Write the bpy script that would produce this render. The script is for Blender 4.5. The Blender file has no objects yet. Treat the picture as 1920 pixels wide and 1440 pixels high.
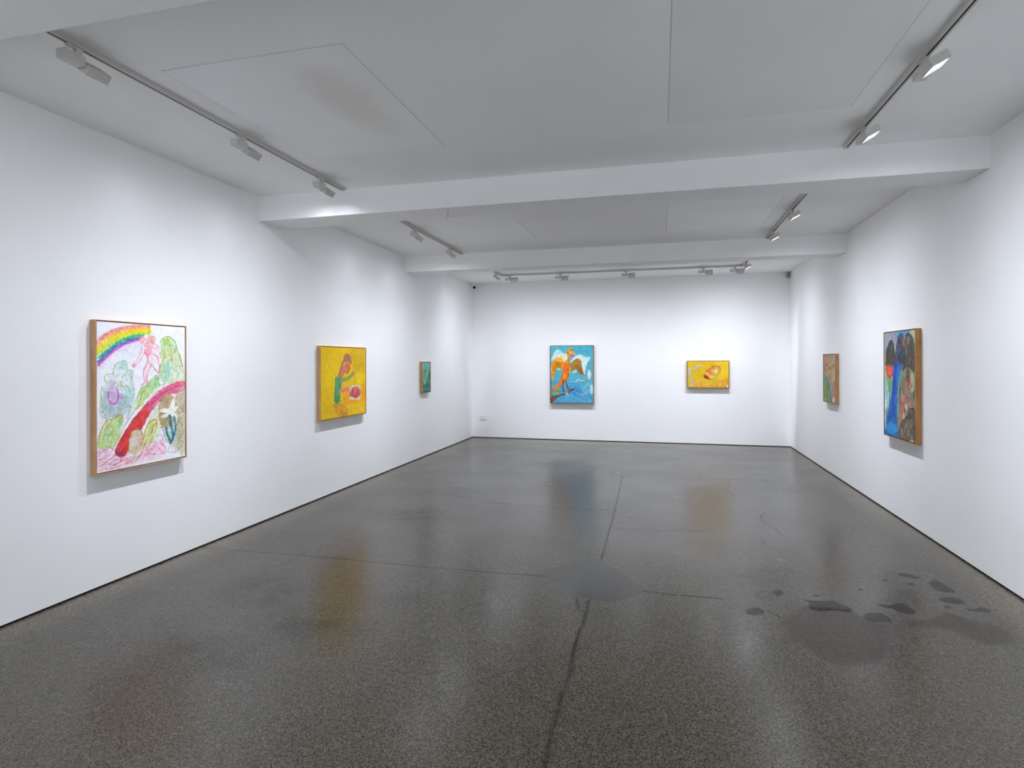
import bpy, bmesh, math, random
import numpy as np
from mathutils import Vector, Matrix

# ------------------------------------------------------------------ camera, world, exposure
scene = bpy.context.scene
col = scene.collection
CAM_H = 1.6
cam_data = bpy.data.cameras.new('camera')
cam_data.sensor_fit = 'HORIZONTAL'
cam_data.sensor_width = 36.0
cam_data.lens = 36.0 * 1090.2 / 1920.0
cam_data.shift_y = -(720.0 - 677.86) / 1920.0
cam_data.clip_start = 0.05
cam = bpy.data.objects.new('camera', cam_data)
col.objects.link(cam)
cam.matrix_world = (Matrix.Translation((0, 0, CAM_H)) @ Matrix.Rotation(0.24989, 4, 'Z')
                    @ Matrix.Rotation(math.pi / 2, 4, 'X') @ Matrix.Rotation(-0.00289, 4, 'Z'))
scene.camera = cam

world = bpy.data.worlds.new('world')
world.use_nodes = True
world.node_tree.nodes['Background'].inputs[0].default_value = (0.80, 0.90, 1.0, 1)
world.node_tree.nodes['Background'].inputs[1].default_value = 0.05
scene.world = world
vs = scene.view_settings
vs.view_transform = 'Standard'
vs.look = 'None'
vs.gamma = 1.0
vs.use_curve_mapping = False
vs.exposure = 0.05
scene.cycles.max_bounces = 24
scene.cycles.diffuse_bounces = 14        # a white room: light goes round many times
scene.cycles.glossy_bounces = 6

LAMP_W = 25.4                       # watts of one track lamp
LAMP_COLOR = (0.92, 0.968, 1.085)
PROFILE_POWER, PROFILE_TOP, PROFILE_FOOT, PROFILE_SIDE, PROFILE_SPILL = 1.9, (-0.15, 1.55), (2.3, 5.2), 1.75, 0.38

# ------------------------------------------------------------------ room dimensions (metres)
XL, XR, YB, YF, H = -3.8616, 2.3358, 11.7165, -2.6, 3.2439
BEAM_Z = 3.0
BEAMS = [(1.545, 1.90), (4.975, 5.343), (8.391, 8.715)]
TRACK_X_LEFT, TRACK_X_RIGHT, TRACK_Y_BACK = -2.897, 1.375, 10.62
TRACK_Z = 3.2165                     # underside of the tracks


# ------------------------------------------------------------------ what is painted on each canvas (millimetres from its upper left corner) and marks on the floor (millimetres)
PAINT = {
 'rainbow': dict(W=786, H=1080, bg=(236, 237, 244), grain=1.0, ops=[
  ('p',(226,222,238),0.6,0.25,63.1,0,[405,187,365,229,272,247,182,232,145,192,181,152,271,132,365,146]),
  ('p',(226,226,230),0.3,0.25,42.1,0,[147,753,129,791,87,802,45,781,28,741,45,704,86,692,129,712]),
  ('l',(238,105,85),0.85,0.6,14.7,31.6,[4,155,55,108,124,69,207,41,315,21,433,20]),
  ('l',(250,170,90),0.8,0.5,12.6,23.2,[8,177,60,128,130,87,212,58,315,36,437,33]),
  ('l',(236,214,0),0.95,0.3,12.6,37.9,[11,206,65,159,135,115,218,81,315,56,437,50]),
  ('l',(160,210,80),0.8,0.5,12.6,18.9,[12,233,75,185,155,136,239,102,326,78,434,73]),
  ('l',(25,165,80),0.9,0.4,9.5,21.0,[16,257,85,205,166,149,250,112,326,91,382,85]),
  ('l',(60,100,190),0.95,0.35,9.5,21.0,[14,289,85,227,166,170,250,133,354,103]),
  ('l',(178,75,180),0.9,0.35,9.5,18.9,[13,313,75,255,145,199,229,154,343,119]),
  ('l',(240,200,225),0.5,0.5,21.0,25.3,[26,330,95,268,166,211,250,169,348,139]),
  ('p',(246,200,205),0.6,0.5,16.8,0,[382,148,457,126,489,215,517,271,463,311,417,296,400,227]),
  ('p',(245,150,148),0.75,0.4,14.7,0,[403,116,394,138,373,148,352,140,344,118,352,95,373,85,394,94]),
  ('p',(243,140,130),0.75,0.5,14.7,0,[494,112,481,134,451,144,422,136,409,115,422,94,451,84,481,91]),
  ('p',(240,130,135),0.5,0.5,16.8,0,[468,160,456,178,428,185,400,179,389,163,400,145,428,138,456,144]),
  ('p',(236,110,115),0.5,0.6,21.0,0,[463,211,453,232,428,241,404,233,394,212,404,191,428,181,453,190]),
  ('l',(242,140,155),0.8,0.5,6.3,10.5,[371,178,352,232,319,284,288,325]),
  ('l',(242,140,155),0.8,0.5,6.3,10.5,[403,192,379,242,340,291,302,330]),
  ('p',(238,130,145),0.8,0.4,8.4,0,[312,317,307,327,296,330,284,326,279,317,284,307,296,303,307,307]),
  ('l',(243,150,165),0.8,0.4,6.3,8.4,[463,144,510,159,530,194]),
  ('l',(243,150,165),0.8,0.4,6.3,8.4,[461,171,499,185,525,207]),
  ('l',(243,150,165),0.8,0.4,6.3,8.4,[445,136,487,143,510,174]),
  ('l',(238,105,130),0.9,0.3,5.3,9.5,[399,222,423,256,417,296,390,345,384,394,396,444,363,470]),
  ('l',(238,105,130),0.9,0.3,5.3,9.5,[459,316,430,355,415,400,413,454]),
  ('l',(238,105,130),0.9,0.3,5.3,9.5,[477,226,517,255,525,306,535,357]),
  ('l',(238,105,130),0.9,0.3,5.3,9.5,[463,314,493,351,525,377]),
  ('l',(238,105,130),0.9,0.3,5.3,9.5,[394,197,405,226,434,231]),
  ('p',(246,205,210),0.5,0.5,10.5,0,[423,286,463,311,434,356,411,405,406,459,394,444,386,394,394,345]),
  ('p',(196,218,158),0.85,0.5,12.6,0,[544,118,583,85,639,88,690,128,714,201,752,275,776,392,771,452,659,468,584,460,535,418,530,316,554,265,535,204]),
  ('p',(235,240,235),0.7,0.4,31.6,0,[763,392,744,429,698,443,652,427,634,389,652,353,697,338,744,354]),
  ('p',(165,205,100),0.6,0.6,21.0,0,[655,182,647,241,627,265,608,241,600,183,607,124,627,99,646,123]),
  ('p',(150,205,90),0.6,0.5,16.8,0,[619,131,611,153,590,162,569,154,560,132,569,110,589,101,611,109]),
  ('p',(140,208,212),0.6,0.6,21.0,0,[631,358,622,409,599,430,576,408,567,357,576,307,599,286,622,307]),
  ('p',(150,210,190),0.6,0.5,14.7,0,[626,436,614,452,584,457,555,450,543,433,555,418,584,412,614,419]),
  ('p',(140,205,170),0.6,0.5,12.6,0,[700,170,695,200,684,212,673,200,669,171,673,141,684,128,695,140]),
  ('p',(200,200,110),0.5,0.5,16.8,0,[591,245,585,288,571,306,558,288,552,245,557,202,571,183,585,201]),
  ('l',(150,152,66),0.85,0.4,4.2,6.3,[542,128,583,89,639,90,692,133,710,191,744,286,778,382]),
  ('l',(150,152,66),0.85,0.4,4.2,6.3,[611,98,640,171,646,234,661,312]),
  ('l',(150,152,66),0.85,0.4,4.2,6.3,[535,215,542,255,559,271,541,316,523,387,530,433]),
  ('l',(150,152,66),0.85,0.4,4.2,6.3,[571,96,583,183,571,265]),
  ('l',(186,135,60),0.85,0.3,4.2,6.3,[649,291,646,265,665,218,697,187,730,228,765,328]),
  ('l',(70,190,200),0.9,0.3,4.2,7.4,[654,327,687,363,726,387]),
  ('l',(110,190,200),0.6,0.4,6.3,8.4,[627,275,621,337,609,410]),
  ('p',(180,212,116),0.9,0.45,10.5,0,[317,621,327,558,363,494,417,464,466,416,505,395,523,448,532,489,464,531,395,587,350,638,284,662]),
  ('p',(110,200,150),0.8,0.4,14.7,0,[524,433,518,456,503,465,488,455,481,432,488,409,503,400,518,410]),
  ('p',(110,200,195),0.6,0.4,14.7,0,[507,473,501,490,488,496,474,489,469,471,474,454,487,448,501,455]),
  ('p',(205,222,150),0.6,0.5,25.3,0,[406,563,396,597,372,610,348,594,338,559,348,525,372,512,396,527]),
  ('l',(128,142,62),0.8,0.4,4.2,5.3,[300,634,327,558,363,494,417,466,466,416,505,397,523,448,533,489]),
  ('l',(128,142,62),0.8,0.4,4.2,5.3,[350,608,372,531,417,484]),
  ('l',(128,142,62),0.8,0.4,4.2,5.3,[529,479,584,465,542,510,464,541]),
  ('p',(210,226,222),0.85,0.4,10.5,0,[33,655,23,577,35,491,76,442,58,396,85,369,126,382,135,323,176,286,231,286,242,343,285,355,294,440,307,528,273,651,232,697,168,710,106,705,52,689]),
  ('p',(236,238,240),0.6,0.4,26.3,0,[208,381,196,407,167,418,138,406,126,379,137,353,166,342,196,354]),
  ('p',(236,238,240),0.5,0.4,26.3,0,[277,440,266,467,240,477,215,465,204,438,214,411,240,401,266,412]),
  ('p',(150,172,178),0.75,0.5,31.6,0,[33,623,44,514,94,508,182,522,264,574,241,668,137,698,59,686]),
  ('p',(150,208,208),0.75,0.4,16.8,0,[240,310,231,339,210,351,189,339,181,310,189,280,210,268,231,280]),
  ('p',(150,208,212),0.6,0.5,25.3,0,[299,532,287,580,260,597,233,576,221,528,232,482,259,463,287,484]),
  ('p',(150,205,205),0.6,0.4,12.6,0,[289,382,284,403,272,411,260,402,255,382,260,361,272,353,284,362]),
  ('l',(178,182,112),0.8,0.45,5.3,8.4,[81,445,58,410,75,378,126,379]),
  ('l',(178,182,112),0.8,0.45,5.3,8.4,[128,379,135,323,179,288,233,288,242,345]),
  ('l',(178,182,112),0.8,0.45,5.3,8.4,[242,349,287,358,285,426,303,513]),
  ('l',(178,182,112),0.8,0.45,5.3,8.4,[44,467,29,505,33,559,23,613,31,669,53,690]),
  ('l',(178,182,112),0.8,0.45,5.3,8.4,[177,437,208,476,240,467,262,516]),
  ('l',(178,182,112),0.8,0.45,5.3,8.4,[193,437,203,400,240,362]),
  ('l',(120,165,150),0.7,0.4,4.2,5.3,[305,528,284,594,262,650,236,715]),
  ('l',(120,165,150),0.7,0.4,4.2,5.3,[316,567,273,642,246,697]),
  ('l',(120,165,150),0.7,0.4,4.2,5.3,[137,708,86,701,52,687]),
  ('p',(214,160,214),0.7,0.5,10.5,0,[101,425,138,426,148,473,170,530,162,577,131,596,98,577,84,535,96,480]),
  ('l',(204,56,184),0.85,0.3,7.4,11.6,[90,508,86,553,108,586,136,595,162,573,169,530,157,492]),
  ('p',(184,214,128),0.9,0.4,12.6,0,[4,897,23,813,57,744,86,703,137,708,167,676,201,685,205,723,188,776,170,850,127,905,58,913]),
  ('p',(120,175,130),0.6,0.5,18.9,0,[204,740,198,764,183,772,169,761,162,736,168,713,183,704,198,716]),
  ('p',(225,232,200),0.6,0.5,21.0,0,[82,802,76,834,62,845,48,830,42,797,48,766,62,754,76,769]),
  ('l',(204,128,60),0.9,0.35,5.3,8.4,[11,839,28,786,53,739,82,706,127,707,149,693,174,679,203,691,204,736]),
  ('l',(204,128,60),0.9,0.35,5.3,8.4,[63,774,95,739,117,720]),
  ('l',(150,165,70),0.8,0.3,4.2,5.3,[5,883,18,822,37,769]),
  ('l',(120,180,190),0.7,0.3,4.2,5.3,[65,772,69,823]),
  ('p',(214,52,48),1,0.18,7.4,0,[138,950,158,895,199,834,263,756,328,685,418,603,512,539,609,482,711,456,779,454,779,512,698,548,609,554,524,610,464,666,418,722,384,778,350,818,284,811,259,861,252,936,221,989,168,990]),
  ('p',(228,120,160),0.9,0.35,35.8,0,[413,609,512,539,609,482,711,456,784,452,785,514,698,548,609,556,524,612,472,662,418,673]),
  ('p',(222,80,120),0.5,0.5,35.8,0,[372,644,441,590,512,539,572,532,512,589,441,654,395,681]),
  ('l',(190,40,80),0.6,0.6,8.4,12.6,[168,924,231,838,306,750,395,671]),
  ('l',(228,90,45),0.6,0.6,8.4,12.6,[189,937,241,858,328,753,418,682]),
  ('l',(196,60,110),0.6,0.6,8.4,12.6,[418,643,512,579,622,513,750,487]),
  ('l',(236,160,190),0.6,0.6,8.4,12.6,[464,636,560,562,685,516,777,499]),
  ('l',(226,70,40),0.6,0.6,8.4,12.6,[231,914,284,796,373,728]),
  ('l',(170,40,70),0.6,0.6,8.4,12.6,[220,818,295,730,361,678]),
  ('l',(205,90,150),0.6,0.6,8.4,12.6,[453,605,560,531,711,481]),
  ('p',(110,55,125),0.7,0.5,16.8,0,[215,974,206,987,184,990,162,980,153,964,162,951,184,948,206,957]),
  ('p',(125,70,140),0.6,0.5,12.6,0,[168,938,165,952,156,957,147,950,144,935,147,921,156,916,165,923]),
  ('l',(150,110,170),0.6,0.5,6.3,8.4,[418,712,464,661,512,625]),
  ('l',(152,128,62),0.9,0.3,3.2,5.3,[113,940,168,854,222,761,284,679,352,620]),
  ('p',(206,186,146),0.95,0.35,8.4,0,[255,960,259,865,284,814,328,801,367,827,375,875,353,931,331,991,274,989]),
  ('p',(228,205,206),0.85,0.35,14.7,0,[330,899,321,933,301,945,281,928,273,891,281,857,301,845,321,862]),
  ('p',(190,200,120),0.6,0.4,10.5,0,[322,951,318,967,307,972,296,964,291,947,296,931,307,926,317,934]),
  ('l',(160,118,66),0.8,0.35,4.2,7.4,[252,965,260,866,285,814,328,802,367,828,375,875,351,936]),
  ('p',(214,220,176),0.8,0.4,18.9,0,[418,762,465,686,524,636,527,742,536,814,513,882,465,926,385,955]),
  ('p',(202,214,140),0.85,0.4,12.6,0,[373,965,384,862,418,784,465,744,507,752,512,801,489,874,454,940]),
  ('l',(208,128,56),0.9,0.3,5.3,9.5,[351,975,373,914,396,828,425,774,472,745,507,756,498,802]),
  ('l',(208,128,56),0.9,0.3,5.3,9.5,[453,855,471,797,494,769]),
  ('p',(204,196,168),0.85,0.4,9.5,0,[524,636,542,583,599,553,649,556,698,590,714,539,783,521,785,1046,699,1023,635,965,585,901,548,815,524,742]),
  ('p',(168,144,104),0.85,0.35,10.5,0,[526,626,545,583,603,556,667,578,637,644,585,681,526,686]),
  ('p',(160,146,90),0.9,0.35,10.5,0,[524,691,628,700,675,756,650,811,551,808]),
  ('p',(176,160,96),0.8,0.4,9.5,0,[641,639,698,622,719,697,673,704]),
  ('p',(190,176,160),0.8,0.45,14.7,0,[704,559,777,531,780,691,731,677]),
  ('p',(172,178,142),0.7,0.6,21.0,0,[775,882,763,979,733,1015,703,971,691,873,703,778,732,740,762,783]),
  ('p',(205,215,205),0.7,0.4,18.9,0,[615,884,606,927,586,942,565,922,556,877,564,835,585,819,606,840]),
  ('l',(196,130,52),0.85,0.35,4.2,7.4,[530,631,550,581,599,551,660,569,693,592,701,548,779,520]),
  ('l',(196,130,52),0.85,0.35,4.2,7.4,[693,592,719,646,753,700]),
  ('l',(196,130,52),0.85,0.35,4.2,7.4,[673,745,724,708,777,702]),
  ('l',(140,132,70),0.75,0.45,3.2,4.2,[546,810,573,859,585,912,629,959,611,1018,699,1036]),
  ('l',(140,132,70),0.75,0.45,3.2,4.2,[699,779,764,817,712,875,771,925,699,978,758,1034]),
  ('l',(140,132,70),0.75,0.45,3.2,4.2,[737,709,712,770,764,754]),
  ('l',(140,132,70),0.75,0.45,3.2,4.2,[635,965,661,1020,712,1022]),
  ('l',(160,150,60),0.7,0.4,2.6,3.4,[562,407,567,371,540,344]),
  ('l',(160,150,60),0.61,0.4,2.6,4.7,[693,367,692,345,695,320]),
  ('l',(160,150,60),0.57,0.4,2.6,3.6,[640,251,621,224,608,188]),
  ('l',(225,235,190),0.59,0.4,2.6,3.2,[686,256,689,230,699,197]),
  ('l',(225,235,190),0.7,0.4,2.6,3.6,[701,285,693,252,686,222]),
  ('l',(150,190,90),0.61,0.4,2.6,3.5,[691,426,692,401,697,366]),
  ('l',(160,150,60),0.45,0.4,2.6,4.0,[707,410,723,380,732,354]),
  ('l',(120,195,190),0.65,0.4,2.6,2.7,[627,411,620,386,615,360]),
  ('l',(225,235,190),0.64,0.4,2.6,3.2,[678,410,676,392,676,375]),
  ('l',(225,235,190),0.42,0.4,2.6,3.1,[651,262,647,232,637,201]),
  ('l',(150,190,90),0.64,0.4,2.6,3.7,[614,184,619,164,609,138]),
  ('l',(160,150,60),0.54,0.4,2.6,3.6,[603,374,606,356,613,337]),
  ('l',(160,150,60),0.6,0.4,2.6,4.7,[657,448,656,428,649,394]),
  ('l',(120,150,70),0.46,0.4,2.6,2.8,[564,411,564,390,573,364]),
  ('l',(160,150,60),0.68,0.4,2.6,3.9,[685,214,680,194,687,173]),
  ('l',(120,150,70),0.82,0.4,2.6,2.9,[673,376,679,342,695,312]),
  ('l',(120,150,70),0.79,0.4,2.6,4.4,[559,209,560,176,565,137]),
  ('l',(150,190,90),0.59,0.4,2.6,2.7,[748,366,747,352,742,332]),
  ('l',(150,190,90),0.61,0.4,2.6,3.6,[691,276,694,243,700,220]),
  ('l',(225,235,190),0.84,0.4,2.6,4.0,[659,228,655,193,642,160]),
  ('l',(120,150,70),0.66,0.4,2.6,3.4,[614,310,611,288,611,259]),
  ('l',(120,150,70),0.81,0.4,2.6,2.7,[672,207,667,179,659,134]),
  ('l',(120,150,70),0.46,0.4,2.6,3.4,[686,220,694,189,698,157]),
  ('l',(150,190,90),0.57,0.4,2.6,4.7,[627,284,624,261,620,238]),
  ('l',(225,235,190),0.7,0.4,2.6,3.9,[693,413,703,384,699,353]),
  ('l',(120,150,70),0.47,0.4,2.6,3.4,[743,372,741,349,735,314]),
  ('l',(150,190,90),0.72,0.4,2.6,2.9,[700,364,706,337,711,301]),
  ('l',(120,150,70),0.56,0.4,2.6,4.4,[702,429,709,408,715,395]),
  ('l',(160,150,60),0.62,0.4,2.6,3.1,[540,390,543,374,543,359]),
  ('l',(120,150,70),0.44,0.4,2.6,3.1,[663,412,653,392,652,378]),
  ('l',(150,190,90),0.54,0.4,2.6,4.8,[568,339,566,324,571,298]),
  ('l',(150,190,90),0.75,0.4,2.6,4.0,[659,164,656,143,657,116]),
  ('l',(150,190,90),0.44,0.4,2.6,3.3,[560,373,556,350,552,328]),
  ('l',(225,235,190),0.72,0.4,2.6,3.2,[652,354,661,333,663,302]),
  ('l',(225,235,190),0.76,0.4,2.6,4.4,[709,309,714,280,733,255]),
  ('l',(120,150,70),0.55,0.4,2.6,4.5,[681,229,686,209,691,193]),
  ('l',(160,150,60),0.76,0.4,2.6,3.4,[584,234,583,201,576,170]),
  ('l',(120,150,70),0.81,0.4,2.6,3.9,[632,373,640,351,642,328]),
  ('l',(120,150,70),0.62,0.4,2.6,3.2,[582,354,583,334,579,315]),
  ('l',(120,150,70),0.65,0.4,2.6,3.5,[626,179,627,157,624,138]),
  ('l',(225,235,190),0.66,0.4,2.6,4.6,[554,162,565,137,562,115]),
  ('l',(120,150,70),0.51,0.4,2.6,3.8,[690,245,692,226,684,207]),
  ('l',(120,150,70),0.66,0.4,2.6,4.5,[605,342,607,320,612,281]),
  ('l',(120,195,190),0.76,0.4,2.6,3.8,[549,408,557,387,546,363]),
  ('l',(225,235,190),0.56,0.4,2.6,3.0,[542,363,544,344,544,326]),
  ('l',(160,150,60),0.83,0.4,2.6,3.0,[610,428,620,402,629,374]),
  ('l',(150,170,110),0.62,0.4,2.6,3.6,[249,589,263,581,274,574]),
  ('l',(110,140,150),0.42,0.4,2.6,4.3,[100,604,108,585,120,569]),
  ('l',(190,205,205),0.56,0.4,2.6,4.7,[267,531,268,509,275,492]),
  ('l',(150,170,110),0.64,0.4,2.6,4.0,[113,546,100,537,85,529]),
  ('l',(130,160,140),0.49,0.4,2.6,3.8,[214,470,233,477,252,478]),
  ('l',(130,160,140),0.54,0.4,2.6,4.3,[210,557,234,553,253,551]),
  ('l',(190,205,205),0.42,0.4,2.6,4.6,[150,547,142,527,144,510]),
  ('l',(130,160,140),0.56,0.4,2.6,4.7,[116,507,116,485,117,472]),
  ('l',(110,140,150),0.37,0.4,2.6,4.2,[130,690,119,688,110,687]),
  ('l',(150,170,110),0.46,0.4,2.6,2.9,[79,618,73,609,63,596]),
  ('l',(110,140,150),0.65,0.4,2.6,3.4,[227,398,237,386,241,372]),
  ('l',(110,140,150),0.51,0.4,2.6,2.6,[221,421,236,419,252,416]),
  ('l',(150,170,110),0.53,0.4,2.6,4.6,[219,627,211,610,207,599]),
  ('l',(150,170,110),0.61,0.4,2.6,4.1,[222,604,232,588,247,576]),
  ('l',(190,205,205),0.41,0.4,2.6,2.9,[135,665,147,654,158,637]),
  ('l',(110,140,150),0.44,0.4,2.6,2.7,[90,606,84,596,76,586]),
  ('l',(150,170,110),0.65,0.4,2.6,3.6,[236,395,255,382,274,367]),
  ('l',(130,160,140),0.61,0.4,2.6,3.8,[69,425,87,427,111,424]),
  ('l',(130,160,140),0.6,0.4,2.6,3.9,[41,650,44,630,53,615]),
  ('l',(130,160,140),0.53,0.4,2.6,2.9,[257,466,261,456,260,445]),
  ('l',(190,205,205),0.39,0.4,2.6,4.2,[49,662,71,662,84,658]),
  ('l',(110,140,150),0.67,0.4,2.6,2.7,[185,560,193,552,199,542]),
  ('l',(130,160,140),0.72,0.4,2.6,3.5,[239,368,240,352,245,332]),
  ('l',(190,205,205),0.43,0.4,2.6,4.0,[277,530,287,512,296,487]),
  ('l',(130,160,140),0.51,0.4,2.6,3.8,[208,571,224,562,241,550]),
  ('l',(130,160,140),0.6,0.4,2.6,3.1,[87,685,100,668,114,654]),
  ('l',(150,170,110),0.42,0.4,2.6,4.3,[70,507,62,500,53,496]),
  ('l',(110,140,150),0.7,0.4,2.6,3.3,[171,601,173,583,175,562]),
  ('l',(110,140,150),0.66,0.4,2.6,3.1,[271,434,274,415,277,401]),
  ('l',(150,170,110),0.5,0.4,2.6,3.9,[287,572,292,556,292,542]),
  ('l',(110,140,150),0.43,0.4,2.6,4.1,[241,523,233,511,222,493]),
  ('l',(150,170,110),0.56,0.4,2.6,3.4,[264,575,262,563,266,547]),
  ('l',(190,205,205),0.68,0.4,2.6,3.3,[121,425,131,413,152,395]),
  ('l',(110,140,150),0.5,0.4,2.6,4.7,[174,356,178,344,180,329]),
  ('l',(110,140,150),0.49,0.4,2.6,3.8,[262,543,274,537,285,533]),
  ('l',(110,140,150),0.42,0.4,2.6,3.8,[179,382,185,371,187,361]),
  ('l',(150,170,110),0.58,0.4,2.6,4.2,[200,499,191,481,189,462]),
  ('l',(150,170,110),0.55,0.4,2.6,3.6,[169,502,165,481,169,460]),
  ('l',(130,160,140),0.62,0.4,2.6,2.7,[142,452,144,438,143,428]),
  ('l',(150,170,110),0.68,0.4,2.6,4.2,[95,585,110,571,120,554]),
  ('l',(190,205,205),0.5,0.4,2.6,4.3,[126,541,112,530,95,516]),
  ('l',(150,170,110),0.46,0.4,2.6,3.1,[149,473,176,465,196,468]),
  ('l',(110,140,150),0.53,0.4,2.6,4.3,[137,400,155,396,174,384]),
  ('l',(130,160,140),0.54,0.4,2.6,3.8,[197,651,183,635,171,626]),
  ('l',(190,205,205),0.53,0.4,2.6,4.8,[116,443,126,433,138,429]),
  ('l',(190,205,205),0.48,0.4,2.6,4.0,[136,669,154,667,169,660]),
  ('l',(150,170,110),0.71,0.4,2.6,4.7,[193,341,190,331,189,319]),
  ('l',(110,140,150),0.4,0.4,2.6,2.7,[199,338,189,323,174,313]),
  ('l',(190,205,205),0.44,0.4,2.6,3.9,[53,672,58,657,61,649]),
  ('l',(130,160,140),0.46,0.4,2.6,4.3,[162,660,161,633,156,612]),
  ('l',(190,205,205),0.64,0.4,2.6,3.9,[87,542,82,528,78,512]),
  ('l',(190,205,205),0.46,0.4,2.6,3.7,[44,644,54,628,63,616]),
  ('l',(190,205,205),0.59,0.4,2.6,4.3,[162,516,149,494,139,482]),
  ('l',(110,140,150),0.69,0.4,2.6,3.3,[208,532,202,518,196,501]),
  ('l',(150,170,110),0.39,0.4,2.6,3.8,[128,641,114,626,104,610]),
  ('l',(110,140,150),0.44,0.4,2.6,3.3,[150,388,159,381,166,376]),
  ('l',(130,160,140),0.41,0.4,2.6,4.7,[159,455,179,460,199,467]),
  ('l',(110,140,150),0.56,0.4,2.6,4.4,[261,636,264,617,268,603]),
  ('l',(110,140,150),0.65,0.4,2.6,4.5,[154,484,161,469,168,452]),
  ('l',(130,160,140),0.53,0.4,2.6,3.9,[133,457,143,449,152,444]),
  ('l',(140,180,80),0.58,0.4,2.6,3.7,[51,822,50,801,47,785]),
  ('l',(210,225,160),0.66,0.4,2.6,4.8,[35,823,44,809,55,792]),
  ('l',(120,160,70),0.82,0.4,2.6,3.2,[51,841,55,820,61,798]),
  ('l',(120,160,70),0.56,0.4,2.6,4.3,[152,826,155,811,153,795]),
  ('l',(140,180,80),0.57,0.4,2.6,3.0,[17,893,24,872,34,854]),
  ('l',(210,225,160),0.49,0.4,2.6,5.4,[150,766,160,730,174,703]),
  ('l',(210,225,160),0.82,0.4,2.6,3.2,[85,832,94,817,107,799]),
  ('l',(150,190,150),0.68,0.4,2.6,4.2,[44,845,55,827,66,812]),
  ('l',(210,225,160),0.8,0.4,2.6,4.5,[32,807,45,781,62,753]),
  ('l',(210,225,160),0.58,0.4,2.6,5.1,[58,820,62,794,65,772]),
  ('l',(120,160,70),0.66,0.4,2.6,4.4,[118,832,128,820,129,806]),
  ('l',(150,190,150),0.59,0.4,2.6,4.0,[142,808,147,787,154,771]),
  ('l',(150,190,150),0.65,0.4,2.6,4.3,[72,868,90,851,102,835]),
  ('l',(140,180,80),0.83,0.4,2.6,3.7,[85,842,90,823,99,811]),
  ('l',(210,225,160),0.52,0.4,2.6,3.3,[86,820,93,808,100,794]),
  ('l',(140,180,80),0.51,0.4,2.6,4.3,[45,823,68,810,86,793]),
  ('l',(120,160,70),0.44,0.4,2.6,4.3,[84,870,116,857,138,844]),
  ('l',(210,225,160),0.46,0.4,2.6,3.7,[157,823,160,802,159,783]),
  ('l',(140,180,80),0.53,0.4,2.6,3.5,[178,731,183,715,185,695]),
  ('l',(150,190,150),0.77,0.4,2.6,5.4,[102,763,106,749,104,735]),
  ('l',(210,225,160),0.81,0.4,2.6,5.2,[88,748,91,736,97,721]),
  ('l',(150,190,150),0.62,0.4,2.6,3.8,[83,826,88,809,99,798]),
  ('l',(120,160,70),0.54,0.4,2.6,4.8,[49,848,56,818,58,782]),
  ('l',(120,160,70),0.5,0.4,2.6,5.3,[46,867,67,849,91,838]),
  ('l',(150,190,150),0.66,0.4,2.6,4.5,[114,817,133,797,141,773]),
  ('l',(120,160,70),0.8,0.4,2.6,4.3,[109,898,107,878,108,864]),
  ('l',(210,225,160),0.56,0.4,2.6,3.5,[67,784,85,760,99,731]),
  ('l',(150,190,150),0.73,0.4,2.6,3.8,[124,830,129,817,134,805]),
  ('l',(140,180,80),0.62,0.4,2.6,5.2,[123,803,124,786,120,765]),
  ('l',(120,160,70),0.65,0.4,2.6,5.3,[102,824,108,809,117,794]),
  ('l',(210,225,160),0.47,0.4,2.6,3.1,[354,592,361,578,367,566]),
  ('l',(110,160,90),0.5,0.4,2.6,4.9,[346,582,355,571,360,562]),
  ('l',(140,180,80),0.53,0.4,2.6,3.8,[386,578,390,566,394,559]),
  ('l',(110,190,160),0.72,0.4,2.6,5.4,[400,578,408,564,420,547]),
  ('l',(110,190,160),0.55,0.4,2.6,4.2,[442,502,450,490,465,481]),
  ('l',(210,225,160),0.52,0.4,2.6,3.2,[439,496,452,473,470,455]),
  ('l',(140,180,80),0.47,0.4,2.6,3.6,[406,544,422,531,432,514]),
  ('l',(110,190,160),0.6,0.4,2.6,4.6,[466,506,476,480,489,471]),
  ('l',(110,190,160),0.45,0.4,2.6,3.6,[398,495,410,483,421,475]),
  ('l',(110,190,160),0.47,0.4,2.6,3.3,[356,531,366,500,387,482]),
  ('l',(110,190,160),0.69,0.4,2.6,4.2,[386,568,404,542,411,520]),
  ('l',(140,180,80),0.59,0.4,2.6,4.8,[340,557,357,525,374,510]),
  ('l',(210,225,160),0.52,0.4,2.6,3.8,[391,582,394,568,401,557]),
  ('l',(140,180,80),0.76,0.4,2.6,3.7,[422,558,437,551,452,539]),
  ('l',(110,160,90),0.63,0.4,2.6,5.4,[423,504,434,497,442,488]),
  ('l',(210,225,160),0.73,0.4,2.6,3.6,[409,575,417,554,417,531]),
  ('l',(140,180,80),0.52,0.4,2.6,4.5,[412,517,420,491,433,470]),
  ('l',(110,190,160),0.45,0.4,2.6,3.4,[361,587,369,574,371,557]),
  ('l',(110,160,90),0.83,0.4,2.6,5.2,[455,537,462,525,468,514]),
  ('l',(210,225,160),0.58,0.4,2.6,4.4,[414,542,434,523,456,504]),
  ('l',(210,225,160),0.47,0.4,2.6,3.2,[502,457,505,436,509,423]),
  ('l',(210,225,160),0.68,0.4,2.6,4.8,[410,469,419,456,427,449]),
  ('l',(210,225,160),0.59,0.4,2.6,5.0,[412,530,419,508,421,489]),
  ('l',(110,190,160),0.66,0.4,2.6,5.0,[410,486,422,476,432,466]),
  ('l',(210,225,160),0.7,0.4,2.6,3.8,[401,515,404,498,401,474]),
  ('l',(110,190,160),0.69,0.4,2.6,5.4,[396,533,401,524,405,513]),
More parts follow.
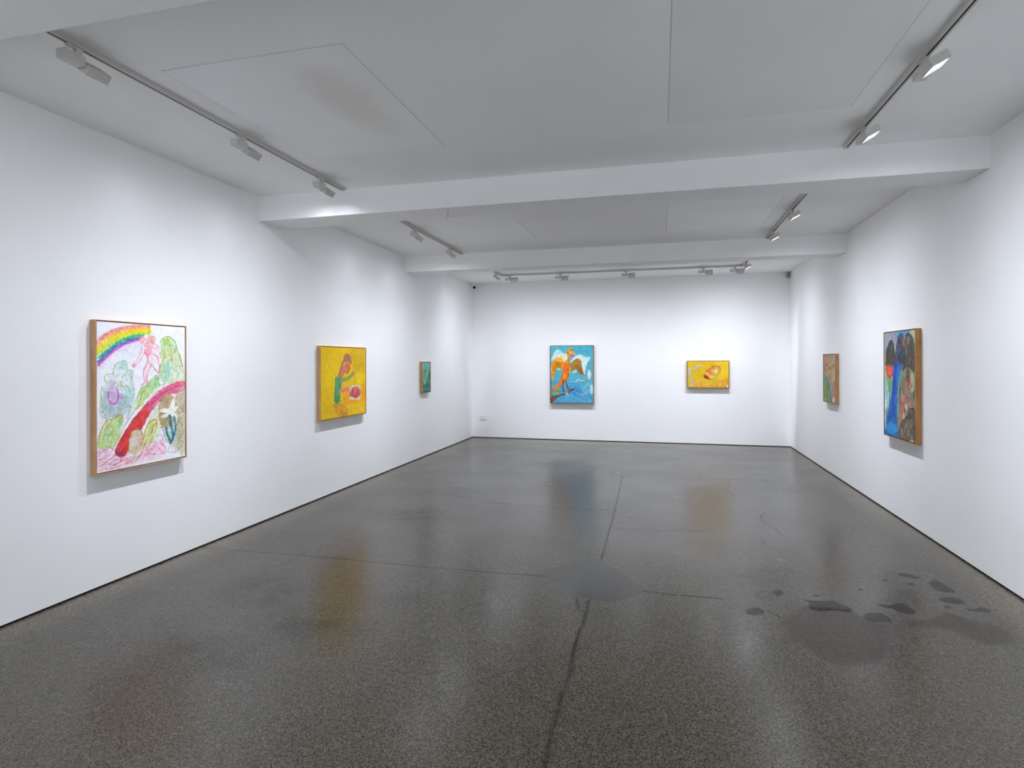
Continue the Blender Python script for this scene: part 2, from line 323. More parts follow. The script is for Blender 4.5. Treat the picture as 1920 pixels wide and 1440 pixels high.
  ('l',(140,180,80),0.81,0.4,2.6,5.2,[448,483,458,472,465,456]),
  ('l',(140,180,80),0.55,0.4,2.6,3.4,[427,493,441,465,449,445]),
  ('l',(110,190,160),0.56,0.4,2.6,3.2,[488,469,492,457,497,444]),
  ('l',(110,190,160),0.72,0.4,2.6,4.7,[467,493,482,479,490,467]),
  ('l',(236,120,150),0.64,0.4,2.6,4.3,[328,796,342,784,352,771]),
  ('l',(180,30,50),0.54,0.4,2.6,3.0,[363,764,378,750,394,746]),
  ('l',(150,40,70),0.61,0.4,2.6,3.0,[153,950,167,936,181,925]),
  ('l',(236,120,150),0.64,0.4,2.6,3.4,[270,783,286,763,300,740]),
  ('l',(180,30,50),0.53,0.4,2.6,4.8,[404,700,410,687,423,669]),
  ('l',(236,120,150),0.39,0.4,2.6,3.0,[290,753,297,739,316,729]),
  ('l',(180,30,50),0.69,0.4,2.6,3.1,[326,743,335,735,344,728]),
  ('l',(180,30,50),0.49,0.4,2.6,5.0,[286,807,300,797,311,786]),
  ('l',(230,90,60),0.46,0.4,2.6,3.8,[342,697,359,672,370,650]),
  ('l',(150,40,70),0.42,0.4,2.6,5.5,[193,897,202,890,213,879]),
  ('l',(230,90,60),0.64,0.4,2.6,4.3,[204,951,216,942,223,925]),
  ('l',(180,30,50),0.41,0.4,2.6,3.4,[165,939,186,929,203,912]),
  ('l',(180,30,50),0.72,0.4,2.6,5.1,[332,788,347,774,369,753]),
  ('l',(150,40,70),0.66,0.4,2.6,4.0,[371,651,396,633,424,619]),
  ('l',(236,120,150),0.52,0.4,2.6,4.3,[375,696,385,681,397,669]),
  ('l',(150,40,70),0.62,0.4,2.6,4.7,[280,778,294,770,312,752]),
  ('l',(150,40,70),0.68,0.4,2.6,5.0,[231,873,248,861,259,836]),
  ('l',(230,90,60),0.4,0.4,2.6,3.7,[220,931,228,918,241,909]),
  ('l',(230,90,60),0.43,0.4,2.6,4.0,[250,822,258,814,268,802]),
  ('l',(180,30,50),0.45,0.4,2.6,5.3,[397,731,409,717,421,700]),
  ('l',(230,90,60),0.46,0.4,2.6,5.4,[406,657,419,644,429,630]),
  ('l',(150,40,70),0.71,0.4,2.6,4.6,[184,920,192,912,201,903]),
  ('l',(236,120,150),0.7,0.4,2.6,3.0,[166,951,178,943,191,931]),
  ('l',(230,90,60),0.7,0.4,2.6,3.4,[262,861,262,849,273,841]),
  ('l',(180,30,50),0.47,0.4,2.6,5.1,[187,869,208,849,231,834]),
  ('l',(180,30,50),0.47,0.4,2.6,3.1,[334,788,350,780,355,769]),
  ('l',(230,90,60),0.69,0.4,2.6,4.5,[427,702,436,690,450,678]),
  ('l',(230,90,60),0.64,0.4,2.6,3.5,[415,702,436,682,458,660]),
  ('l',(230,90,60),0.64,0.4,2.6,3.6,[261,796,271,770,297,760]),
  ('l',(180,30,50),0.44,0.4,2.6,4.6,[157,944,167,932,182,911]),
  ('l',(230,90,60),0.68,0.4,2.6,4.9,[319,759,325,744,333,727]),
  ('l',(180,30,50),0.38,0.4,2.6,3.6,[325,722,333,713,342,703]),
  ('l',(150,40,70),0.49,0.4,2.6,3.6,[338,784,345,766,366,757]),
  ('l',(150,40,70),0.5,0.4,2.6,4.9,[203,950,213,940,223,932]),
  ('l',(230,90,60),0.48,0.4,2.6,3.5,[188,945,201,934,215,922]),
  ('l',(236,120,150),0.55,0.4,2.6,4.9,[379,761,393,746,402,731]),
  ('l',(236,120,150),0.67,0.4,2.6,4.3,[155,923,177,914,192,902]),
  ('l',(150,40,70),0.66,0.4,2.6,3.0,[195,867,204,854,213,845]),
  ('l',(150,40,70),0.41,0.4,2.6,3.7,[423,724,434,708,448,688]),
  ('l',(150,40,70),0.44,0.4,2.6,4.8,[360,708,376,699,388,688]),
  ('l',(230,90,60),0.56,0.4,2.6,3.9,[357,665,368,660,380,652]),
  ('l',(230,90,60),0.58,0.4,2.6,4.2,[268,828,277,813,288,803]),
  ('l',(150,40,70),0.65,0.4,2.6,5.0,[198,947,219,926,233,907]),
  ('l',(230,90,60),0.4,0.4,2.6,4.6,[293,768,308,757,318,736]),
  ('l',(230,90,60),0.39,0.4,2.6,4.6,[252,866,261,846,275,828]),
  ('l',(236,120,150),0.43,0.4,2.6,4.3,[293,768,309,748,321,725]),
  ('l',(180,30,50),0.56,0.4,2.6,4.6,[152,944,164,936,189,925]),
  ('l',(150,40,70),0.6,0.4,2.6,4.6,[272,806,286,797,295,789]),
  ('l',(180,30,50),0.55,0.4,2.6,4.3,[309,735,319,717,335,707]),
  ('l',(150,40,70),0.54,0.4,2.6,5.1,[303,727,318,717,332,704]),
  ('l',(214,130,180),0.53,0.4,2.6,4.7,[621,499,649,493,666,476]),
  ('l',(180,60,120),0.46,0.4,2.6,5.0,[513,584,523,574,534,568]),
  ('l',(180,60,120),0.7,0.4,2.6,3.7,[522,587,538,582,556,573]),
  ('l',(214,130,180),0.46,0.4,2.6,3.4,[615,516,635,506,655,501]),
  ('l',(180,60,120),0.57,0.4,2.6,4.5,[517,607,534,601,550,589]),
  ('l',(200,60,110),0.51,0.4,2.6,5.2,[529,585,562,569,583,561]),
  ('l',(180,60,120),0.56,0.4,2.6,4.2,[479,606,498,601,518,587]),
  ('l',(214,130,180),0.43,0.4,2.6,4.3,[523,583,546,570,573,558]),
  ('l',(200,60,110),0.51,0.4,2.6,3.4,[614,518,638,506,662,496]),
  ('l',(240,160,190),0.58,0.4,2.6,3.1,[561,545,581,535,596,524]),
  ('l',(180,60,120),0.7,0.4,2.6,3.6,[466,576,482,570,499,561]),
  ('l',(180,60,120),0.57,0.4,2.6,3.4,[589,510,603,501,617,488]),
  ('l',(180,60,120),0.36,0.4,2.6,3.5,[524,578,538,569,558,560]),
  ('l',(240,160,190),0.49,0.4,2.6,5.1,[549,528,568,521,589,511]),
  ('l',(214,130,180),0.63,0.4,2.6,4.9,[731,499,748,489,772,482]),
  ('l',(180,60,120),0.42,0.4,2.6,3.3,[459,635,478,629,500,616]),
  ('l',(214,130,180),0.4,0.4,2.6,3.9,[586,557,607,546,626,536]),
  ('l',(180,60,120),0.46,0.4,2.6,5.1,[457,624,487,618,511,608]),
  ('l',(180,60,120),0.49,0.4,2.6,5.1,[550,540,575,534,594,531]),
  ('l',(200,60,110),0.41,0.4,2.6,3.1,[624,526,638,516,650,512]),
  ('l',(200,60,110),0.47,0.4,2.6,5.0,[716,518,743,505,766,487]),
  ('l',(180,60,120),0.43,0.4,2.6,3.0,[494,570,529,554,551,549]),
  ('l',(200,60,110),0.55,0.4,2.6,5.0,[616,546,640,534,664,522]),
  ('l',(240,160,190),0.67,0.4,2.6,3.0,[735,480,753,465,773,460]),
  ('l',(180,60,120),0.64,0.4,2.6,5.3,[659,531,674,522,694,517]),
  ('l',(214,130,180),0.45,0.4,2.6,3.1,[497,560,523,548,544,532]),
  ('l',(180,60,120),0.57,0.4,2.6,3.4,[532,552,547,548,559,547]),
  ('l',(240,160,190),0.45,0.4,2.6,4.9,[493,615,509,612,517,605]),
  ('l',(200,60,110),0.37,0.4,2.6,4.5,[512,563,540,552,559,529]),
  ('l',(240,160,190),0.4,0.4,2.6,3.0,[625,514,646,507,663,491]),
  ('l',(180,60,120),0.36,0.4,2.6,4.6,[460,601,472,595,486,591]),
  ('l',(240,160,190),0.7,0.4,2.6,4.1,[498,615,518,600,534,578]),
  ('l',(214,130,180),0.67,0.4,2.6,4.8,[552,571,571,564,598,561]),
  ('l',(214,130,180),0.55,0.4,2.6,3.0,[469,591,496,582,515,573]),
  ('l',(240,160,190),0.69,0.4,2.6,3.0,[722,498,735,489,751,484]),
  ('l',(240,160,190),0.43,0.4,2.6,4.4,[585,552,594,542,605,536]),
  ('l',(140,130,70),0.76,0.4,2.6,4.4,[701,865,700,851,703,836]),
  ('l',(200,195,170),0.8,0.4,2.6,2.6,[707,886,712,869,723,853]),
  ('l',(120,105,60),0.72,0.4,2.6,2.8,[745,929,735,921,723,910]),
  ('l',(120,105,60),0.67,0.4,2.6,3.7,[716,969,726,956,728,936]),
  ('l',(200,195,170),0.67,0.4,2.6,3.3,[696,936,700,926,699,913]),
  ('l',(150,160,120),0.79,0.4,2.6,2.9,[592,806,611,794,634,789]),
  ('l',(120,105,60),0.43,0.4,2.6,4.0,[674,850,671,839,671,828]),
  ('l',(140,130,70),0.77,0.4,2.6,4.4,[621,867,633,862,644,859]),
  ('l',(150,160,120),0.54,0.4,2.6,3.3,[690,909,698,897,699,888]),
  ('l',(140,130,70),0.56,0.4,2.6,3.9,[722,782,723,769,727,757]),
  ('l',(140,130,70),0.75,0.4,2.6,4.7,[740,793,756,807,769,816]),
  ('l',(150,160,120),0.81,0.4,2.6,4.7,[682,810,665,804,644,799]),
  ('l',(120,105,60),0.45,0.4,2.6,3.6,[704,914,729,917,755,919]),
  ('l',(200,195,170),0.73,0.4,2.6,3.9,[647,890,651,878,665,864]),
  ('l',(120,105,60),0.46,0.4,2.6,3.4,[637,896,643,881,645,868]),
  ('l',(150,160,120),0.67,0.4,2.6,3.2,[751,867,753,856,757,846]),
  ('l',(200,195,170),0.61,0.4,2.6,4.0,[734,934,758,932,780,933]),
  ('l',(200,195,170),0.54,0.4,2.6,4.7,[706,902,707,886,712,872]),
  ('l',(140,130,70),0.64,0.4,2.6,4.3,[689,947,686,932,688,918]),
  ('l',(140,130,70),0.44,0.4,2.6,2.9,[746,783,753,768,765,755]),
  ('l',(200,195,170),0.6,0.4,2.6,3.6,[683,972,676,949,665,931]),
  ('l',(200,195,170),0.76,0.4,2.6,4.7,[727,1019,709,1014,693,1008]),
  ('l',(200,195,170),0.51,0.4,2.6,4.0,[653,856,667,846,678,831]),
  ('l',(140,130,70),0.63,0.4,2.6,3.4,[765,834,750,819,732,806]),
  ('l',(120,105,60),0.83,0.4,2.6,4.5,[678,821,669,815,656,809]),
  ('l',(140,130,70),0.76,0.4,2.6,4.5,[536,815,547,814,559,812]),
  ('l',(140,130,70),0.62,0.4,2.6,2.9,[617,828,601,816,591,806]),
  ('l',(140,130,70),0.51,0.4,2.6,3.3,[591,816,610,807,630,792]),
  ('l',(140,130,70),0.82,0.4,2.6,2.8,[759,690,766,678,773,663]),
  ('l',(120,105,60),0.58,0.4,2.6,3.7,[690,782,688,772,689,759]),
  ('l',(120,105,60),0.48,0.4,2.6,4.5,[620,908,643,905,660,891]),
  ('l',(150,160,120),0.81,0.4,2.6,3.3,[621,923,629,902,639,889]),
  ('l',(150,160,120),0.75,0.4,2.6,3.0,[632,950,625,938,618,923]),
  ('l',(150,160,120),0.78,0.4,2.6,4.6,[749,889,766,894,781,900]),
  ('l',(200,195,170),0.6,0.4,2.6,4.4,[770,805,762,794,755,785]),
  ('l',(140,130,70),0.56,0.4,2.6,3.4,[741,916,743,898,744,885]),
  ('l',(140,130,70),0.56,0.4,2.6,3.2,[723,922,736,916,745,912]),
  ('l',(120,105,60),0.53,0.4,2.6,4.7,[683,946,673,932,664,917]),
  ('l',(140,130,70),0.46,0.4,2.6,4.7,[580,889,589,883,604,883]),
  ('l',(140,130,70),0.42,0.4,2.6,4.4,[718,1004,735,996,752,989]),
  ('l',(140,130,70),0.6,0.4,2.6,3.0,[750,861,756,853,762,847]),
  ('l',(200,195,170),0.68,0.4,2.6,4.7,[609,827,611,813,620,803]),
  ('l',(140,130,70),0.81,0.4,2.6,3.0,[728,835,745,827,772,822]),
  ('l',(200,195,170),0.64,0.4,2.6,3.1,[580,880,591,870,598,858]),
  ('l',(200,195,170),0.67,0.4,2.6,4.0,[664,971,677,957,697,944]),
  ('l',(140,130,70),0.83,0.4,2.6,3.8,[709,960,704,945,703,937]),
  ('l',(200,195,170),0.49,0.4,2.6,3.6,[731,834,733,821,738,810]),
  ('l',(200,195,170),0.46,0.4,2.6,3.8,[624,840,612,828,599,819]),
  ('l',(120,105,60),0.7,0.4,2.6,4.5,[676,816,701,810,722,801]),
  ('l',(200,195,170),0.7,0.4,2.6,4.4,[746,696,755,687,764,674]),
  ('l',(120,105,60),0.59,0.4,2.6,4.2,[698,898,705,888,709,878]),
  ('l',(200,195,170),0.6,0.4,2.6,3.6,[727,971,717,957,709,943]),
  ('l',(150,160,120),0.64,0.4,2.6,3.7,[747,664,759,652,774,635]),
  ('l',(150,160,120),0.56,0.4,2.6,4.5,[667,901,647,896,631,886]),
  ('l',(200,195,170),0.48,0.4,2.6,4.2,[685,914,690,907,694,898]),
  ('l',(150,160,120),0.65,0.4,2.6,3.6,[765,711,755,704,745,696]),
  ('l',(140,130,70),0.43,0.4,2.6,3.5,[782,931,777,914,774,901]),
  ('l',(150,160,120),0.49,0.4,2.6,2.8,[655,900,659,888,664,875]),
  ('l',(120,105,60),0.55,0.4,2.6,4.6,[766,702,771,685,775,665]),
  ('l',(120,105,60),0.57,0.4,2.6,3.3,[691,888,675,880,653,878]),
  ('l',(150,130,80),0.58,0.4,2.6,5.0,[565,682,553,673,539,667]),
  ('l',(190,165,130),0.48,0.4,2.6,4.9,[654,657,638,644,625,634]),
  ('l',(150,130,80),0.34,0.4,2.6,3.8,[674,649,672,637,666,623]),
  ('l',(150,130,80),0.55,0.4,2.6,4.1,[534,670,535,654,536,642]),
  ('l',(190,165,130),0.43,0.4,2.6,4.0,[607,687,627,693,642,695]),
  ('l',(190,165,130),0.33,0.4,2.6,3.7,[624,638,634,622,647,612]),
  ('l',(190,165,130),0.53,0.4,2.6,5.3,[600,649,584,632,571,620]),
  ('l',(190,165,130),0.59,0.4,2.6,3.3,[641,634,661,631,673,624]),
  ('l',(190,165,130),0.51,0.4,2.6,3.9,[669,627,659,615,651,601]),
  ('l',(130,110,70),0.31,0.4,2.6,3.1,[665,728,653,714,645,699]),
  ('l',(150,130,80),0.47,0.4,2.6,3.2,[573,753,573,732,559,715]),
  ('l',(130,110,70),0.37,0.4,2.6,4.1,[614,650,606,629,612,608]),
  ('l',(190,165,130),0.31,0.4,2.6,3.5,[626,678,636,675,648,673]),
  ('l',(150,130,80),0.37,0.4,2.6,4.7,[672,661,676,643,684,625]),
  ('l',(150,130,80),0.36,0.4,2.6,3.5,[558,785,552,772,544,768]),
  ('l',(130,110,70),0.33,0.4,2.6,3.8,[629,687,622,670,616,649]),
  ('l',(150,130,80),0.3,0.4,2.6,4.3,[659,695,651,682,638,666]),
  ('l',(190,165,130),0.57,0.4,2.6,4.9,[582,617,586,608,584,594]),
  ('l',(130,110,70),0.39,0.4,2.6,4.6,[612,741,605,733,599,724]),
  ('l',(190,165,130),0.53,0.4,2.6,5.4,[578,705,577,687,569,671]),
  ('l',(190,165,130),0.52,0.4,2.6,4.4,[630,604,651,594,672,590]),
  ('l',(130,110,70),0.34,0.4,2.6,3.4,[586,615,579,601,570,585]),
  ('l',(150,130,80),0.49,0.4,2.6,3.5,[586,766,583,754,581,743]),
  ('l',(190,165,130),0.55,0.4,2.6,4.6,[634,649,634,632,637,622]),
  ('l',(130,110,70),0.31,0.4,2.6,3.2,[612,635,603,620,600,606]),
  ('l',(150,130,80),0.56,0.4,2.6,4.8,[684,681,681,667,669,654]),
  ('l',(170,190,90),0.59,0.4,2.6,5.1,[400,913,402,887,418,863]),
  ('l',(180,150,70),0.82,0.4,2.6,4.3,[433,923,446,904,464,883]),
  ('l',(180,150,70),0.52,0.4,2.6,4.0,[457,808,469,794,469,781]),
  ('l',(215,200,120),0.57,0.4,2.6,4.3,[440,809,450,795,468,784]),
  ('l',(170,190,90),0.8,0.4,2.6,3.6,[419,913,430,893,446,875]),
  ('l',(180,150,70),0.58,0.4,2.6,3.7,[402,895,421,882,433,861]),
  ('l',(170,190,90),0.78,0.4,2.6,4.9,[428,866,434,851,441,836]),
  ('l',(170,190,90),0.66,0.4,2.6,3.6,[460,861,458,843,462,823]),
  ('l',(170,190,90),0.82,0.4,2.6,4.8,[492,832,496,814,502,803]),
  ('l',(215,200,120),0.55,0.4,2.6,3.6,[444,807,458,786,468,768]),
  ('l',(170,190,90),0.51,0.4,2.6,3.0,[480,877,488,860,495,838]),
  ('l',(170,190,90),0.48,0.4,2.6,4.9,[426,904,437,887,445,876]),
  ('l',(215,200,120),0.53,0.4,2.6,3.6,[489,857,496,833,495,804]),
  ('l',(215,200,120),0.77,0.4,2.6,4.7,[446,841,439,822,447,805]),
  ('l',(180,150,70),0.68,0.4,2.6,5.2,[451,814,449,794,445,779]),
  ('l',(180,150,70),0.52,0.4,2.6,5.3,[403,928,406,914,403,896]),
  ('l',(170,190,90),0.42,0.4,2.6,4.5,[396,923,407,904,415,887]),
  ('l',(170,190,90),0.49,0.4,2.6,3.5,[399,884,402,865,407,849]),
  ('l',(170,190,90),0.54,0.4,2.6,4.1,[414,857,425,830,433,812]),
  ('l',(170,190,90),0.52,0.4,2.6,3.0,[407,910,433,896,459,879]),
  ('p',(243,242,236),0.97,0.12,4.2,0,[631,695,585,661,529,677,575,699]),
  ('p',(243,242,236),0.97,0.12,4.2,0,[635,700,575,711,541,731,600,735]),
  ('p',(243,242,236),0.97,0.12,4.2,0,[612,690,635,638,667,588,683,652,647,705]),
  ('p',(243,242,236),0.97,0.12,4.2,0,[635,692,685,658,714,661,688,694,656,708]),
  ('p',(243,242,236),0.97,0.12,4.2,0,[628,698,698,721,693,743,641,728]),
  ('l',(20,112,152),0.95,0.25,5.3,20.0,[628,723,641,805,660,869,655,921,638,944]),
  ('l',(20,112,152),0.95,0.25,5.3,15.8,[673,737,687,809,681,872,657,931]),
  ('l',(20,112,152),0.95,0.25,5.3,21.0,[593,822,605,873,628,922,643,945]),
  ('l',(70,150,180),0.6,0.4,4.2,6.3,[641,763,660,848]),
  ('p',(243,206,218),0.75,0.4,16.8,0,[-2,927,87,917,168,990,263,988,351,975,465,916,561,909,593,1026,489,1055,242,1073,10,1069]),
  ('p',(222,186,188),0.8,0.35,10.5,0,[221,1031,253,1003,318,994,351,1018,296,1053,242,1059]),
  ('p',(222,180,190),0.6,0.4,14.7,0,[351,1018,385,965,442,943,454,995,419,1029]),
  ('l',(222,96,146),0.8,0.4,3.2,5.3,[1,930,38,911,75,922,99,905,138,940]),
  ('l',(222,96,146),0.8,0.4,3.2,5.3,[4,964,33,932,67,928,53,963]),
  ('l',(222,96,146),0.8,0.4,3.2,5.3,[63,1056,138,1062,263,1035]),
  ('l',(222,96,146),0.8,0.4,3.2,5.3,[410,970,430,932,468,917,513,945,527,995]),
  ('l',(222,96,146),0.8,0.4,3.2,5.3,[465,976,513,933,563,950,588,1017,537,1019]),
  ('l',(222,96,146),0.8,0.4,3.2,5.3,[98,1025,148,1007,212,997,265,969]),
  ('l',(222,96,146),0.8,0.4,3.2,5.3,[513,882,537,865,561,909,531,925,586,983]),
  ('l',(222,96,146),0.8,0.4,3.2,5.3,[477,948,525,975,573,1023]),
  ('l',(222,96,146),0.8,0.4,3.2,5.3,[419,890,402,928,419,990,489,1025]),
  ('l',(222,96,146),0.8,0.4,3.2,5.3,[19,985,68,974,97,951]),
  ('l',(206,52,78),0.85,0.35,3.2,6.3,[23,1036,78,1005,119,984,138,967,170,983]),
  ('l',(206,52,78),0.85,0.35,3.2,6.3,[329,1025,362,991,396,917]),
  ('l',(206,52,78),0.85,0.35,3.2,6.3,[179,1020,221,970,242,944]),
  ('l',(206,52,78),0.85,0.35,3.2,6.3,[128,1044,179,1029,242,1001]),
  ('l',(236,150,180),0.61,0.4,2.6,3.6,[26,1030,50,1026,69,1025]),
  ('l',(200,130,150),0.43,0.4,2.6,2.7,[478,994,497,991,513,990]),
  ('l',(226,110,160),0.67,0.4,2.6,3.9,[387,1008,411,1004,428,1003]),
  ('l',(236,150,180),0.81,0.4,2.6,3.6,[202,1016,217,1011,234,1006]),
  ('l',(200,130,150),0.77,0.4,2.6,2.5,[1,937,13,938,21,938]),
  ('l',(214,70,110),0.61,0.4,2.6,2.4,[69,1024,81,1003,84,983]),
  ('l',(214,70,110),0.68,0.4,2.6,2.4,[243,1042,253,1036,269,1033]),
  ('l',(226,110,160),0.47,0.4,2.6,2.9,[68,939,87,947,112,954]),
  ('l',(236,150,180),0.7,0.4,2.6,3.7,[428,1012,439,1012,452,1013]),
  ('l',(200,130,150),0.68,0.4,2.6,4.3,[422,987,445,973,473,963]),
  ('l',(214,70,110),0.76,0.4,2.6,2.7,[61,961,78,962,95,964]),
  ('l',(214,70,110),0.45,0.4,2.6,3.6,[47,1059,52,1044,60,1038]),
  ('l',(226,110,160),0.48,0.4,2.6,4.0,[85,1017,97,1017,109,1011]),
  ('l',(214,70,110),0.65,0.4,2.6,4.3,[202,1022,220,1023,235,1017]),
  ('l',(226,110,160),0.49,0.4,2.6,2.5,[525,938,541,932,554,929]),
  ('l',(226,110,160),0.48,0.4,2.6,2.4,[394,999,414,976,428,963]),
  ('l',(226,110,160),0.82,0.4,2.6,2.5,[51,1053,70,1053,84,1052]),
  ('l',(200,130,150),0.7,0.4,2.6,4.3,[342,1021,352,1013,368,1003]),
  ('l',(200,130,150),0.72,0.4,2.6,2.6,[453,996,465,992,479,990]),
  ('l',(226,110,160),0.7,0.4,2.6,2.7,[114,1017,117,995,121,980]),
  ('l',(200,130,150),0.75,0.4,2.6,2.8,[10,1024,32,1016,48,1007]),
  ('l',(200,130,150),0.45,0.4,2.6,3.4,[54,1001,67,1010,89,1016]),
  ('l',(236,150,180),0.44,0.4,2.6,2.7,[333,1005,341,1000,351,993]),
  ('l',(214,70,110),0.66,0.4,2.6,3.1,[481,1024,488,1018,496,1012]),
  ('l',(236,150,180),0.68,0.4,2.6,2.7,[10,976,27,971,39,966]),
  ('l',(200,130,150),0.5,0.4,2.6,3.3,[224,1069,225,1058,224,1045]),
  ('l',(226,110,160),0.64,0.4,2.6,2.8,[446,1055,462,1051,478,1049]),
  ('l',(236,150,180),0.76,0.4,2.6,4.3,[20,1058,42,1055,70,1044]),
  ('l',(214,70,110),0.7,0.4,2.6,2.7,[349,984,357,982,373,979]),
  ('l',(214,70,110),0.53,0.4,2.6,3.4,[451,982,469,972,484,955]),
  ('l',(214,70,110),0.82,0.4,2.6,3.6,[6,1006,18,1000,27,988]),
  ('l',(214,70,110),0.48,0.4,2.6,2.5,[497,956,513,950,530,948]),
  ('l',(226,110,160),0.7,0.4,2.6,2.7,[72,958,84,962,99,967]),
  ('l',(200,130,150),0.63,0.4,2.6,3.7,[52,1024,77,1027,101,1031]),
  ('l',(226,110,160),0.52,0.4,2.6,3.0,[122,1031,133,1032,150,1032]),
  ('l',(226,110,160),0.66,0.4,2.6,2.6,[150,993,175,993,195,993]),
  ('l',(200,130,150),0.8,0.4,2.6,2.6,[546,1011,563,1010,577,1011]),
  ('l',(200,130,150),0.57,0.4,2.6,3.3,[108,1055,98,1038,97,1021]),
  ('l',(214,70,110),0.57,0.4,2.6,3.7,[418,1028,447,1031,475,1031]),
  ('l',(236,150,180),0.64,0.4,2.6,2.7,[216,1052,222,1043,227,1027]),
  ('l',(214,70,110),0.82,0.4,2.6,3.7,[99,1026,112,1032,127,1037]),
  ('l',(200,130,150),0.72,0.4,2.6,3.6,[504,930,536,936,568,940]),
  ('l',(226,110,160),0.54,0.4,2.6,4.1,[484,985,514,984,541,974]),
  ('l',(236,150,180),0.6,0.4,2.6,4.3,[27,1000,26,975,21,954]),
  ('l',(214,70,110),0.74,0.4,2.6,3.3,[518,1002,544,1007,565,1008]),
  ('l',(236,150,180),0.79,0.4,2.6,3.5,[391,1002,404,1004,427,1009]),
  ('l',(236,150,180),0.49,0.4,2.6,3.1,[402,978,425,969,448,966]),
  ('l',(214,70,110),0.64,0.4,2.6,3.2,[472,1008,487,1011,501,1012]),
  ('l',(200,130,150),0.53,0.4,2.6,2.4,[16,934,36,936,56,942]),
  ('l',(214,70,110),0.82,0.4,2.6,2.6,[224,1034,233,1028,240,1018]),
  ('l',(236,150,180),0.82,0.4,2.6,3.4,[457,941,471,947,487,955]),
  ('l',(236,150,180),0.74,0.4,2.6,3.3,[9,1030,24,1024,37,1017]),
  ('l',(236,150,180),0.63,0.4,2.6,4.1,[9,1002,26,1004,44,1003]),
  ('l',(236,150,180),0.78,0.4,2.6,4.3,[421,1004,431,998,446,994]),
  ('l',(200,130,150),0.45,0.4,2.6,2.9,[459,992,475,977,495,973]),
  ('l',(226,110,160),0.71,0.4,2.6,4.0,[420,974,444,969,462,959]),
  ('l',(214,70,110),0.52,0.4,2.6,2.9,[175,997,191,995,201,992]),
  ('l',(200,130,150),0.77,0.4,2.6,3.5,[378,1011,400,1010,422,1007]),
  ('l',(236,150,180),0.54,0.4,2.6,3.8,[413,980,424,967,428,943]),
  ('l',(200,130,150),0.72,0.4,2.6,3.2,[511,1030,525,1021,539,1016]),
  ('l',(226,110,160),0.68,0.4,2.6,4.0,[238,1024,262,1037,283,1048]),
  ('l',(214,70,110),0.68,0.4,2.6,3.8,[227,1051,252,1048,272,1042]),
  ('l',(214,70,110),0.72,0.4,2.6,4.3,[6,979,19,983,34,985]),
  ('l',(236,150,180),0.7,0.4,2.6,2.4,[491,971,520,975,538,970]),
  ('l',(214,70,110),0.5,0.4,2.6,3.5,[256,1030,273,1033,287,1026]),
  ('l',(214,70,110),0.63,0.4,2.6,4.3,[179,1023,197,1018,214,1015]),
  ('l',(214,70,110),0.61,0.4,2.6,4.2,[168,1022,184,1016,202,1010]),
  ('l',(226,110,160),0.78,0.4,2.6,4.2,[405,1007,417,1001,431,998]),
  ('l',(214,70,110),0.8,0.4,2.6,3.7,[129,1014,133,994,139,974]),
  ('l',(200,130,150),0.64,0.4,2.6,3.9,[475,929,488,925,508,920]),
  ('l',(214,70,110),0.75,0.4,2.6,2.8,[310,1050,320,1041,328,1034]),
  ('l',(200,130,150),0.8,0.4,2.6,3.9,[33,989,48,1002,66,1011]),
  ('l',(214,70,110),0.53,0.4,2.6,3.7,[124,997,138,1002,147,1005]),
  ('l',(236,150,180),0.55,0.4,2.6,4.1,[345,1029,365,1040,397,1049]),
  ('l',(236,150,180),0.57,0.4,2.6,3.1,[22,954,29,945,41,940]),
  ('l',(214,70,110),0.51,0.4,2.6,3.7,[60,985,71,971,84,961]),
  ('l',(214,70,110),0.62,0.4,2.6,3.6,[432,1018,454,1016,493,1014]),
  ('l',(200,130,150),0.54,0.4,2.6,3.6,[237,1051,244,1037,254,1030]),
  ('l',(226,110,160),0.72,0.4,2.6,4.1,[237,1014,250,1012,262,1010]),
  ('l',(236,150,180),0.59,0.4,2.6,3.6,[462,950,469,942,481,933]),
 ]),
 'yellow': dict(W=1062, H=866, bg=(233, 190, 6), grain=0.5, ops=[
  ('p',(206,166,20),0.75,0.3,109.1,0,[635,21,1070,13,1071,322,795,299,724,190]),
  ('p',(243,204,20),0.5,0.3,109.1,0,[385,362,338,494,226,544,117,485,72,354,116,226,225,172,337,227]),
  ('p',(222,178,8),0.5,0.3,72.7,0,[193,88,162,136,87,156,13,136,-17,90,13,44,86,23,162,41]),
  ('p',(243,208,25),0.5,0.3,72.7,0,[1037,397,1004,455,924,477,846,450,814,391,846,333,924,311,1003,337]),
  ('p',(214,176,15),0.4,0.3,72.7,0,[258,758,222,809,135,823,49,794,14,739,49,689,134,673,221,701]),
  ('p',(240,160,22),0.9,0.3,26.7,0,[495,588,655,547,980,479,1053,528,1042,696,788,717,569,739,502,671]),
  ('p',(236,190,20),0.7,0.3,36.4,0,[569,737,797,717,1042,705,1043,855,639,858]),
  ('p',(170,108,98),0.95,0.3,12.1,0,[524,93,584,73,653,92,692,145,685,210,601,172,525,190,493,229,450,285,409,380,365,370,401,293,450,207,486,155]),
  ('p',(192,118,112),0.9,0.4,14.5,0,[375,370,442,400,500,347,525,300,500,234,450,268]),
  ('p',(218,108,88),0.95,0.35,9.7,0,[520,212,581,190,662,210,675,253,623,325,551,322,507,277]),
  ('p',(140,132,90),0.8,0.4,17.0,0,[632,159,619,175,588,182,556,175,543,159,556,143,588,136,619,143]),
  ('p',(180,150,90),0.6,0.4,12.1,0,[574,269,567,291,551,299,534,290,527,269,534,248,550,239,567,248]),
  ('p',(70,58,50),0.9,0.25,6.1,0,[596,237,592,243,581,245,570,242,566,237,570,231,581,229,592,231]),
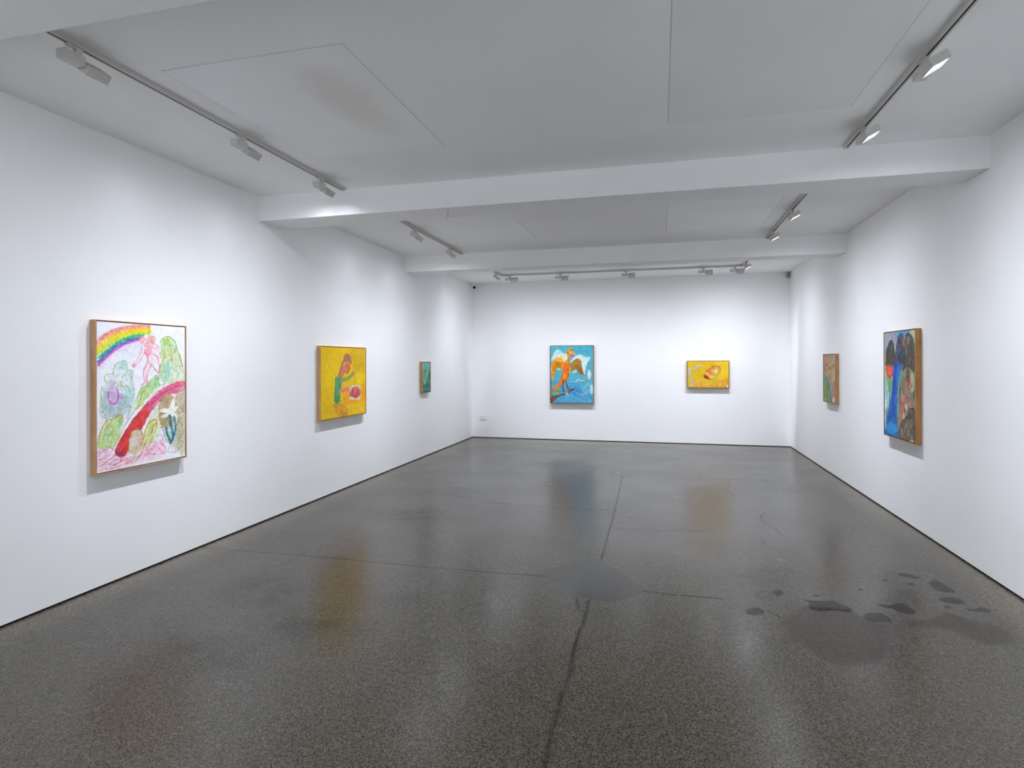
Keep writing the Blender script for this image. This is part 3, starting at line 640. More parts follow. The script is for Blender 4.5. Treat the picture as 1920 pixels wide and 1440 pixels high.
  ('p',(70,58,50),0.9,0.25,6.1,0,[657,261,653,265,643,267,633,265,629,260,633,256,643,254,653,256]),
  ('p',(160,60,70),0.7,0.25,6.1,0,[633,292,624,296,602,297,580,295,571,291,580,288,602,287,624,289]),
  ('p',(70,152,108),0.95,0.35,9.7,0,[312,377,401,371,454,416,451,485,426,554,419,683,294,682,286,598,302,479]),
  ('p',(96,172,156),0.6,0.5,24.2,0,[411,475,399,511,369,525,339,509,327,472,339,436,369,422,399,438]),
  ('p',(50,128,86),0.6,0.5,24.2,0,[392,638,381,668,354,679,326,665,315,634,326,604,353,593,381,607]),
  ('p',(160,150,90),0.6,0.5,17.0,0,[431,433,422,457,401,466,381,455,372,431,381,406,401,397,422,408]),
  ('p',(112,156,96),0.9,0.35,9.7,0,[447,400,568,375,671,348,742,299,781,326,746,364,637,406,487,436,442,452]),
  ('p',(194,124,116),0.9,0.3,9.7,0,[779,317,772,336,753,344,734,336,726,316,734,297,752,290,771,298]),
  ('l',(130,112,60),0.9,0.3,4.8,6.1,[771,367,778,471]),
  ('p',(228,124,126),0.95,0.3,9.7,0,[402,535,501,514,637,493,667,514,641,570,569,552,422,569]),
  ('q',(218,208,170),1,0.1,4.8,0,[658,483,935,486,918,684,633,660]),
  ('p',(204,78,84),0.95,0.3,9.7,0,[664,556,725,512,851,510,919,559,910,623,837,653,708,632,643,609]),
  ('p',(120,60,60),0.8,0.25,7.3,0,[743,560,738,574,725,579,713,573,707,558,712,545,725,540,738,546]),
  ('p',(90,45,50),0.8,0.25,6.1,0,[857,589,852,598,842,601,832,597,827,588,832,579,842,576,852,580]),
  ('p',(180,130,140),0.7,0.25,9.7,0,[889,540,881,555,860,560,839,553,831,537,839,522,860,516,881,524]),
  ('p',(226,130,120),0.6,0.4,12.1,0,[820,573,811,596,788,604,765,593,755,570,765,547,787,539,810,549]),
  ('p',(216,152,42),0.9,0.35,17.0,0,[274,704,468,695,607,784,573,861,403,857,322,793]),
  ('p',(196,140,66),0.6,0.4,24.2,0,[563,825,545,849,502,855,460,841,442,815,460,792,502,785,545,799]),
  ('l',(212,156,116),0.9,0.3,6.1,13.3,[258,707,263,779,262,858]),
  ('l',(150,140,100),0.8,0.3,6.1,9.7,[245,706,322,696,411,704]),
  ('l',(156,154,112),0.85,0.3,6.1,12.1,[638,782,687,822,730,859]),
  ('l',(156,154,112),0.85,0.3,6.1,12.1,[937,745,907,789,874,837]),
  ('l',(238,196,20),0.25,0.4,3.0,11.9,[58,622,68,596,74,570]),
  ('l',(238,196,20),0.23,0.4,3.0,13.7,[200,258,165,235,134,220]),
  ('l',(222,184,30),0.22,0.4,3.0,12.5,[61,147,77,131,92,118]),
  ('l',(214,172,10),0.25,0.4,3.0,12.2,[191,729,185,698,182,672]),
  ('l',(238,196,20),0.31,0.4,3.0,10.8,[192,672,196,647,215,627]),
  ('l',(245,212,40),0.27,0.4,3.0,10.7,[97,664,87,641,74,626]),
  ('l',(222,184,30),0.33,0.4,3.0,8.0,[75,163,107,137,131,118]),
  ('l',(222,184,30),0.3,0.4,3.0,9.7,[37,839,68,834,113,846]),
  ('l',(245,212,40),0.3,0.4,3.0,8.7,[189,307,215,289,245,272]),
  ('l',(214,172,10),0.35,0.4,3.0,7.8,[185,111,166,100,149,80]),
  ('l',(222,184,30),0.25,0.4,3.0,13.2,[34,817,36,794,29,775]),
  ('l',(238,196,20),0.22,0.4,3.0,11.0,[82,621,63,606,51,592]),
  ('l',(214,172,10),0.35,0.4,3.0,10.7,[21,846,40,832,63,827]),
  ('l',(245,212,40),0.36,0.4,3.0,13.3,[51,389,71,381,93,377]),
  ('l',(245,212,40),0.35,0.4,3.0,8.4,[202,315,183,300,163,287]),
  ('l',(245,212,40),0.34,0.4,3.0,9.2,[49,94,87,91,134,77]),
  ('l',(245,212,40),0.24,0.4,3.0,12.8,[256,179,248,159,244,140]),
  ('l',(238,196,20),0.19,0.4,3.0,8.5,[86,65,54,56,18,43]),
  ('l',(222,184,30),0.27,0.4,3.0,11.2,[105,373,61,367,22,357]),
  ('l',(238,196,20),0.28,0.4,3.0,12.9,[166,109,187,107,227,109]),
  ('l',(245,212,40),0.2,0.4,3.0,12.6,[98,99,88,82,83,72]),
  ('l',(214,172,10),0.23,0.4,3.0,13.4,[92,93,70,87,44,80]),
  ('l',(222,184,30),0.3,0.4,3.0,9.5,[48,518,54,537,61,550]),
  ('l',(238,196,20),0.34,0.4,3.0,7.9,[145,175,139,157,128,141]),
  ('l',(222,184,30),0.36,0.4,3.0,8.1,[123,564,121,545,116,521]),
  ('l',(214,172,10),0.26,0.4,3.0,10.7,[17,685,16,670,14,659]),
  ('l',(222,184,30),0.32,0.4,3.0,9.1,[253,551,241,516,223,493]),
  ('l',(222,184,30),0.18,0.4,3.0,9.1,[82,161,111,157,152,155]),
  ('l',(238,196,20),0.22,0.4,3.0,10.3,[18,565,46,552,66,534]),
  ('l',(245,212,40),0.19,0.4,3.0,10.0,[76,464,101,471,133,479]),
  ('l',(222,184,30),0.34,0.4,3.0,10.4,[51,695,84,680,110,662]),
  ('l',(238,196,20),0.19,0.4,3.0,11.4,[196,249,170,237,142,226]),
  ('l',(222,184,30),0.19,0.4,3.0,11.2,[138,486,180,486,218,486]),
  ('l',(238,196,20),0.22,0.4,3.0,12.8,[177,801,199,802,224,806]),
  ('l',(214,172,10),0.18,0.4,3.0,11.0,[148,218,183,215,211,211]),
  ('l',(222,184,30),0.21,0.4,3.0,12.3,[159,273,170,252,190,236]),
  ('l',(222,184,30),0.22,0.4,3.0,12.8,[49,226,80,207,113,185]),
  ('l',(222,184,30),0.25,0.4,3.0,8.1,[147,781,183,758,224,739]),
  ('l',(222,184,30),0.28,0.4,3.0,8.9,[27,639,40,627,53,612]),
  ('l',(238,196,20),0.2,0.4,3.0,8.7,[32,685,83,681,130,681]),
  ('l',(245,212,40),0.35,0.4,3.0,10.5,[50,273,117,272,156,264]),
  ('l',(245,212,40),0.35,0.4,3.0,12.2,[93,808,148,824,189,835]),
  ('l',(214,172,10),0.26,0.4,3.0,8.2,[69,48,110,50,174,53]),
  ('l',(238,196,20),0.34,0.4,3.0,13.6,[195,770,203,756,217,740]),
  ('l',(238,196,20),0.33,0.4,3.0,7.7,[103,757,127,730,150,712]),
  ('l',(214,172,10),0.24,0.4,3.0,10.0,[142,88,191,93,231,91]),
  ('l',(222,184,30),0.21,0.4,3.0,9.8,[148,611,110,595,77,574]),
  ('l',(238,196,20),0.28,0.4,3.0,10.5,[92,109,47,94,22,77]),
  ('l',(222,184,30),0.27,0.4,3.0,10.0,[221,129,220,115,244,98]),
  ('l',(222,184,30),0.22,0.4,3.0,12.9,[59,171,51,147,46,126]),
  ('l',(50,126,90),0.51,0.4,3.0,8.4,[413,470,403,454,393,440]),
  ('l',(130,160,100),0.35,0.4,3.0,11.9,[391,496,395,475,400,462]),
  ('l',(100,176,150),0.38,0.4,3.0,7.9,[389,529,384,508,387,489]),
  ('l',(50,126,90),0.57,0.4,3.0,8.7,[342,552,351,529,353,504]),
  ('l',(130,160,100),0.44,0.4,3.0,10.7,[396,624,397,605,392,580]),
  ('l',(100,176,150),0.51,0.4,3.0,12.4,[431,504,433,487,432,468]),
  ('l',(100,176,150),0.52,0.4,3.0,7.2,[355,418,362,402,372,388]),
  ('l',(50,126,90),0.36,0.4,3.0,11.4,[336,480,328,461,326,447]),
  ('l',(50,126,90),0.33,0.4,3.0,10.3,[388,486,388,475,389,461]),
  ('l',(50,126,90),0.44,0.4,3.0,11.4,[390,414,393,406,394,389]),
  ('l',(130,160,100),0.37,0.4,3.0,8.2,[361,551,375,532,382,520]),
  ('l',(130,160,100),0.34,0.4,3.0,11.3,[333,558,334,538,342,520]),
  ('l',(130,160,100),0.42,0.4,3.0,11.9,[401,648,409,630,410,611]),
  ('l',(50,126,90),0.49,0.4,3.0,9.1,[392,601,388,588,379,580]),
  ('l',(50,126,90),0.58,0.4,3.0,9.3,[379,443,395,429,418,408]),
  ('l',(50,126,90),0.42,0.4,3.0,8.4,[375,468,379,451,385,434]),
  ('l',(130,160,100),0.46,0.4,3.0,11.8,[318,651,327,642,334,630]),
  ('l',(100,176,150),0.45,0.4,3.0,9.7,[430,512,403,484,390,459]),
  ('l',(50,126,90),0.44,0.4,3.0,11.8,[367,531,377,508,389,493]),
  ('l',(100,176,150),0.51,0.4,3.0,9.8,[358,531,380,521,390,512]),
  ('l',(130,160,100),0.34,0.4,3.0,10.0,[330,623,320,604,317,586]),
  ('l',(100,176,150),0.34,0.4,3.0,12.3,[318,660,333,645,341,632]),
  ('l',(130,160,100),0.42,0.4,3.0,7.0,[355,634,359,607,361,583]),
  ('l',(100,176,150),0.55,0.4,3.0,10.3,[377,435,385,424,383,409]),
  ('l',(50,126,90),0.35,0.4,3.0,7.6,[391,632,405,608,389,583]),
  ('l',(50,126,90),0.5,0.4,3.0,8.0,[401,488,413,480,433,467]),
  ('l',(226,140,120),0.48,0.4,3.0,7.7,[679,569,696,564,710,560]),
  ('l',(180,60,66),0.48,0.4,3.0,8.4,[799,634,798,624,803,615]),
  ('l',(180,60,66),0.34,0.4,3.0,9.4,[723,559,711,549,699,540]),
  ('l',(180,60,66),0.43,0.4,3.0,8.2,[800,575,776,562,746,550]),
  ('l',(180,60,66),0.42,0.4,3.0,6.6,[804,625,812,617,822,609]),
  ('l',(190,90,100),0.39,0.4,3.0,8.7,[824,620,822,607,828,590]),
  ('l',(190,90,100),0.53,0.4,3.0,10.0,[794,550,790,542,784,532]),
  ('l',(180,60,66),0.48,0.4,3.0,6.6,[764,605,757,596,752,588]),
  ('l',(190,90,100),0.51,0.4,3.0,6.0,[827,615,839,608,850,601]),
  ('l',(226,140,120),0.38,0.4,3.0,6.9,[781,595,785,579,794,568]),
  ('l',(180,60,66),0.56,0.4,3.0,8.2,[783,586,789,577,796,570]),
  ('l',(190,90,100),0.35,0.4,3.0,7.4,[762,558,782,557,809,557]),
  ('l',(190,90,100),0.57,0.4,3.0,9.9,[816,556,834,549,860,545]),
  ('l',(190,90,100),0.54,0.4,3.0,10.6,[727,548,752,539,776,532]),
  ('l',(180,60,66),0.56,0.4,3.0,11.0,[718,618,725,609,738,603]),
  ('l',(226,140,120),0.39,0.4,3.0,10.4,[694,591,685,581,678,569]),
  ('l',(180,60,66),0.57,0.4,3.0,8.1,[862,573,844,563,817,547]),
  ('l',(190,90,100),0.38,0.4,3.0,8.8,[818,554,850,552,873,552]),
  ('l',(150,90,86),0.31,0.4,3.0,6.2,[576,159,582,140,600,119]),
  ('l',(150,90,86),0.59,0.4,3.0,10.6,[525,126,535,118,545,108]),
  ('l',(150,90,86),0.54,0.4,3.0,8.1,[577,178,592,163,612,151]),
  ('l',(186,126,110),0.41,0.4,3.0,9.0,[535,186,564,177,593,170]),
  ('l',(150,90,86),0.56,0.4,3.0,11.0,[581,125,591,116,609,108]),
  ('l',(186,126,110),0.37,0.4,3.0,11.0,[644,152,653,137,669,123]),
  ('l',(186,126,110),0.52,0.4,3.0,7.0,[551,170,581,164,610,157]),
  ('l',(150,90,86),0.54,0.4,3.0,8.4,[556,157,555,147,559,134]),
  ('l',(186,126,110),0.4,0.4,3.0,9.7,[612,156,617,132,619,108]),
  ('l',(150,90,86),0.46,0.4,3.0,9.8,[605,145,617,136,632,128]),
  ('l',(186,126,110),0.53,0.4,3.0,9.0,[573,164,573,152,576,139]),
  ('l',(186,126,110),0.36,0.4,3.0,6.7,[608,120,609,105,613,94]),
 ]),
 'green': dict(W=360, H=512, bg=(112, 180, 150), grain=0.5, ops=[
  ('p',(128,186,172),0.9,0.3,72.6,0,[-16,-9,379,-10,379,94,-16,111]),
  ('p',(66,118,104),0.85,0.3,51.8,0,[-16,401,124,385,200,317,285,202,327,139,379,107,379,533,-16,521]),
  ('p',(52,92,88),0.7,0.4,18.7,0,[343,229,336,279,319,300,302,278,295,228,302,178,319,158,336,179]),
  ('p',(40,86,84),0.5,0.4,31.1,0,[302,396,282,436,234,452,186,434,166,393,186,352,234,336,282,354]),
  ('p',(90,150,120),0.5,0.4,24.9,0,[302,331,292,368,268,382,244,367,234,330,244,294,268,279,292,295]),
  ('p',(60,100,80),0.5,0.4,14.5,0,[53,174,47,197,33,206,19,196,13,174,19,152,33,143,47,152]),
  ('p',(80,176,120),0.6,0.4,24.9,0,[46,263,38,321,16,345,-4,320,-13,262,-4,204,16,180,38,205]),
  ('p',(150,170,130),0.6,0.4,16.6,0,[244,253,236,285,217,298,198,284,190,253,198,221,217,208,236,221]),
  ('l',(130,95,66),0.9,0.3,10.4,27.0,[143,137,108,200,79,257]),
  ('p',(60,50,45),0.7,0.25,8.3,0,[165,137,158,147,141,151,125,147,118,137,125,127,141,123,158,127]),
  ('p',(192,146,100),0.9,0.25,6.2,0,[171,169,167,177,156,181,146,177,141,169,146,161,156,158,167,161]),
  ('p',(200,170,140),0.7,0.25,6.2,0,[148,207,143,219,133,224,122,219,118,207,122,195,133,190,143,195]),
  ('p',(172,156,138),0.8,0.25,14.5,0,[176,273,164,286,133,291,102,285,89,271,102,258,133,253,164,259]),
  ('p',(146,188,182),0.8,0.25,14.5,0,[153,341,141,361,113,368,84,360,73,340,84,320,113,312,141,321]),
  ('p',(40,80,80),0.6,0.25,12.4,0,[51,352,43,365,25,370,6,364,-2,351,6,338,25,332,43,338]),
  ('p',(40,80,76),0.6,0.25,12.4,0,[118,398,110,416,91,423,72,415,64,397,72,379,91,372,110,380]),
  ('p',(84,150,132),0.6,0.25,14.5,0,[336,480,311,487,251,488,191,484,166,476,191,469,251,468,311,472]),
  ('p',(30,70,70),0.6,0.25,16.6,0,[234,503,209,512,150,515,90,509,66,498,90,489,150,487,209,492]),
  ('l',(90,160,136),0.39,0.4,2.6,6.9,[147,137,171,117,209,101]),
  ('l',(90,160,136),0.43,0.4,2.6,8.9,[207,219,243,205,285,195]),
  ('l',(130,180,160),0.35,0.4,2.6,6.5,[295,300,318,291,336,277]),
  ('l',(60,120,110),0.32,0.4,2.6,8.2,[242,287,215,266,191,249]),
  ('l',(90,160,136),0.3,0.4,2.6,5.1,[79,137,89,121,81,104]),
  ('l',(90,160,136),0.44,0.4,2.6,8.3,[341,356,306,319,286,296]),
  ('l',(40,90,84),0.31,0.4,2.6,8.4,[71,76,94,65,133,57]),
  ('l',(60,120,110),0.32,0.4,2.6,9.4,[199,351,186,321,158,290]),
  ('l',(90,160,136),0.39,0.4,2.6,9.2,[20,175,23,145,43,123]),
  ('l',(130,180,160),0.48,0.4,2.6,6.5,[303,492,265,463,225,438]),
  ('l',(60,120,110),0.48,0.4,2.6,6.6,[84,260,122,232,144,205]),
  ('l',(90,160,136),0.46,0.4,2.6,8.0,[59,226,48,205,54,184]),
  ('l',(90,160,136),0.3,0.4,2.6,6.1,[71,354,124,329,147,309]),
  ('l',(130,180,160),0.44,0.4,2.6,7.0,[301,50,308,30,300,14]),
  ('l',(130,180,160),0.36,0.4,2.6,5.9,[181,197,185,176,170,149]),
  ('l',(40,90,84),0.25,0.4,2.6,9.4,[144,284,193,275,276,273]),
  ('l',(90,160,136),0.47,0.4,2.6,6.9,[171,61,188,43,204,26]),
  ('l',(60,120,110),0.45,0.4,2.6,7.7,[153,236,136,209,129,172]),
  ('l',(40,90,84),0.38,0.4,2.6,8.5,[134,452,199,441,285,421]),
  ('l',(40,90,84),0.42,0.4,2.6,7.3,[161,108,142,80,108,50]),
  ('l',(40,90,84),0.39,0.4,2.6,8.3,[108,108,153,99,192,83]),
  ('l',(40,90,84),0.34,0.4,2.6,8.2,[185,270,232,263,279,263]),
  ('l',(90,160,136),0.27,0.4,2.6,7.3,[195,86,265,83,344,71]),
  ('l',(40,90,84),0.41,0.4,2.6,5.2,[273,232,313,204,341,183]),
  ('l',(60,120,110),0.45,0.4,2.6,6.8,[246,55,275,42,306,28]),
  ('l',(60,120,110),0.27,0.4,2.6,5.4,[217,433,265,427,339,411]),
  ('l',(90,160,136),0.29,0.4,2.6,7.5,[109,163,78,142,58,119]),
  ('l',(90,160,136),0.35,0.4,2.6,9.1,[121,268,175,257,241,246]),
  ('l',(130,180,160),0.42,0.4,2.6,8.8,[115,455,89,442,60,429]),
  ('l',(130,180,160),0.45,0.4,2.6,8.2,[91,377,126,360,172,336]),
  ('l',(40,90,84),0.31,0.4,2.6,6.2,[87,342,106,330,129,318]),
  ('l',(90,160,136),0.44,0.4,2.6,7.2,[110,480,127,469,155,450]),
  ('l',(90,160,136),0.46,0.4,2.6,5.5,[25,460,28,434,49,419]),
  ('l',(40,90,84),0.26,0.4,2.6,7.6,[93,289,112,271,141,248]),
  ('l',(40,90,84),0.44,0.4,2.6,5.4,[56,403,64,368,81,340]),
  ('l',(40,90,84),0.31,0.4,2.6,6.4,[297,146,327,131,324,115]),
  ('l',(40,90,84),0.29,0.4,2.6,6.3,[84,299,91,281,99,264]),
  ('l',(130,180,160),0.44,0.4,2.6,6.5,[298,133,328,113,347,82]),
  ('l',(90,160,136),0.41,0.4,2.6,7.4,[30,95,84,73,103,48]),
  ('l',(60,120,110),0.36,0.4,2.6,5.8,[17,281,27,242,58,213]),
  ('l',(90,160,136),0.3,0.4,2.6,9.4,[114,317,100,291,84,258]),
  ('l',(60,120,110),0.46,0.4,2.6,5.4,[9,415,30,391,34,376]),
  ('l',(60,120,110),0.32,0.4,2.6,6.4,[190,366,210,341,239,317]),
  ('l',(130,180,160),0.28,0.4,2.6,6.8,[5,211,14,195,27,168]),
  ('l',(60,120,110),0.31,0.4,2.6,6.5,[152,107,210,98,274,92]),
  ('l',(130,180,160),0.42,0.4,2.6,6.7,[151,445,155,420,158,396]),
  ('l',(40,90,84),0.48,0.4,2.6,8.7,[349,223,351,209,350,188]),
  ('l',(130,180,160),0.28,0.4,2.6,7.2,[70,204,102,180,94,160]),
  ('l',(130,180,160),0.34,0.4,2.6,5.1,[107,486,124,472,135,457]),
  ('l',(40,90,84),0.41,0.4,2.6,7.7,[128,169,113,156,91,143]),
 ]),
 'bird': dict(W=872, H=1160, bg=(82, 172, 188), grain=0.5, ops=[
  ('p',(60,160,185),0.5,0.25,68.0,0,[445,-30,899,-24,898,178,672,164,468,94]),
  ('p',(74,158,200),0.9,0.3,45.3,0,[-15,752,398,742,885,738,883,1186,-16,1188]),
  ('p',(120,190,205),0.6,0.4,68.0,0,[873,884,830,955,726,984,622,955,579,883,623,812,727,783,830,812]),
  ('p',(40,120,186),0.6,0.4,68.0,0,[658,928,628,1008,556,1041,484,1008,454,928,484,849,557,816,629,849]),
  ('p',(90,170,205),0.5,0.4,45.3,0,[556,1063,509,1111,396,1131,284,1111,237,1064,284,1016,397,996,510,1016]),
  ('p',(60,150,190),0.5,0.4,45.3,0,[850,1063,823,1110,759,1130,696,1111,669,1063,696,1015,760,996,824,1015]),
  ('p',(98,158,172),0.9,0.3,15.9,0,[648,603,751,435,785,356,830,334,886,346,885,693,784,715,546,728,614,670]),
  ('p',(130,170,178),0.6,0.5,22.7,0,[772,671,749,702,693,715,637,702,614,670,637,638,693,625,749,639]),
  ('p',(110,180,190),0.6,0.4,45.3,0,[873,817,847,872,783,895,719,872,693,816,719,761,783,738,847,761]),
  ('p',(226,228,218),0.85,0.35,24.9,0,[11,305,43,203,101,101,147,68,216,100,262,151,344,163,348,257,296,335,135,255,55,294]),
  ('p',(240,220,165),0.85,0.35,34.0,0,[348,234,327,278,279,296,230,277,210,233,230,189,279,171,328,190]),
  ('p',(160,205,210),0.5,0.25,27.2,0,[216,137,199,168,159,181,118,167,101,135,118,103,159,91,199,104]),
  ('p',(224,232,228),0.85,0.3,24.9,0,[416,370,462,246,604,180,706,221,819,239,753,345,724,434,705,580,658,501,638,366,558,259,490,298]),
  ('p',(210,225,220),0.6,0.25,22.7,0,[546,523,530,547,489,557,449,547,432,523,449,499,490,489,530,499]),
  ('p',(232,240,240),0.8,0.5,24.9,0,[831,581,820,652,793,682,766,652,755,581,766,509,793,480,820,510]),
  ('p',(236,240,240),0.75,0.5,22.7,0,[869,884,860,955,839,984,818,955,810,884,819,812,840,783,860,812]),
  ('p',(90,130,140),0.5,0.4,15.9,0,[783,850,776,871,760,879,744,871,738,850,745,829,761,821,776,829]),
  ('l',(238,242,240),0.9,0.3,5.7,13.6,[530,719,559,688,625,704,695,715]),
  ('l',(180,215,215),0.8,0.3,6.8,11.3,[398,737,489,731,602,743]),
  ('p',(112,152,112),0.85,0.4,29.5,0,[191,928,164,984,99,1007,34,984,7,928,34,872,100,849,165,872]),
  ('p',(170,190,120),0.6,0.25,15.9,0,[180,973,159,989,111,996,62,989,42,973,62,957,111,951,160,957]),
  ('l',(136,124,86),0.9,0.3,9.1,24.9,[10,690,17,871,30,1052]),
  ('p',(112,78,48),0.97,0.35,9.1,0,[-10,1047,99,1009,237,976,351,928,443,872,485,870,468,900,397,953,283,998,145,1055,64,1134,-10,1171]),
  ('l',(70,50,36),0.6,0.4,6.8,11.3,[19,1075,145,1024,294,979]),
  ('l',(150,120,86),0.6,0.4,5.7,7.9,[42,1109,145,1041,260,998]),
  ('p',(228,116,20),0.97,0.3,6.8,0,[261,341,330,330,399,364,412,432,398,522,382,596,352,663,318,742,260,736,215,798,134,896,76,930,58,896,100,815,180,736,215,612,250,522,261,431]),
  ('p',(248,98,32),0.85,0.35,24.9,0,[339,466,327,541,298,573,268,541,257,465,269,389,298,358,327,390]),
  ('p',(250,170,20),0.6,0.4,20.4,0,[323,612,314,660,295,680,276,660,268,612,276,564,295,544,315,564]),
  ('p',(250,160,20),0.6,0.4,18.1,0,[164,838,155,878,134,894,113,878,104,838,113,798,134,781,155,798]),
  ('p',(190,110,20),0.6,0.4,20.4,0,[395,432,387,504,370,534,352,504,345,432,352,360,370,330,388,360]),
  ('p',(120,70,40),0.6,0.4,11.3,0,[391,590,386,622,375,635,364,622,359,590,364,558,375,545,387,558]),
  ('p',(222,142,26),0.95,0.3,7.9,0,[346,172,399,184,406,252,394,387,330,370,305,321,353,251]),
  ('p',(216,152,22),0.97,0.25,5.7,0,[340,110,377,55,434,44,462,77,513,149,527,176,445,141,424,164,399,220,353,197]),
  ('p',(200,60,40),0.7,0.4,9.1,0,[381,134,376,150,363,156,350,149,344,133,350,117,363,111,376,118]),
  ('p',(236,180,40),0.6,0.25,9.1,0,[420,139,414,159,399,168,385,159,379,138,385,118,399,109,414,118]),
  ('p',(192,112,150),0.95,0.2,5.7,0,[411,190,445,153,508,191,493,215,433,225]),
  ('l',(240,206,206),0.9,0.3,4.5,10.2,[431,128,479,160,520,183]),
  ('l',(120,50,90),0.7,0.3,4.5,7.9,[439,220,490,198]),
  ('p',(110,60,110),0.85,0.25,6.8,0,[442,83,434,91,417,95,399,91,391,82,399,73,417,70,434,74]),
  ('p',(60,40,40),0.7,0.25,5.7,0,[462,77,459,87,451,91,443,86,439,77,443,67,451,63,459,68]),
  ('p',(241,152,16),0.97,0.3,7.9,0,[8,432,41,328,89,260,181,236,239,259,275,320,264,431,238,501,192,444,135,467,100,534,65,670,31,681,20,566]),
  ('p',(172,112,26),0.85,0.45,15.9,0,[80,362,158,326,221,386,229,467,181,431,123,464,83,538]),
  ('p',(215,90,20),0.6,0.4,9.1,0,[68,532,65,604,56,634,48,604,45,532,49,460,57,430,65,460]),
  ('p',(250,180,50),0.6,0.4,15.9,0,[239,295,225,316,193,324,160,315,147,294,160,274,193,265,225,274]),
  ('p',(235,225,180),0.6,0.4,15.9,0,[208,476,197,492,169,498,142,492,130,476,142,460,169,453,197,460]),
  ('p',(168,122,26),0.97,0.3,7.9,0,[410,387,456,320,513,275,581,262,633,321,640,411,671,535,673,576,626,582,546,481,467,503,407,536]),
  ('p',(150,88,26),0.85,0.4,13.6,0,[524,388,615,400,668,558,626,576,546,481]),
  ('p',(206,150,24),0.6,0.5,15.9,0,[529,354,521,386,501,399,482,386,474,354,482,322,501,309,521,322]),
  ('l',(150,70,40),0.8,0.4,5.7,7.9,[416,387,490,292,581,265,633,324]),
  ('l',(120,70,25),0.6,0.4,6.8,9.1,[490,478,513,388,547,332]),
  ('l',(242,226,200),0.9,0.3,4.5,9.1,[399,410,401,477,398,551]),
  ('l',(132,72,96),0.85,0.3,5.7,12.5,[383,220,378,308,387,387]),
  ('l',(230,190,220),0.8,0.3,4.5,6.8,[401,252,393,331]),
  ('l',(112,50,46),0.95,0.3,6.8,27.2,[278,702,249,815,269,900,308,968]),
  ('l',(120,56,46),0.95,0.3,6.8,24.9,[318,703,338,815,374,885,422,897]),
  ('l',(236,130,30),0.8,0.3,4.5,9.1,[322,736,324,883]),
  ('p',(40,30,28),0.8,0.25,9.1,0,[479,886,472,898,456,904,440,898,434,885,440,873,456,867,473,873]),
  ('p',(225,215,195),0.8,0.4,11.3,0,[362,968,354,987,334,995,315,987,307,968,315,949,334,941,354,949]),
  ('p',(215,200,180),0.6,0.25,9.1,0,[305,945,300,956,289,961,277,956,273,945,277,934,289,929,300,934]),
  ('l',(196,156,118),0.9,0.3,5.7,18.1,[607,987,670,982,726,973]),
  ('l',(180,190,190),0.8,0.3,3.4,5.7,[694,973,699,928]),
  ('l',(146,202,220),0.6,0.4,6.8,9.1,[545,940,516,1001,579,1052,669,1063,822,1080]),
  ('l',(146,202,220),0.6,0.4,6.8,9.1,[602,940,579,996,647,1035,782,1035]),
  ('l',(146,202,220),0.6,0.4,6.8,9.1,[454,1024,533,1074,737,1130,850,1141]),
  ('l',(146,202,220),0.6,0.4,6.8,9.1,[782,1102,838,1096]),
  ('l',(36,104,170),0.5,0.4,9.1,13.6,[499,973,545,1035,647,1057]),
  ('l',(250,180,40),0.68,0.4,2.8,8.7,[47,626,70,615,77,590]),
  ('l',(230,110,20),0.43,0.4,2.8,6.1,[86,410,79,379,69,355]),
  ('l',(190,100,20),0.4,0.4,2.8,6.4,[33,576,40,551,46,534]),
  ('l',(190,100,20),0.6,0.4,2.8,8.3,[135,323,153,293,178,274]),
  ('l',(160,80,30),0.6,0.4,2.8,8.1,[65,622,63,586,59,565]),
  ('l',(230,110,20),0.44,0.4,2.8,9.1,[80,446,69,411,55,393]),
  ('l',(160,80,30),0.46,0.4,2.8,8.2,[96,518,110,493,128,468]),
  ('l',(190,100,20),0.41,0.4,2.8,8.0,[118,394,142,361,154,332]),
  ('l',(190,100,20),0.64,0.4,2.8,6.8,[64,506,65,477,62,449]),
  ('l',(250,180,40),0.56,0.4,2.8,7.4,[98,455,107,410,118,393]),
  ('l',(160,80,30),0.38,0.4,2.8,7.0,[204,393,208,360,222,330]),
  ('l',(160,80,30),0.66,0.4,2.8,7.7,[110,318,104,293,98,269]),
  ('l',(190,100,20),0.69,0.4,2.8,8.7,[29,601,27,573,31,551]),
  ('l',(230,110,20),0.5,0.4,2.8,6.8,[32,436,40,414,50,380]),
  ('l',(160,80,30),0.65,0.4,2.8,10.0,[128,382,135,353,145,341]),
  ('l',(250,180,40),0.65,0.4,2.8,7.2,[69,422,77,394,76,373]),
  ('l',(250,180,40),0.5,0.4,2.8,9.5,[97,289,123,273,141,256]),
  ('l',(160,80,30),0.57,0.4,2.8,8.6,[41,487,42,465,53,435]),
  ('l',(230,110,20),0.46,0.4,2.8,7.0,[77,391,80,365,83,333]),
  ('l',(190,100,20),0.61,0.4,2.8,7.5,[166,368,177,355,189,343]),
  ('l',(230,110,20),0.48,0.4,2.8,6.1,[249,387,240,353,236,324]),
  ('l',(230,110,20),0.46,0.4,2.8,9.9,[114,331,118,300,121,260]),
  ('l',(230,110,20),0.37,0.4,2.8,8.1,[189,339,208,318,213,290]),
  ('l',(230,110,20),0.71,0.4,2.8,8.6,[68,559,71,536,67,504]),
  ('l',(230,110,20),0.41,0.4,2.8,7.1,[122,462,126,429,137,388]),
  ('l',(230,110,20),0.62,0.4,2.8,7.1,[162,415,185,392,209,371]),
  ('l',(160,80,30),0.47,0.4,2.8,6.2,[231,386,237,355,244,329]),
  ('l',(250,180,40),0.68,0.4,2.8,6.8,[113,373,123,344,125,313]),
  ('l',(250,180,40),0.43,0.4,2.8,7.2,[174,316,190,286,200,263]),
  ('l',(160,80,30),0.72,0.4,2.8,8.3,[144,369,158,346,169,327]),
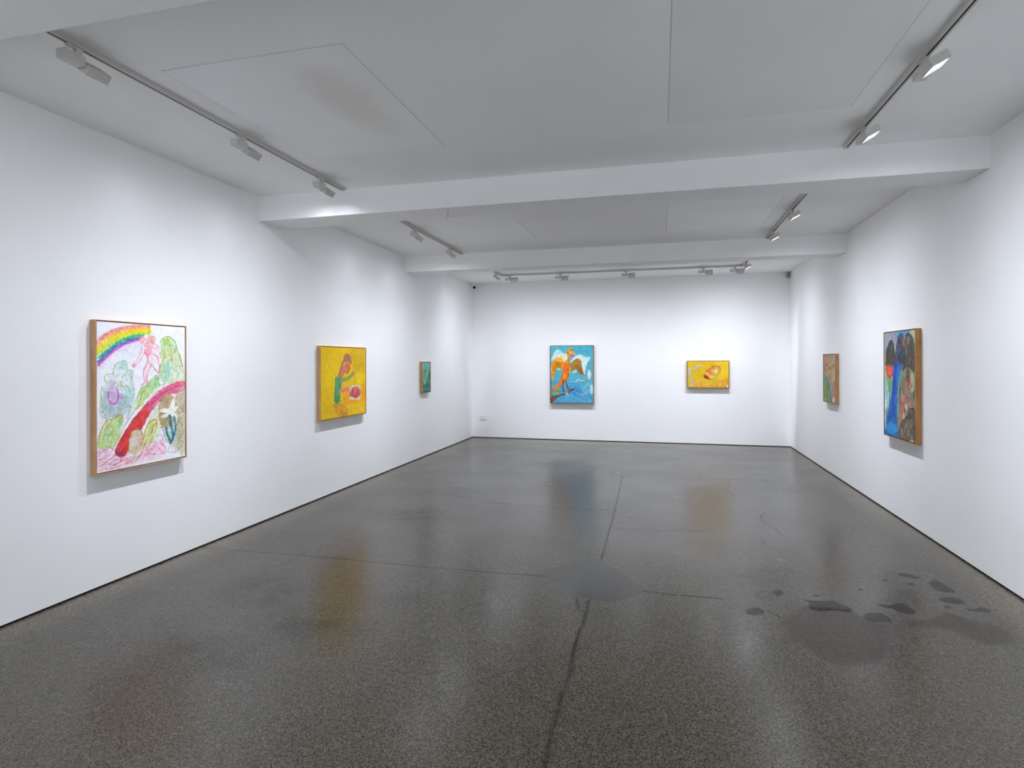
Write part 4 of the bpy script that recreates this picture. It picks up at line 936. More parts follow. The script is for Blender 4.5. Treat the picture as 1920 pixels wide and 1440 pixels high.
  ('l',(230,110,20),0.43,0.4,2.8,7.7,[237,428,238,388,239,358]),
  ('l',(250,180,40),0.64,0.4,2.8,6.4,[29,593,42,571,50,549]),
  ('l',(250,180,40),0.48,0.4,2.8,9.3,[217,431,216,410,215,397]),
  ('l',(230,110,20),0.44,0.4,2.8,8.1,[95,368,98,352,100,334]),
  ('l',(160,80,30),0.61,0.4,2.8,10.1,[200,406,201,374,212,349]),
  ('l',(230,110,20),0.46,0.4,2.8,9.5,[228,437,227,413,228,390]),
  ('l',(250,180,40),0.39,0.4,2.8,6.6,[155,331,159,304,161,278]),
  ('l',(160,80,30),0.5,0.4,2.8,6.9,[72,443,69,408,67,372]),
  ('l',(250,180,40),0.42,0.4,2.8,7.5,[71,614,46,590,32,548]),
  ('l',(230,110,20),0.56,0.4,2.8,8.0,[178,384,198,366,203,347]),
  ('l',(206,150,40),0.55,0.4,2.8,6.7,[590,370,610,399,628,425]),
  ('l',(206,150,40),0.68,0.4,2.8,7.4,[547,364,569,379,588,389]),
  ('l',(206,150,40),0.59,0.4,2.8,9.8,[530,331,545,361,560,405]),
  ('l',(150,80,30),0.41,0.4,2.8,8.4,[526,365,525,392,540,435]),
  ('l',(180,110,30),0.49,0.4,2.8,5.7,[596,312,606,335,611,352]),
  ('l',(180,110,30),0.62,0.4,2.8,7.7,[556,308,557,333,565,359]),
  ('l',(150,80,30),0.39,0.4,2.8,9.3,[625,499,640,509,657,521]),
  ('l',(180,110,30),0.49,0.4,2.8,6.6,[522,311,538,333,551,360]),
  ('l',(206,150,40),0.58,0.4,2.8,7.2,[498,395,523,422,542,442]),
  ('l',(150,80,30),0.54,0.4,2.8,8.8,[432,422,443,452,453,475]),
  ('l',(206,150,40),0.66,0.4,2.8,7.6,[583,412,596,436,614,460]),
  ('l',(206,150,40),0.66,0.4,2.8,6.2,[423,407,440,415,448,431]),
  ('l',(150,80,30),0.63,0.4,2.8,7.9,[565,453,592,472,612,498]),
  ('l',(120,76,24),0.37,0.4,2.8,7.9,[555,358,582,380,603,406]),
  ('l',(206,150,40),0.68,0.4,2.8,8.2,[445,370,452,387,461,405]),
  ('l',(206,150,40),0.48,0.4,2.8,6.5,[585,471,598,486,609,498]),
  ('l',(150,80,30),0.64,0.4,2.8,6.7,[483,317,503,345,516,370]),
  ('l',(150,80,30),0.5,0.4,2.8,10.1,[423,403,419,423,433,454]),
  ('l',(120,76,24),0.4,0.4,2.8,9.3,[550,290,567,311,586,331]),
  ('l',(180,110,30),0.55,0.4,2.8,10.2,[440,421,443,445,454,471]),
  ('l',(180,110,30),0.38,0.4,2.8,8.9,[464,408,477,429,484,455]),
  ('l',(206,150,40),0.43,0.4,2.8,7.1,[608,471,610,495,615,522]),
  ('l',(120,76,24),0.57,0.4,2.8,7.2,[463,365,488,392,510,418]),
  ('l',(120,76,24),0.5,0.4,2.8,6.8,[577,394,602,431,611,458]),
  ('l',(120,76,24),0.51,0.4,2.8,6.5,[568,350,599,375,614,413]),
  ('l',(180,110,30),0.48,0.4,2.8,6.5,[564,293,576,324,592,340]),
  ('l',(206,150,40),0.54,0.4,2.8,9.0,[528,453,550,468,579,490]),
  ('l',(120,76,24),0.72,0.4,2.8,8.5,[550,376,539,415,535,452]),
  ('l',(180,110,30),0.64,0.4,2.8,6.8,[530,321,539,345,565,363]),
  ('l',(150,80,30),0.69,0.4,2.8,5.8,[585,365,608,387,627,406]),
  ('l',(180,110,30),0.63,0.4,2.8,7.9,[430,394,435,416,438,442]),
  ('l',(120,76,24),0.38,0.4,2.8,6.1,[606,428,615,459,628,478]),
  ('l',(206,150,40),0.43,0.4,2.8,9.9,[504,386,522,418,547,446]),
  ('l',(206,150,40),0.4,0.4,2.8,9.3,[541,374,557,385,578,397]),
  ('l',(245,110,40),0.54,0.4,2.8,7.6,[77,897,85,876,101,855]),
  ('l',(245,110,40),0.48,0.4,2.8,9.1,[355,623,363,597,367,568]),
  ('l',(245,110,40),0.56,0.4,2.8,5.7,[256,602,259,573,262,539]),
  ('l',(190,90,20),0.72,0.4,2.8,10.1,[257,496,266,480,270,466]),
  ('l',(220,80,20),0.41,0.4,2.8,8.8,[306,713,314,691,328,674]),
  ('l',(220,80,20),0.48,0.4,2.8,6.4,[260,435,276,414,284,385]),
  ('l',(245,110,40),0.56,0.4,2.8,5.8,[232,724,234,708,235,687]),
  ('l',(190,90,20),0.6,0.4,2.8,6.5,[194,832,209,810,226,792]),
  ('l',(220,80,20),0.53,0.4,2.8,8.0,[264,605,287,582,300,561]),
  ('l',(190,90,20),0.45,0.4,2.8,8.8,[268,482,273,466,272,451]),
  ('l',(190,90,20),0.61,0.4,2.8,10.2,[313,510,331,491,354,472]),
  ('l',(245,110,40),0.5,0.4,2.8,8.8,[358,436,368,416,382,395]),
  ('l',(250,150,30),0.54,0.4,2.8,8.5,[357,446,357,421,362,389]),
  ('l',(250,150,30),0.4,0.4,2.8,9.4,[279,629,279,601,285,574]),
  ('l',(190,90,20),0.64,0.4,2.8,6.0,[221,657,236,628,251,603]),
  ('l',(250,150,30),0.62,0.4,2.8,7.4,[277,624,283,589,286,570]),
  ('l',(220,80,20),0.43,0.4,2.8,10.3,[130,854,137,840,150,828]),
  ('l',(245,110,40),0.47,0.4,2.8,9.4,[311,456,327,436,349,405]),
  ('l',(220,80,20),0.38,0.4,2.8,5.7,[334,622,343,584,345,560]),
  ('l',(245,110,40),0.47,0.4,2.8,5.6,[170,802,182,780,191,763]),
  ('l',(220,80,20),0.5,0.4,2.8,6.9,[340,514,346,491,350,473]),
  ('l',(250,150,30),0.52,0.4,2.8,8.1,[259,622,267,608,279,594]),
  ('l',(250,150,30),0.6,0.4,2.8,8.1,[159,804,161,781,159,755]),
  ('l',(220,80,20),0.66,0.4,2.8,6.0,[331,567,323,530,320,505]),
  ('l',(190,90,20),0.52,0.4,2.8,5.8,[351,648,354,633,357,613]),
  ('l',(250,150,30),0.65,0.4,2.8,6.2,[252,572,265,551,284,535]),
  ('l',(190,90,20),0.53,0.4,2.8,7.2,[151,855,151,839,150,826]),
  ('l',(220,80,20),0.57,0.4,2.8,7.6,[283,735,298,710,310,680]),
  ('l',(190,90,20),0.55,0.4,2.8,8.1,[217,736,230,721,241,706]),
  ('l',(245,110,40),0.48,0.4,2.8,5.9,[314,687,324,673,329,660]),
  ('l',(245,110,40),0.58,0.4,2.8,6.6,[302,669,302,653,301,639]),
  ('l',(220,80,20),0.65,0.4,2.8,7.6,[343,416,337,396,332,379]),
  ('l',(245,110,40),0.7,0.4,2.8,8.3,[187,769,190,750,198,733]),
  ('l',(190,90,20),0.39,0.4,2.8,7.0,[277,738,270,721,278,698]),
  ('l',(245,110,40),0.6,0.4,2.8,7.7,[260,663,282,638,302,615]),
  ('l',(190,90,20),0.55,0.4,2.8,6.3,[216,629,221,606,234,571]),
  ('l',(120,190,214),0.43,0.4,2.8,7.2,[341,1118,386,1112,432,1108]),
  ('l',(40,120,184),0.5,0.4,2.8,8.2,[585,1117,608,1127,632,1133]),
  ('l',(150,206,220),0.38,0.4,2.8,6.2,[759,831,784,798,832,778]),
  ('l',(120,190,214),0.59,0.4,2.8,7.6,[520,1003,546,1014,570,1027]),
  ('l',(80,160,200),0.43,0.4,2.8,7.7,[228,1041,255,1032,292,1018]),
  ('l',(40,120,184),0.46,0.4,2.8,5.8,[638,1053,678,1044,717,1043]),
  ('l',(120,190,214),0.51,0.4,2.8,8.4,[763,1104,801,1109,832,1093]),
  ('l',(120,190,214),0.49,0.4,2.8,5.1,[751,864,793,863,851,856]),
  ('l',(80,160,200),0.51,0.4,2.8,7.0,[449,930,483,931,545,923]),
  ('l',(150,206,220),0.36,0.4,2.8,7.5,[558,769,602,774,665,781]),
  ('l',(80,160,200),0.4,0.4,2.8,5.8,[389,997,440,976,497,970]),
  ('l',(40,120,184),0.4,0.4,2.8,5.4,[634,1146,657,1140,683,1129]),
  ('l',(40,120,184),0.51,0.4,2.8,7.0,[395,1113,455,1117,490,1117]),
  ('l',(120,190,214),0.56,0.4,2.8,6.4,[768,1124,805,1117,841,1111]),
  ('l',(150,206,220),0.52,0.4,2.8,5.1,[602,1137,629,1138,673,1145]),
  ('l',(120,190,214),0.49,0.4,2.8,7.4,[649,1018,691,1007,737,989]),
  ('l',(120,190,214),0.48,0.4,2.8,8.8,[243,1139,267,1142,303,1151]),
  ('l',(150,206,220),0.52,0.4,2.8,5.3,[331,954,381,955,441,941]),
  ('l',(150,206,220),0.53,0.4,2.8,8.3,[544,1115,577,1102,631,1089]),
  ('l',(80,160,200),0.35,0.4,2.8,7.8,[683,1018,718,1008,750,999]),
  ('l',(40,120,184),0.57,0.4,2.8,8.6,[452,1063,481,1046,507,1035]),
  ('l',(150,206,220),0.53,0.4,2.8,5.8,[572,987,609,974,654,972]),
  ('l',(80,160,200),0.5,0.4,2.8,5.3,[483,919,513,915,548,913]),
  ('l',(120,190,214),0.59,0.4,2.8,6.3,[645,1149,676,1136,725,1111]),
  ('l',(120,190,214),0.52,0.4,2.8,5.9,[559,811,587,812,606,815]),
  ('l',(150,206,220),0.55,0.4,2.8,8.8,[512,1041,559,1042,603,1043]),
  ('l',(150,206,220),0.48,0.4,2.8,7.4,[609,766,645,764,686,763]),
  ('l',(150,206,220),0.35,0.4,2.8,8.0,[491,794,534,799,564,796]),
  ('l',(40,120,184),0.54,0.4,2.8,7.7,[454,860,499,866,548,901]),
  ('l',(80,160,200),0.45,0.4,2.8,7.2,[357,1102,406,1088,465,1064]),
  ('l',(120,190,214),0.35,0.4,2.8,6.9,[728,815,768,796,813,798]),
  ('l',(40,120,184),0.43,0.4,2.8,8.2,[570,911,605,919,641,923]),
  ('l',(80,160,200),0.46,0.4,2.8,8.6,[567,887,616,880,670,888]),
  ('l',(80,160,200),0.36,0.4,2.8,4.8,[750,1123,782,1117,809,1112]),
  ('l',(40,120,184),0.49,0.4,2.8,5.2,[351,944,404,949,446,953]),
  ('l',(120,190,214),0.3,0.4,2.8,7.6,[622,1129,649,1148,690,1147]),
  ('l',(150,206,220),0.31,0.4,2.8,7.5,[446,827,485,820,517,813]),
  ('l',(120,190,214),0.4,0.4,2.8,5.0,[630,872,689,871,727,879]),
  ('l',(150,206,220),0.54,0.4,2.8,8.1,[385,789,409,782,427,772]),
  ('l',(40,120,184),0.56,0.4,2.8,6.0,[628,826,660,805,688,801]),
  ('l',(40,120,184),0.52,0.4,2.8,6.9,[671,818,717,811,764,804]),
  ('l',(80,160,200),0.32,0.4,2.8,8.3,[547,956,575,944,600,931]),
  ('l',(80,160,200),0.47,0.4,2.8,7.7,[777,872,803,876,830,877]),
  ('l',(40,120,184),0.44,0.4,2.8,8.7,[424,1059,477,1063,535,1069]),
  ('l',(40,120,184),0.56,0.4,2.8,6.3,[385,943,413,945,447,943]),
  ('l',(40,120,184),0.34,0.4,2.8,6.4,[275,986,315,969,357,947]),
  ('l',(80,160,200),0.46,0.4,2.8,7.7,[670,1021,709,1031,766,1037]),
  ('l',(120,190,214),0.41,0.4,2.8,7.7,[516,860,538,856,556,857]),
  ('l',(150,206,220),0.39,0.4,2.8,6.5,[543,1002,566,999,598,1002]),
  ('l',(120,190,214),0.37,0.4,2.8,7.6,[715,887,744,873,787,860]),
  ('l',(150,206,220),0.47,0.4,2.8,8.7,[539,967,599,980,658,982]),
  ('l',(120,190,214),0.34,0.4,2.8,5.5,[369,972,406,976,444,974]),
  ('l',(40,120,184),0.56,0.4,2.8,6.1,[605,901,668,906,721,917]),
  ('l',(150,206,220),0.55,0.4,2.8,8.1,[769,762,789,772,817,770]),
  ('l',(80,160,200),0.42,0.4,2.8,4.9,[444,839,493,840,550,834]),
  ('l',(150,206,220),0.38,0.4,2.8,7.7,[527,879,568,884,599,887]),
  ('l',(150,206,220),0.35,0.4,2.8,8.7,[441,1138,475,1136,503,1127]),
  ('l',(40,120,184),0.3,0.4,2.8,7.4,[291,1106,329,1118,360,1122]),
  ('l',(80,160,200),0.38,0.4,2.8,6.3,[441,835,485,852,521,855]),
  ('l',(80,160,200),0.58,0.4,2.8,8.7,[377,1093,421,1100,456,1125]),
  ('l',(240,242,236),0.49,0.4,2.8,11.9,[740,332,726,306,712,287]),
  ('l',(240,242,236),0.4,0.4,2.8,11.5,[603,266,589,248,579,230]),
  ('l',(240,242,236),0.36,0.4,2.8,10.8,[623,313,632,293,632,265]),
  ('l',(240,242,236),0.41,0.4,2.8,8.5,[712,361,729,365,743,368]),
  ('l',(240,242,236),0.44,0.4,2.8,12.8,[699,466,714,472,728,475]),
  ('l',(240,242,236),0.59,0.4,2.8,9.4,[661,380,656,355,647,336]),
  ('l',(240,242,236),0.43,0.4,2.8,11.3,[662,246,678,250,691,252]),
  ('l',(240,242,236),0.39,0.4,2.8,9.1,[737,448,708,431,691,410]),
  ('l',(240,242,236),0.58,0.4,2.8,10.4,[684,361,708,366,741,365]),
  ('l',(240,242,236),0.52,0.4,2.8,13.2,[670,437,684,417,704,401]),
  ('l',(200,222,222),0.53,0.4,2.8,10.9,[780,314,792,289,801,264]),
  ('l',(240,242,236),0.44,0.4,2.8,8.1,[758,413,751,392,750,372]),
  ('l',(200,222,222),0.31,0.4,2.8,9.1,[645,323,662,311,679,291]),
  ('l',(200,222,222),0.33,0.4,2.8,14.2,[690,257,710,244,731,241]),
  ('l',(240,242,236),0.53,0.4,2.8,8.6,[723,353,739,338,756,326]),
  ('l',(200,222,222),0.41,0.4,2.8,11.9,[689,410,719,409,745,408]),
  ('l',(236,226,190),0.32,0.4,2.8,9.3,[90,251,111,231,132,213]),
  ('l',(236,226,190),0.44,0.4,2.8,12.1,[198,188,208,161,232,139]),
  ('l',(236,226,190),0.41,0.4,2.8,13.8,[192,184,201,174,213,164]),
  ('l',(236,226,190),0.51,0.4,2.8,9.6,[189,293,204,298,217,301]),
  ('l',(240,242,232),0.35,0.4,2.8,10.6,[179,218,174,194,178,171]),
  ('l',(240,242,232),0.6,0.4,2.8,10.3,[88,194,108,185,127,181]),
  ('l',(240,242,232),0.49,0.4,2.8,14.2,[272,210,270,178,272,143]),
  ('l',(236,226,190),0.3,0.4,2.8,13.4,[113,191,102,168,96,137]),
  ('l',(236,226,190),0.5,0.4,2.8,14.4,[136,284,155,267,171,257]),
  ('l',(236,226,190),0.3,0.4,2.8,9.3,[167,143,192,148,227,165]),
  ('l',(236,226,190),0.46,0.4,2.8,14.2,[108,288,95,259,90,225]),
  ('l',(236,226,190),0.46,0.4,2.8,9.7,[108,166,115,152,124,141]),
  ('l',(236,226,190),0.5,0.4,2.8,11.0,[186,206,164,183,152,161]),
  ('l',(240,242,232),0.4,0.4,2.8,10.6,[167,209,183,202,210,197]),
 ]),
 'fish': dict(W=754, H=510, bg=(216, 176, 26), grain=0.5, ops=[
  ('p',(230,196,42),0.7,0.3,75.2,0,[544,-8,764,-6,762,309,573,334,531,89]),
  ('p',(206,166,24),0.5,0.3,56.4,0,[286,236,261,295,201,319,140,295,115,236,140,176,201,152,261,177]),
  ('p',(205,165,20),0.4,0.3,37.6,0,[495,63,455,90,360,101,265,89,225,62,265,35,360,24,455,36]),
  ('p',(222,152,52),0.75,0.4,31.3,0,[96,467,139,358,206,397,298,429,420,455,603,379,731,322,751,463,724,509,103,509]),
  ('p',(206,140,30),0.6,0.4,12.5,0,[663,488,592,498,420,501,247,496,176,486,247,477,420,473,592,478]),
  ('p',(232,190,40),0.6,0.25,6.3,0,[541,499,488,503,359,505,229,502,176,498,229,493,359,492,488,494]),
  ('l',(166,182,214),0.9,0.3,13.8,32.6,[250,75,189,86,134,132,78,144,31,153,22,193,48,267,71,364,78,428,69,510]),
  ('l',(150,168,190),0.8,0.3,10.0,25.1,[78,415,109,364]),
  ('l',(200,205,225),0.7,0.3,6.3,11.3,[238,72,189,81,152,107]),
  ('p',(208,134,52),0.9,0.35,13.8,0,[329,180,397,147,452,102,531,81,586,102,611,154,599,220,556,258,482,263,420,269,384,237,347,218]),
  ('l',(194,104,66),0.75,0.4,12.5,22.6,[336,186,398,154,459,109,525,89,586,109]),
  ('p',(218,194,84),0.75,0.4,18.8,0,[586,154,575,186,549,199,523,185,513,154,523,122,549,109,575,122]),
  ('p',(214,186,70),0.6,0.4,18.8,0,[585,244,573,267,542,276,512,266,500,244,513,221,543,212,573,221]),
  ('p',(190,100,50),0.6,0.5,15.0,0,[445,205,438,227,421,237,403,227,396,205,404,182,421,172,438,182]),
  ('p',(216,170,60),0.6,0.4,12.5,0,[482,198,475,230,457,243,440,230,433,198,440,166,458,153,475,167]),
  ('p',(240,222,208),0.95,0.2,8.8,0,[545,200,535,228,511,240,487,228,477,200,487,172,511,160,535,172]),
  ('p',(176,142,152),0.85,0.25,7.5,0,[523,206,519,219,507,224,496,219,492,206,496,194,507,188,519,194]),
  ('p',(218,86,58),0.9,0.3,10.0,0,[387,190,379,202,361,207,343,202,335,190,343,178,361,173,379,178]),
  ('p',(198,88,48),0.95,0.3,7.5,0,[297,263,329,248,372,282,403,328,454,350,420,368,371,354,302,321]),
  ('p',(128,34,66),0.95,0.25,6.3,0,[308,272,347,282,379,322,393,355,353,334,308,315]),
  ('p',(110,30,20),0.6,0.25,6.3,0,[356,291,351,299,341,303,331,299,326,291,331,283,341,280,351,283]),
  ('l',(238,204,156),0.9,0.3,5.0,12.5,[347,230,369,243,387,269]),
  ('p',(208,188,86),0.8,0.35,18.8,0,[509,301,494,324,460,333,425,324,411,301,426,278,460,269,495,279]),
  ('l',(232,200,60),0.7,0.3,6.3,10.0,[298,352,359,365,420,385]),
  ('p',(214,144,118),0.8,0.4,15.0,0,[258,442,248,460,225,467,201,460,192,441,201,423,225,416,248,424]),
  ('p',(218,184,98),0.8,0.35,15.0,0,[392,449,373,467,325,474,278,466,258,448,278,430,325,423,373,430]),
  ('p',(222,170,60),0.5,0.25,15.0,0,[310,365,303,388,286,397,269,387,261,365,269,342,286,333,303,342]),
  ('p',(140,172,196),0.95,0.25,6.3,0,[502,385,495,397,478,401,462,397,455,385,462,373,479,368,495,373]),
  ('p',(194,194,206),0.95,0.25,6.3,0,[613,440,609,451,597,455,586,451,582,440,586,429,598,424,609,429]),
  ('p',(214,208,220),0.95,0.25,6.3,0,[746,482,741,506,731,516,721,506,717,482,721,457,731,447,742,457]),
  ('l',(220,120,40),0.7,0.4,7.5,15.0,[652,366,663,437]),
  ('l',(214,110,40),0.7,0.4,7.5,15.0,[725,360,718,431]),
  ('l',(206,120,110),0.8,0.3,3.8,8.8,[130,361,133,422]),
  ('l',(226,184,40),0.34,0.4,1.6,7.5,[146,179,179,191,203,194]),
  ('l',(210,170,40),0.31,0.4,1.6,9.5,[118,407,146,435,167,463]),
  ('l',(200,160,20),0.3,0.4,1.6,12.5,[504,180,512,141,528,103]),
  ('l',(236,200,50),0.2,0.4,1.6,12.9,[510,73,525,48,533,23]),
  ('l',(226,184,40),0.23,0.4,1.6,7.8,[529,327,535,301,548,269]),
  ('l',(236,200,50),0.25,0.4,1.6,8.3,[282,369,292,338,303,309]),
  ('l',(226,184,40),0.34,0.4,1.6,9.4,[461,405,462,384,465,358]),
  ('l',(200,160,20),0.29,0.4,1.6,9.1,[486,392,489,420,493,441]),
  ('l',(226,184,40),0.27,0.4,1.6,12.9,[447,167,479,192,519,218]),
  ('l',(210,170,40),0.18,0.4,1.6,8.2,[400,344,399,369,395,394]),
  ('l',(210,170,40),0.21,0.4,1.6,7.2,[204,98,208,82,216,63]),
  ('l',(236,200,50),0.25,0.4,1.6,8.5,[624,138,647,91,665,62]),
  ('l',(200,160,20),0.32,0.4,1.6,12.4,[265,393,285,351,302,317]),
  ('l',(200,160,20),0.18,0.4,1.6,8.0,[285,151,307,128,319,83]),
  ('l',(236,200,50),0.29,0.4,1.6,12.1,[691,420,670,452,659,480]),
  ('l',(200,160,20),0.3,0.4,1.6,11.5,[109,408,104,354,84,301]),
  ('l',(200,160,20),0.33,0.4,1.6,8.8,[334,80,347,62,356,42]),
  ('l',(210,170,40),0.23,0.4,1.6,9.6,[315,486,316,451,323,409]),
  ('l',(236,200,50),0.18,0.4,1.6,12.9,[582,211,607,241,620,263]),
  ('l',(226,184,40),0.23,0.4,1.6,12.5,[179,273,165,247,148,218]),
  ('l',(236,200,50),0.23,0.4,1.6,13.0,[482,451,487,431,496,415]),
  ('l',(200,160,20),0.25,0.4,1.6,9.5,[502,276,519,236,524,215]),
  ('l',(236,200,50),0.29,0.4,1.6,12.3,[606,59,625,45,637,28]),
  ('l',(226,184,40),0.32,0.4,1.6,7.1,[248,125,265,138,281,149]),
  ('l',(226,184,40),0.24,0.4,1.6,9.0,[290,471,269,442,239,407]),
  ('l',(226,184,40),0.29,0.4,1.6,9.8,[227,485,244,454,267,427]),
  ('l',(236,200,50),0.23,0.4,1.6,7.5,[230,367,229,345,234,323]),
  ('l',(210,170,40),0.28,0.4,1.6,8.3,[207,338,238,309,267,286]),
  ('l',(236,200,50),0.22,0.4,1.6,8.0,[545,108,572,97,601,91]),
  ('l',(236,200,50),0.26,0.4,1.6,9.2,[422,480,375,463,343,441]),
  ('l',(236,200,50),0.26,0.4,1.6,7.5,[127,187,145,163,155,140]),
  ('l',(226,184,40),0.2,0.4,1.6,7.5,[524,473,549,478,575,471]),
  ('l',(210,170,40),0.22,0.4,1.6,11.9,[7,486,39,486,63,491]),
  ('l',(200,160,20),0.27,0.4,1.6,9.6,[163,66,198,67,236,67]),
  ('l',(210,170,40),0.26,0.4,1.6,11.7,[221,310,263,302,298,290]),
  ('l',(236,200,50),0.25,0.4,1.6,12.4,[470,260,485,294,490,341]),
  ('l',(226,184,40),0.21,0.4,1.6,10.6,[37,354,71,337,85,316]),
  ('l',(236,200,50),0.25,0.4,1.6,10.2,[176,413,175,379,170,343]),
  ('l',(236,200,50),0.29,0.4,1.6,9.9,[92,476,127,435,161,416]),
  ('l',(210,170,40),0.3,0.4,1.6,10.6,[154,421,194,427,238,412]),
  ('l',(226,184,40),0.28,0.4,1.6,8.2,[328,112,363,114,391,100]),
  ('l',(200,160,20),0.29,0.4,1.6,8.7,[285,287,306,281,322,276]),
  ('l',(210,170,40),0.19,0.4,1.6,8.4,[120,74,110,59,104,40]),
  ('l',(200,160,20),0.19,0.4,1.6,11.5,[287,114,302,163,307,200]),
  ('l',(226,184,40),0.28,0.4,1.6,9.0,[520,443,549,429,566,421]),
  ('l',(210,170,40),0.35,0.4,1.6,11.7,[43,323,35,300,33,282]),
  ('l',(236,200,50),0.3,0.4,1.6,12.7,[577,183,603,164,624,149]),
  ('l',(200,160,20),0.23,0.4,1.6,7.5,[176,393,217,401,262,401]),
  ('l',(210,170,40),0.31,0.4,1.6,12.5,[128,123,104,125,84,129]),
  ('l',(226,184,40),0.34,0.4,1.6,12.8,[628,218,610,189,581,150]),
  ('l',(236,200,50),0.2,0.4,1.6,8.9,[529,358,542,320,536,281]),
  ('l',(226,184,40),0.35,0.4,1.6,12.8,[294,115,308,103,321,78]),
  ('l',(236,200,50),0.21,0.4,1.6,9.3,[573,448,568,417,554,377]),
  ('l',(210,170,40),0.31,0.4,1.6,7.5,[525,111,544,96,552,76]),
  ('l',(226,184,40),0.33,0.4,1.6,8.2,[259,106,274,111,297,110]),
  ('l',(200,160,20),0.31,0.4,1.6,11.4,[740,386,747,341,744,306]),
  ('l',(200,160,20),0.28,0.4,1.6,10.8,[273,311,306,286,345,260]),
  ('l',(210,170,40),0.2,0.4,1.6,10.2,[125,200,95,173,77,145]),
  ('l',(226,184,40),0.19,0.4,1.6,9.9,[302,463,335,462,367,463]),
  ('l',(210,170,40),0.26,0.4,1.6,12.6,[291,387,270,355,258,325]),
  ('l',(226,160,70),0.46,0.4,1.6,10.5,[377,207,389,187,412,171]),
  ('l',(214,180,80),0.48,0.4,1.6,9.0,[493,157,514,142,531,115]),
  ('l',(214,180,80),0.37,0.4,1.6,11.3,[470,218,491,191,512,168]),
  ('l',(186,100,60),0.56,0.4,1.6,9.6,[455,128,472,117,489,110]),
  ('l',(226,160,70),0.33,0.4,1.6,6.4,[531,107,551,108,565,107]),
  ('l',(226,160,70),0.57,0.4,1.6,10.0,[551,140,566,141,584,148]),
  ('l',(214,180,80),0.55,0.4,1.6,7.3,[463,242,478,227,497,200]),
  ('l',(214,180,80),0.48,0.4,1.6,6.3,[449,192,475,179,497,166]),
  ('l',(186,100,60),0.55,0.4,1.6,9.1,[429,198,426,168,423,136]),
  ('l',(214,180,80),0.34,0.4,1.6,10.5,[519,238,539,213,563,199]),
  ('l',(186,100,60),0.5,0.4,1.6,9.4,[535,134,566,138,585,136]),
  ('l',(186,100,60),0.52,0.4,1.6,9.0,[375,180,407,171,436,173]),
  ('l',(214,180,80),0.3,0.4,1.6,8.3,[555,173,568,191,579,202]),
  ('l',(226,160,70),0.56,0.4,1.6,9.5,[446,122,473,121,498,132]),
  ('l',(186,100,60),0.37,0.4,1.6,9.9,[499,169,527,166,552,155]),
  ('l',(214,180,80),0.54,0.4,1.6,6.8,[506,176,528,166,555,142]),
 ]),
 'pale': dict(W=580, H=676, bg=(168, 152, 126), grain=0.5, ops=[
  ('p',(120,126,104),0.8,0.4,31.0,0,[265,19,220,38,113,46,3,37,-43,17,4,-3,114,-10,221,-1]),
  ('p',(150,140,100),0.7,0.4,25.9,0,[530,28,502,47,434,54,366,46,338,27,367,8,436,0,503,9]),
  ('p',(194,130,98),0.9,0.4,18.1,0,[77,46,301,43,265,163,212,281,138,240,64,137]),
  ('p',(172,86,82),0.8,0.4,18.1,0,[239,143,219,164,173,174,126,165,107,143,127,122,174,113,220,121]),
  ('p',(205,140,110),0.7,0.4,15.5,0,[216,74,196,89,150,95,103,88,84,74,104,59,151,53,197,59]),
  ('p',(205,120,95),0.6,0.25,12.9,0,[206,246,195,276,169,288,145,277,135,247,146,218,172,205,196,217]),
  ('p',(110,100,95),0.7,0.4,15.5,0,[81,185,69,225,43,242,18,226,8,186,20,146,46,130,71,146]),
  ('p',(184,154,104),0.9,0.4,18.1,0,[293,67,439,60,479,296,382,373,261,331,239,232]),
  ('p',(200,175,110),0.7,0.25,12.9,0,[362,149,350,168,322,177,294,169,283,149,295,130,323,122,351,130]),
  ('p',(140,130,100),0.6,0.4,18.1,0,[402,324,380,349,329,360,277,351,256,328,278,303,331,292,382,301]),
  ('p',(192,192,168),0.85,0.35,18.1,0,[578,294,561,355,524,381,488,357,475,296,492,234,529,208,565,233]),
  ('p',(194,184,190),0.85,0.35,15.5,0,[583,62,569,109,539,128,509,109,498,61,512,14,543,-5,572,15]),
  ('p',(170,165,170),0.7,0.25,12.9,0,[478,115,467,144,443,155,420,144,411,115,422,86,446,75,469,87]),
  ('p',(28,24,20),1,0.1,3.9,0,[310,164,346,175,377,213,345,217,319,190]),
  ('p',(40,32,30),0.95,0.1,5.2,0,[507,160,501,173,488,178,475,173,469,161,475,148,489,143,502,148]),
  ('p',(112,148,82),0.9,0.4,18.1,0,[3,263,135,334,283,412,328,536,324,671,-8,676]),
  ('p',(140,165,110),0.5,0.5,15.5,0,[111,456,99,515,73,540,49,517,40,458,52,399,78,373,103,397]),
  ('p',(80,120,70),0.5,0.5,15.5,0,[236,506,224,579,198,610,174,581,166,509,178,435,204,404,228,434]),
  ('l',(78,108,144),0.85,0.4,12.9,51.7,[136,323,273,423,337,502,370,601,404,667]),
  ('p',(70,110,165),0.7,0.25,12.9,0,[429,632,414,656,380,668,346,660,333,637,348,612,382,601,416,609]),
  ('p',(170,124,114),0.8,0.4,20.7,0,[581,485,560,565,513,601,467,570,450,490,472,409,519,375,565,406]),
  ('p',(178,160,190),0.7,0.25,12.9,0,[464,403,455,432,435,444,415,433,407,405,416,376,437,364,457,375]),
  ('p',(196,196,206),0.9,0.3,15.5,0,[567,637,549,666,505,680,463,671,445,644,464,615,508,601,551,610]),
  ('p',(200,190,185),0.7,0.25,10.3,0,[121,655,99,664,44,671,-11,671,-34,664,-10,655,45,648,99,649]),
  ('l',(120,110,90),0.42,0.4,3.2,12.5,[437,610,437,598,436,577]),
  ('l',(190,150,120),0.38,0.4,3.2,9.0,[257,422,254,387,255,358]),
  ('l',(150,150,140),0.37,0.4,3.2,9.0,[140,74,114,51,97,15]),
